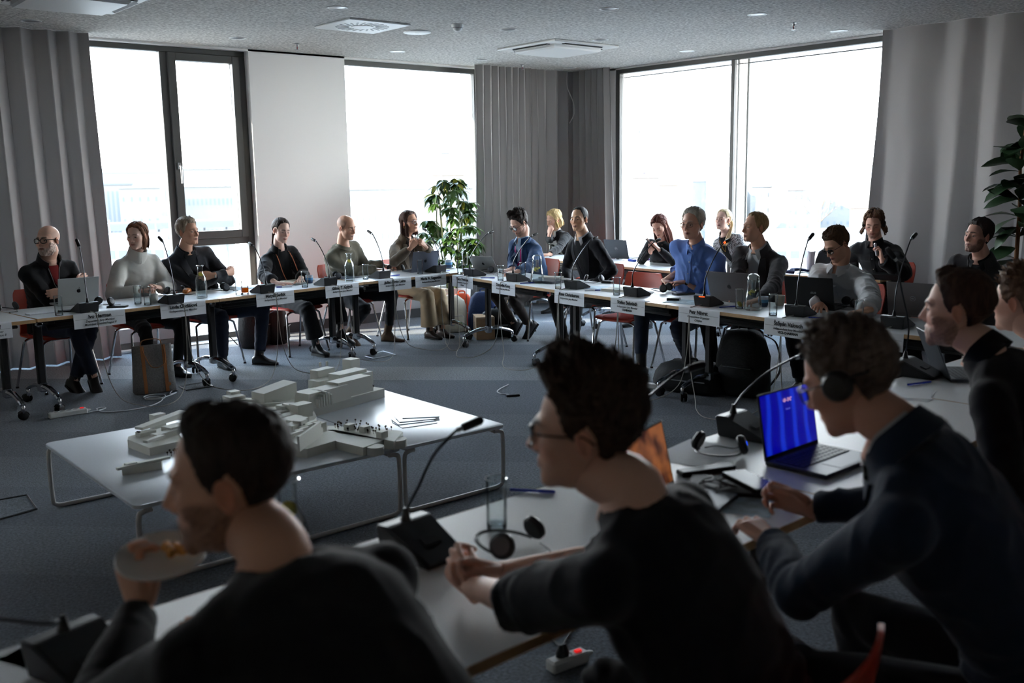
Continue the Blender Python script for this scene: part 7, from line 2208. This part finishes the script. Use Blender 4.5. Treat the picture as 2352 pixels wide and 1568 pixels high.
# second row
seat('P8', (8.66, 9.02), 180, 'chair under the blonde woman in the corner', head=(8.420,9.220,1.178), face=(-52, -20, -6), fem=True, skin=SK['fair'], hair=(206, 178, 128), brow=.4, browcol=(160, 130, 96), open=.4, seed=14,
     style=L_(top=.022, sides=.016, back=.02, part=.15, mess=.2, locks=True, len=-.10, n=120, w=1.2, flare=.018, seed=9, **{'from': 52}), top=L_(kind='blazer', name='jacket', mat=C_black, shirt=C_cream, buttons=False, vw=.04, button=.5),
     R=L_(W=(8.140,8.988,1.012), D=(.1, -.15, 1), P=(1, .2, .1), hint=(1, .4, -1), pose='fist'), L=L_(W=(7.914,8.741,0.790), D=(-.9, .2, 0), P=(0, 0, -1), hint=(-.6, -.4, -1), pose='relaxed'), label='blonde person in a black jacket resting the chin on a hand, second row')
seat('P10', (8.52, 7.52), 182, None, head=(8.200,7.250,1.158), face=(-22, -32, 5), fem=True, skin=SK['fair'], hair=(96, 50, 40), brow=.6, open=.25, seed=15,
     style=L_(top=.018, sides=.014, back=.02, part=-.05, mess=.12, locks=True, len=-.27, n=190, w=1.25, flare=.02, fwd=.03, seed=11, **{'from': 48}), top=L_(kind='crew', name='cardigan', mat=C_black),
     R=L_(W=(7.980,7.177,0.896), D=(-.2, -.35, .9), P=(-.3, -.9, .0), hint=(1, .0, -1), pose='phone'), L=L_(W=(7.980,7.058,0.925), D=(-.3, .6, .75), P=(-.4, .8, .1), hint=(-1, .1, -1), pose='phone'), label='person with long reddish-brown hair bent over a phone, second row')
seat('P12', (9.06, 6.72), 182, 'chair under the woman in the checked jacket', head=(8.860,6.889,1.213), face=(-34, 4, -3), fem=True, skin=SK['pale'], hair=(206, 186, 150), brow=.5, browcol=(150, 124, 96), open=.6, seed=16, lips=(180, 100, 96), front=.088, side=.03, temple=.08,
     style=L_(top=.012, sides=.007, back=.014, part=.0, mess=.12, tail=[(-.02, -.105, .02), (-.05, -.12, -.05), (-.075, -.06, -.13), (-.085, .0, -.24), (-.075, .03, -.30)], seed=3), top=L_(kind='blazer', name='houndstooth_jacket', mat=C_hound, shirt=C_black, buttons=False, collar=False, vw=.06, button=.4), label='blonde person with a ponytail in a houndstooth jacket, second row')
seat('P15', (8.88, 4.94), 184, 'chair under the man with long brown hair', head=(8.480,4.849,1.232), face=(-8, -18, 0), skin=SK['fair'], hair=(104, 76, 56), brow=.7, open=.3, beard=.55, beardcol=(110, 78, 56), beardlen=.004, seed=17, front=.082, headset=L_(behind=False),
     style=L_(top=.026, sides=.016, back=.02, part=.05, mess=.3, locks=True, len=-.085, n=90, w=1.1, flare=.035, tuck=-.02, seed=12, **{'from': 62}), top=L_(kind='shirt', name='overshirt', mat=C_black, loose=.014, add=.012),
     R=L_(w=(.16, .24, .66), dir=(-.3, 1, -.2), palm=(0, 0, -1), hint=(1, -.6, -.4), pose='relaxed'), L=L_(W=(8.220,4.604,0.928), D=(.05, .25, .9), P=(-.5, .8, .2), hint=(-1, -.2, -1), pose='grip'), label='person with long brown hair and a headset holding a small receiver, second row')
seat('P16', (7.52, 3.52), 176, 'chair under the bearded man before the fig tree', head=(7.220,3.300,1.237), face=(-42, 3, -2), skin=(206, 156, 138), hair=(44, 34, 32), brow=.85, open=.55, beard=.75, beardcol=(52, 38, 34), beardlen=.006, seed=18, front=.080, sw=.19,
     style=L_(top=.020, sides=.010, back=.014, part=.25, mess=.2, seed=6), top=L_(kind='blazer', name='blazer', mat=C_grey, shirt=cloth('black_shirt', (30, 31, 35)), buttons=False, vw=.05, button=.45), label='bearded person in a dark grey blazer sitting before the fig tree')
# near row, seen from behind
seat('P17', (.78, 1.04), 96, 'red chair under the short-haired man holding a plate', head=(0.656,1.553,1.200), face=(-104, -6, 0), skin=SK['warm'], hair=(46, 36, 30), brow=.8, open=.5, beard=.8, beardcol=(44, 32, 28), beardlen=.006, seed=19, hs=1.02, sw=.19, size=1.04, front=.085, nb=(0, -.060, .045), fine=True, voxel=.011,
     style=L_(top=.014, sides=.005, back=.007, mess=.3, quiff=.012, seed=7), top=L_(kind='plain', name='sweater', mat=C_black, folds=.8, drop=.008, nb0=-.03, nb1=.012),
     L=L_(W=(0.583,1.836,0.885), D=(-.12, .25, 1), P=(.75, .3, .2), hint=(-1, -.3, -.8), pose='grip'), R=L_(W=(0.793,1.838,0.800), D=(-.6, .5, .0), P=(0, 0, -1), hint=(1, -.2, -.8), pose='relaxed'), label='person with short dark hair and beard in black, holding a plate, seen from behind')
seat('P18', (1.46, 1.08), 102, 'red chair under the young man with messy hair', head=(1.304,1.348,1.210), face=(-98, -2, 0), skin=SK['fair'], hair=(58, 44, 34), brow=.9, open=.7, seed=20, sw=.178, front=.078, jaw=.94, nb=(0, -.060, .045), fine=True, voxel=.011, glasses=L_(th=.0024), beard=.12, beardcol=(70, 52, 44), beardlen=.0,
     style=L_(top=.038, sides=.012, back=.016, mess=.5, quiff=.012, tufts=260, tlen=.030, tw=.005, seed=14, ttop=1.0), top=L_(kind='plain', name='sweater', mat=C_dnavy, sleeve=.03, drop=.008, nb0=-.03, nb1=.012, folds=1.0, loose=.010),
     L=L_(W=(1.270,1.678,0.785), D=(.12, 1, .30), P=(.9, -.1, -.3), hint=(-.7, -.6, -.5), pose='clasp'), R=L_(W=(1.365,1.688,0.790), D=(-.85, .45, .35), P=(-.4, -.4, -.7), hint=(1, -.3, -.5), pose='clasp'), label='young person with messy dark hair and glasses in a dark sweater, hands clasped')
seat('P19', (2.20, .84), 102, 'red chair under the man with headphones', head=(1.917,1.143,1.255), face=(-112, -26, 0), skin=(204, 152, 130), hair=(92, 80, 72), brow=.6, open=.5, seed=21, sw=.19, size=1.06, nb=(0, -.060, .045), fine=True, voxel=.011, glasses=L_(th=.0026), headset=L_(behind=True),
     style=L_(top=.020, sides=.012, back=.014, mess=.55, wave=.8, tufts=120, tlen=.022, seed=15), top=L_(kind='blazer', name='jacket', mat=C_dnj, shirt=C_white, lapel=True, vw=.05, button=.5, folds=1.0),
     L=L_(W=(1.980,1.374,0.800), D=(.35, .9, .12), P=(.1, .1, -1), hint=(-1, -.4, -.5), pose='relaxed'), R=L_(W=(2.227,1.419,0.810), D=(-.25, .95, .25), P=(-.9, -.2, -.2), hint=(1, -.3, -.7), pose='grip'), label='person with headphones and glasses in a navy jacket, looking at a handheld unit')
seat('P20', (3.46, 1.06), 100, 'red chair under the bearded man in the dark sweater', head=(3.211,1.525,1.250), face=(-96, -2, 0), skin=SK['fair'], hair=(70, 50, 38), brow=.7, open=.6, beard=.7, beardcol=(74, 52, 42), beardlen=.007, seed=22, sw=.19, size=1.04, hs=1.03, voxel=.011,
     style=L_(top=.016, sides=.007, back=.010, mess=.25, quiff=.014, seed=16), top=L_(kind='turtle', name='turtleneck_sweater', mat=C_turt, folds=.8, ch=.03), nb=(0, -.045, .025), label='bearded person in profile in a black turtleneck sweater')
seat('P21', (4.15, 1.22), 100, None, head=(3.873,1.596,1.210), face=(-116, -4, 0), skin=SK['fair'], hair=(110, 84, 64), brow=.7, seed=23, style=L_(top=.026, sides=.012, back=.016, mess=.45, tufts=100, tlen=.03, seed=17),
     top=L_(kind='shirt', name='shirt', mat=C_white, folds=1.4), nb=(0, -.045, .025), label='person with light brown hair in a white shirt, cut by the right edge')
chair(5.98 + .42, 6.02, 184, 'empty red chair pushed under the table before the jug')
# things people wear or hold
def worn(key): return PEOPLE[key]['_']
d = worn('P4'); m = mat('orange_cord', (196, 112, 74), .7)
for s in (-1, 1): MB().tube(bez([d['NB'] + V(s * .065, -.04, .015), d['cast'](.90, s * .072, .016), d['cast'](.72, s * .062, .016), d['cast'](.52, s * .050, .016), d['cast'](.36, s * .035, .016)], 6), .0042, 6).build('lanyard_cord', m, d['root'])
d = worn('P7'); m = mat('pink_lanyard', (206, 50, 132), .5)
for s in (-1, 1): MB().slab(np.array([[d['cast'](t, s * (.045 * k + .004) + e, .026) for e in (-.009, .009)] for t, k in zip(np.linspace(.45, .93, 12), np.linspace(0, 1, 12) ** .8)]), .0015 * -1).build('lanyard', m, d['root'], True, 60)
text_mesh('lanyard_print', 'fra', .018, WPLAST, d['root'], d['cast'](.66, -.022, .030), (PI / 2, 0, PI), .0006)
for k in ('P11', 'P3'):
    d = worn(k); W, E, di, pa, pose, a = d['A'][-1]
    ax = unit(W - E); MB().tube([W - ax * .035, W - ax * .008], .030, 16, flat=.9, cap=False).build('watch_strap', mat('watch_black', (26, 24, 24), .5), d['root'])
    q = W - ax * .022 - pa * .030; MB().lathe([(.016, 0), (.016, .006), (0, .007)], 16, c=q, R=frame(ax, -pa)).build('watch_face', STEEL, d['root'])
for k, s in (('P6', -1), ('P12', 1), ('P12', -1), ('P6', 1)):
    d = worn(k); c = d['hc'] + d['Rh'] @ V(s * .078, -.012, -.045)
    MB().tube([c + V(math.cos(a) * .011, 0, math.sin(a) * .011) for a in np.linspace(0, 2 * PI, 14, endpoint=False)], .002, 5, closed=True).build('earring', mat('gold', (206, 160, 80), .3, 1.0), d['root'])
d = worn('P12'); MB().tube(bez([d['cast'](.93, -.05, .014), d['cast'](.80, -.02, .014), d['cast'](.74, .0, .014), d['cast'](.80, .02, .014), d['cast'](.93, .05, .014)], 6), .003, 5).build('necklace', MATS['gold'], d['root'])
def held(key, s, name, label, cat, size, off, m, rot=None, parts=None):
    d = worn(key); W, E, di, pa, pose, a = d['A'][s]
    Rn = frame(di, -pa)
    c = W + Rn @ V(*off)
    base = d['base']; Rb = d['Rw'].T
    o = MB().box((0, 0, 0), size, bev=min(size) * .3).build(name, m, None, True, 30)
    M3 = Rb @ Rn @ (rot if rot is not None else np.eye(3))
    Mx = Matrix([[*map(float, M3[i]), 0] for i in range(3)] + [[0, 0, 0, 1]]); Mx.translation = Vector(Rb @ c + base)
    o.matrix_world = Mx
    return tag(o, label, cat)
held('P2', -1, 'phone', 'phone in a tan case held by the woman in white', 'phone', (.074, .148, .011), (.0, .09, -.045), mat('tan_case', (176, 124, 86), .5), rotz(.5) @ rotx(.3))
held('P10', -1, 'phone', 'dark phone held up by the dark-haired woman', 'phone', (.072, .148, .009), (.015, .105, -.030), PHB, rotz(.1))
held('P15', -1, 'receiver', 'small silver receiver held by the man with long hair', 'receiver', (.05, .12, .022), (.01, .10, -.034), mat('receiver_grey', (150, 152, 156), .4, .4), rotz(.15))
slab_item('handheld_unit', 'black handheld unit between the hands of the man with headphones', 'receiver', (2.397,1.742,0.765), (.085, .19, .018), -.35, PHB, z=.765)
# the plate and snack in the near man's hand
p = V(*(0.620,1.802,0.985))
t = thing('held_plate', 'white plate held up by the man in black', 'plate', p, .6); t.rotation_euler = (.10, -.20, .6)
MB().lathe([(0, 0), (.05, 0), (.084, .013), (.082, .016), (.049, .004), (0, .004)], 40).build('dish', mat('cup_white', (214, 212, 206), .4), t)
b = MB(); r_ = random.Random(1)
for k in range(9): b.sph((r_.uniform(-.018, .018), r_.uniform(-.014, .014), r_.uniform(0, .016)), r_.uniform(.008, .013), 8)
o = b.build('snack', mat('golden_bread', (206, 150, 78), .7, noise=(60, .3)), None, True, 180); o.location = tuple(V(*(0.638,1.777,1.005))); tag(o, 'small golden bread snack on the held plate', 'snack')
power_strip(V(*(2.112,2.351,0.000)), V(*(2.272,2.335,0.000)), 'white power strip with black plugs on the floor between the near chairs', 3, 2)
for k in range(3):
    q = V(*(2.187,2.347,0.000))
    floor_cord([(q[0] + .03 * k, q[1] + .02), (q[0] + .1, q[1] + .12 + .05 * k), (q[0] + .25 - .1 * k, q[1] + .25), (q[0] - .1 + .1 * k, q[1] + .42), (q[0] + .2 * k, q[1] + .6)], ['black cord running from the near power strip toward the table', 'black cord curling beside the near power strip', 'black cord bending away from the near power strip'][k], BLACK, .0045)
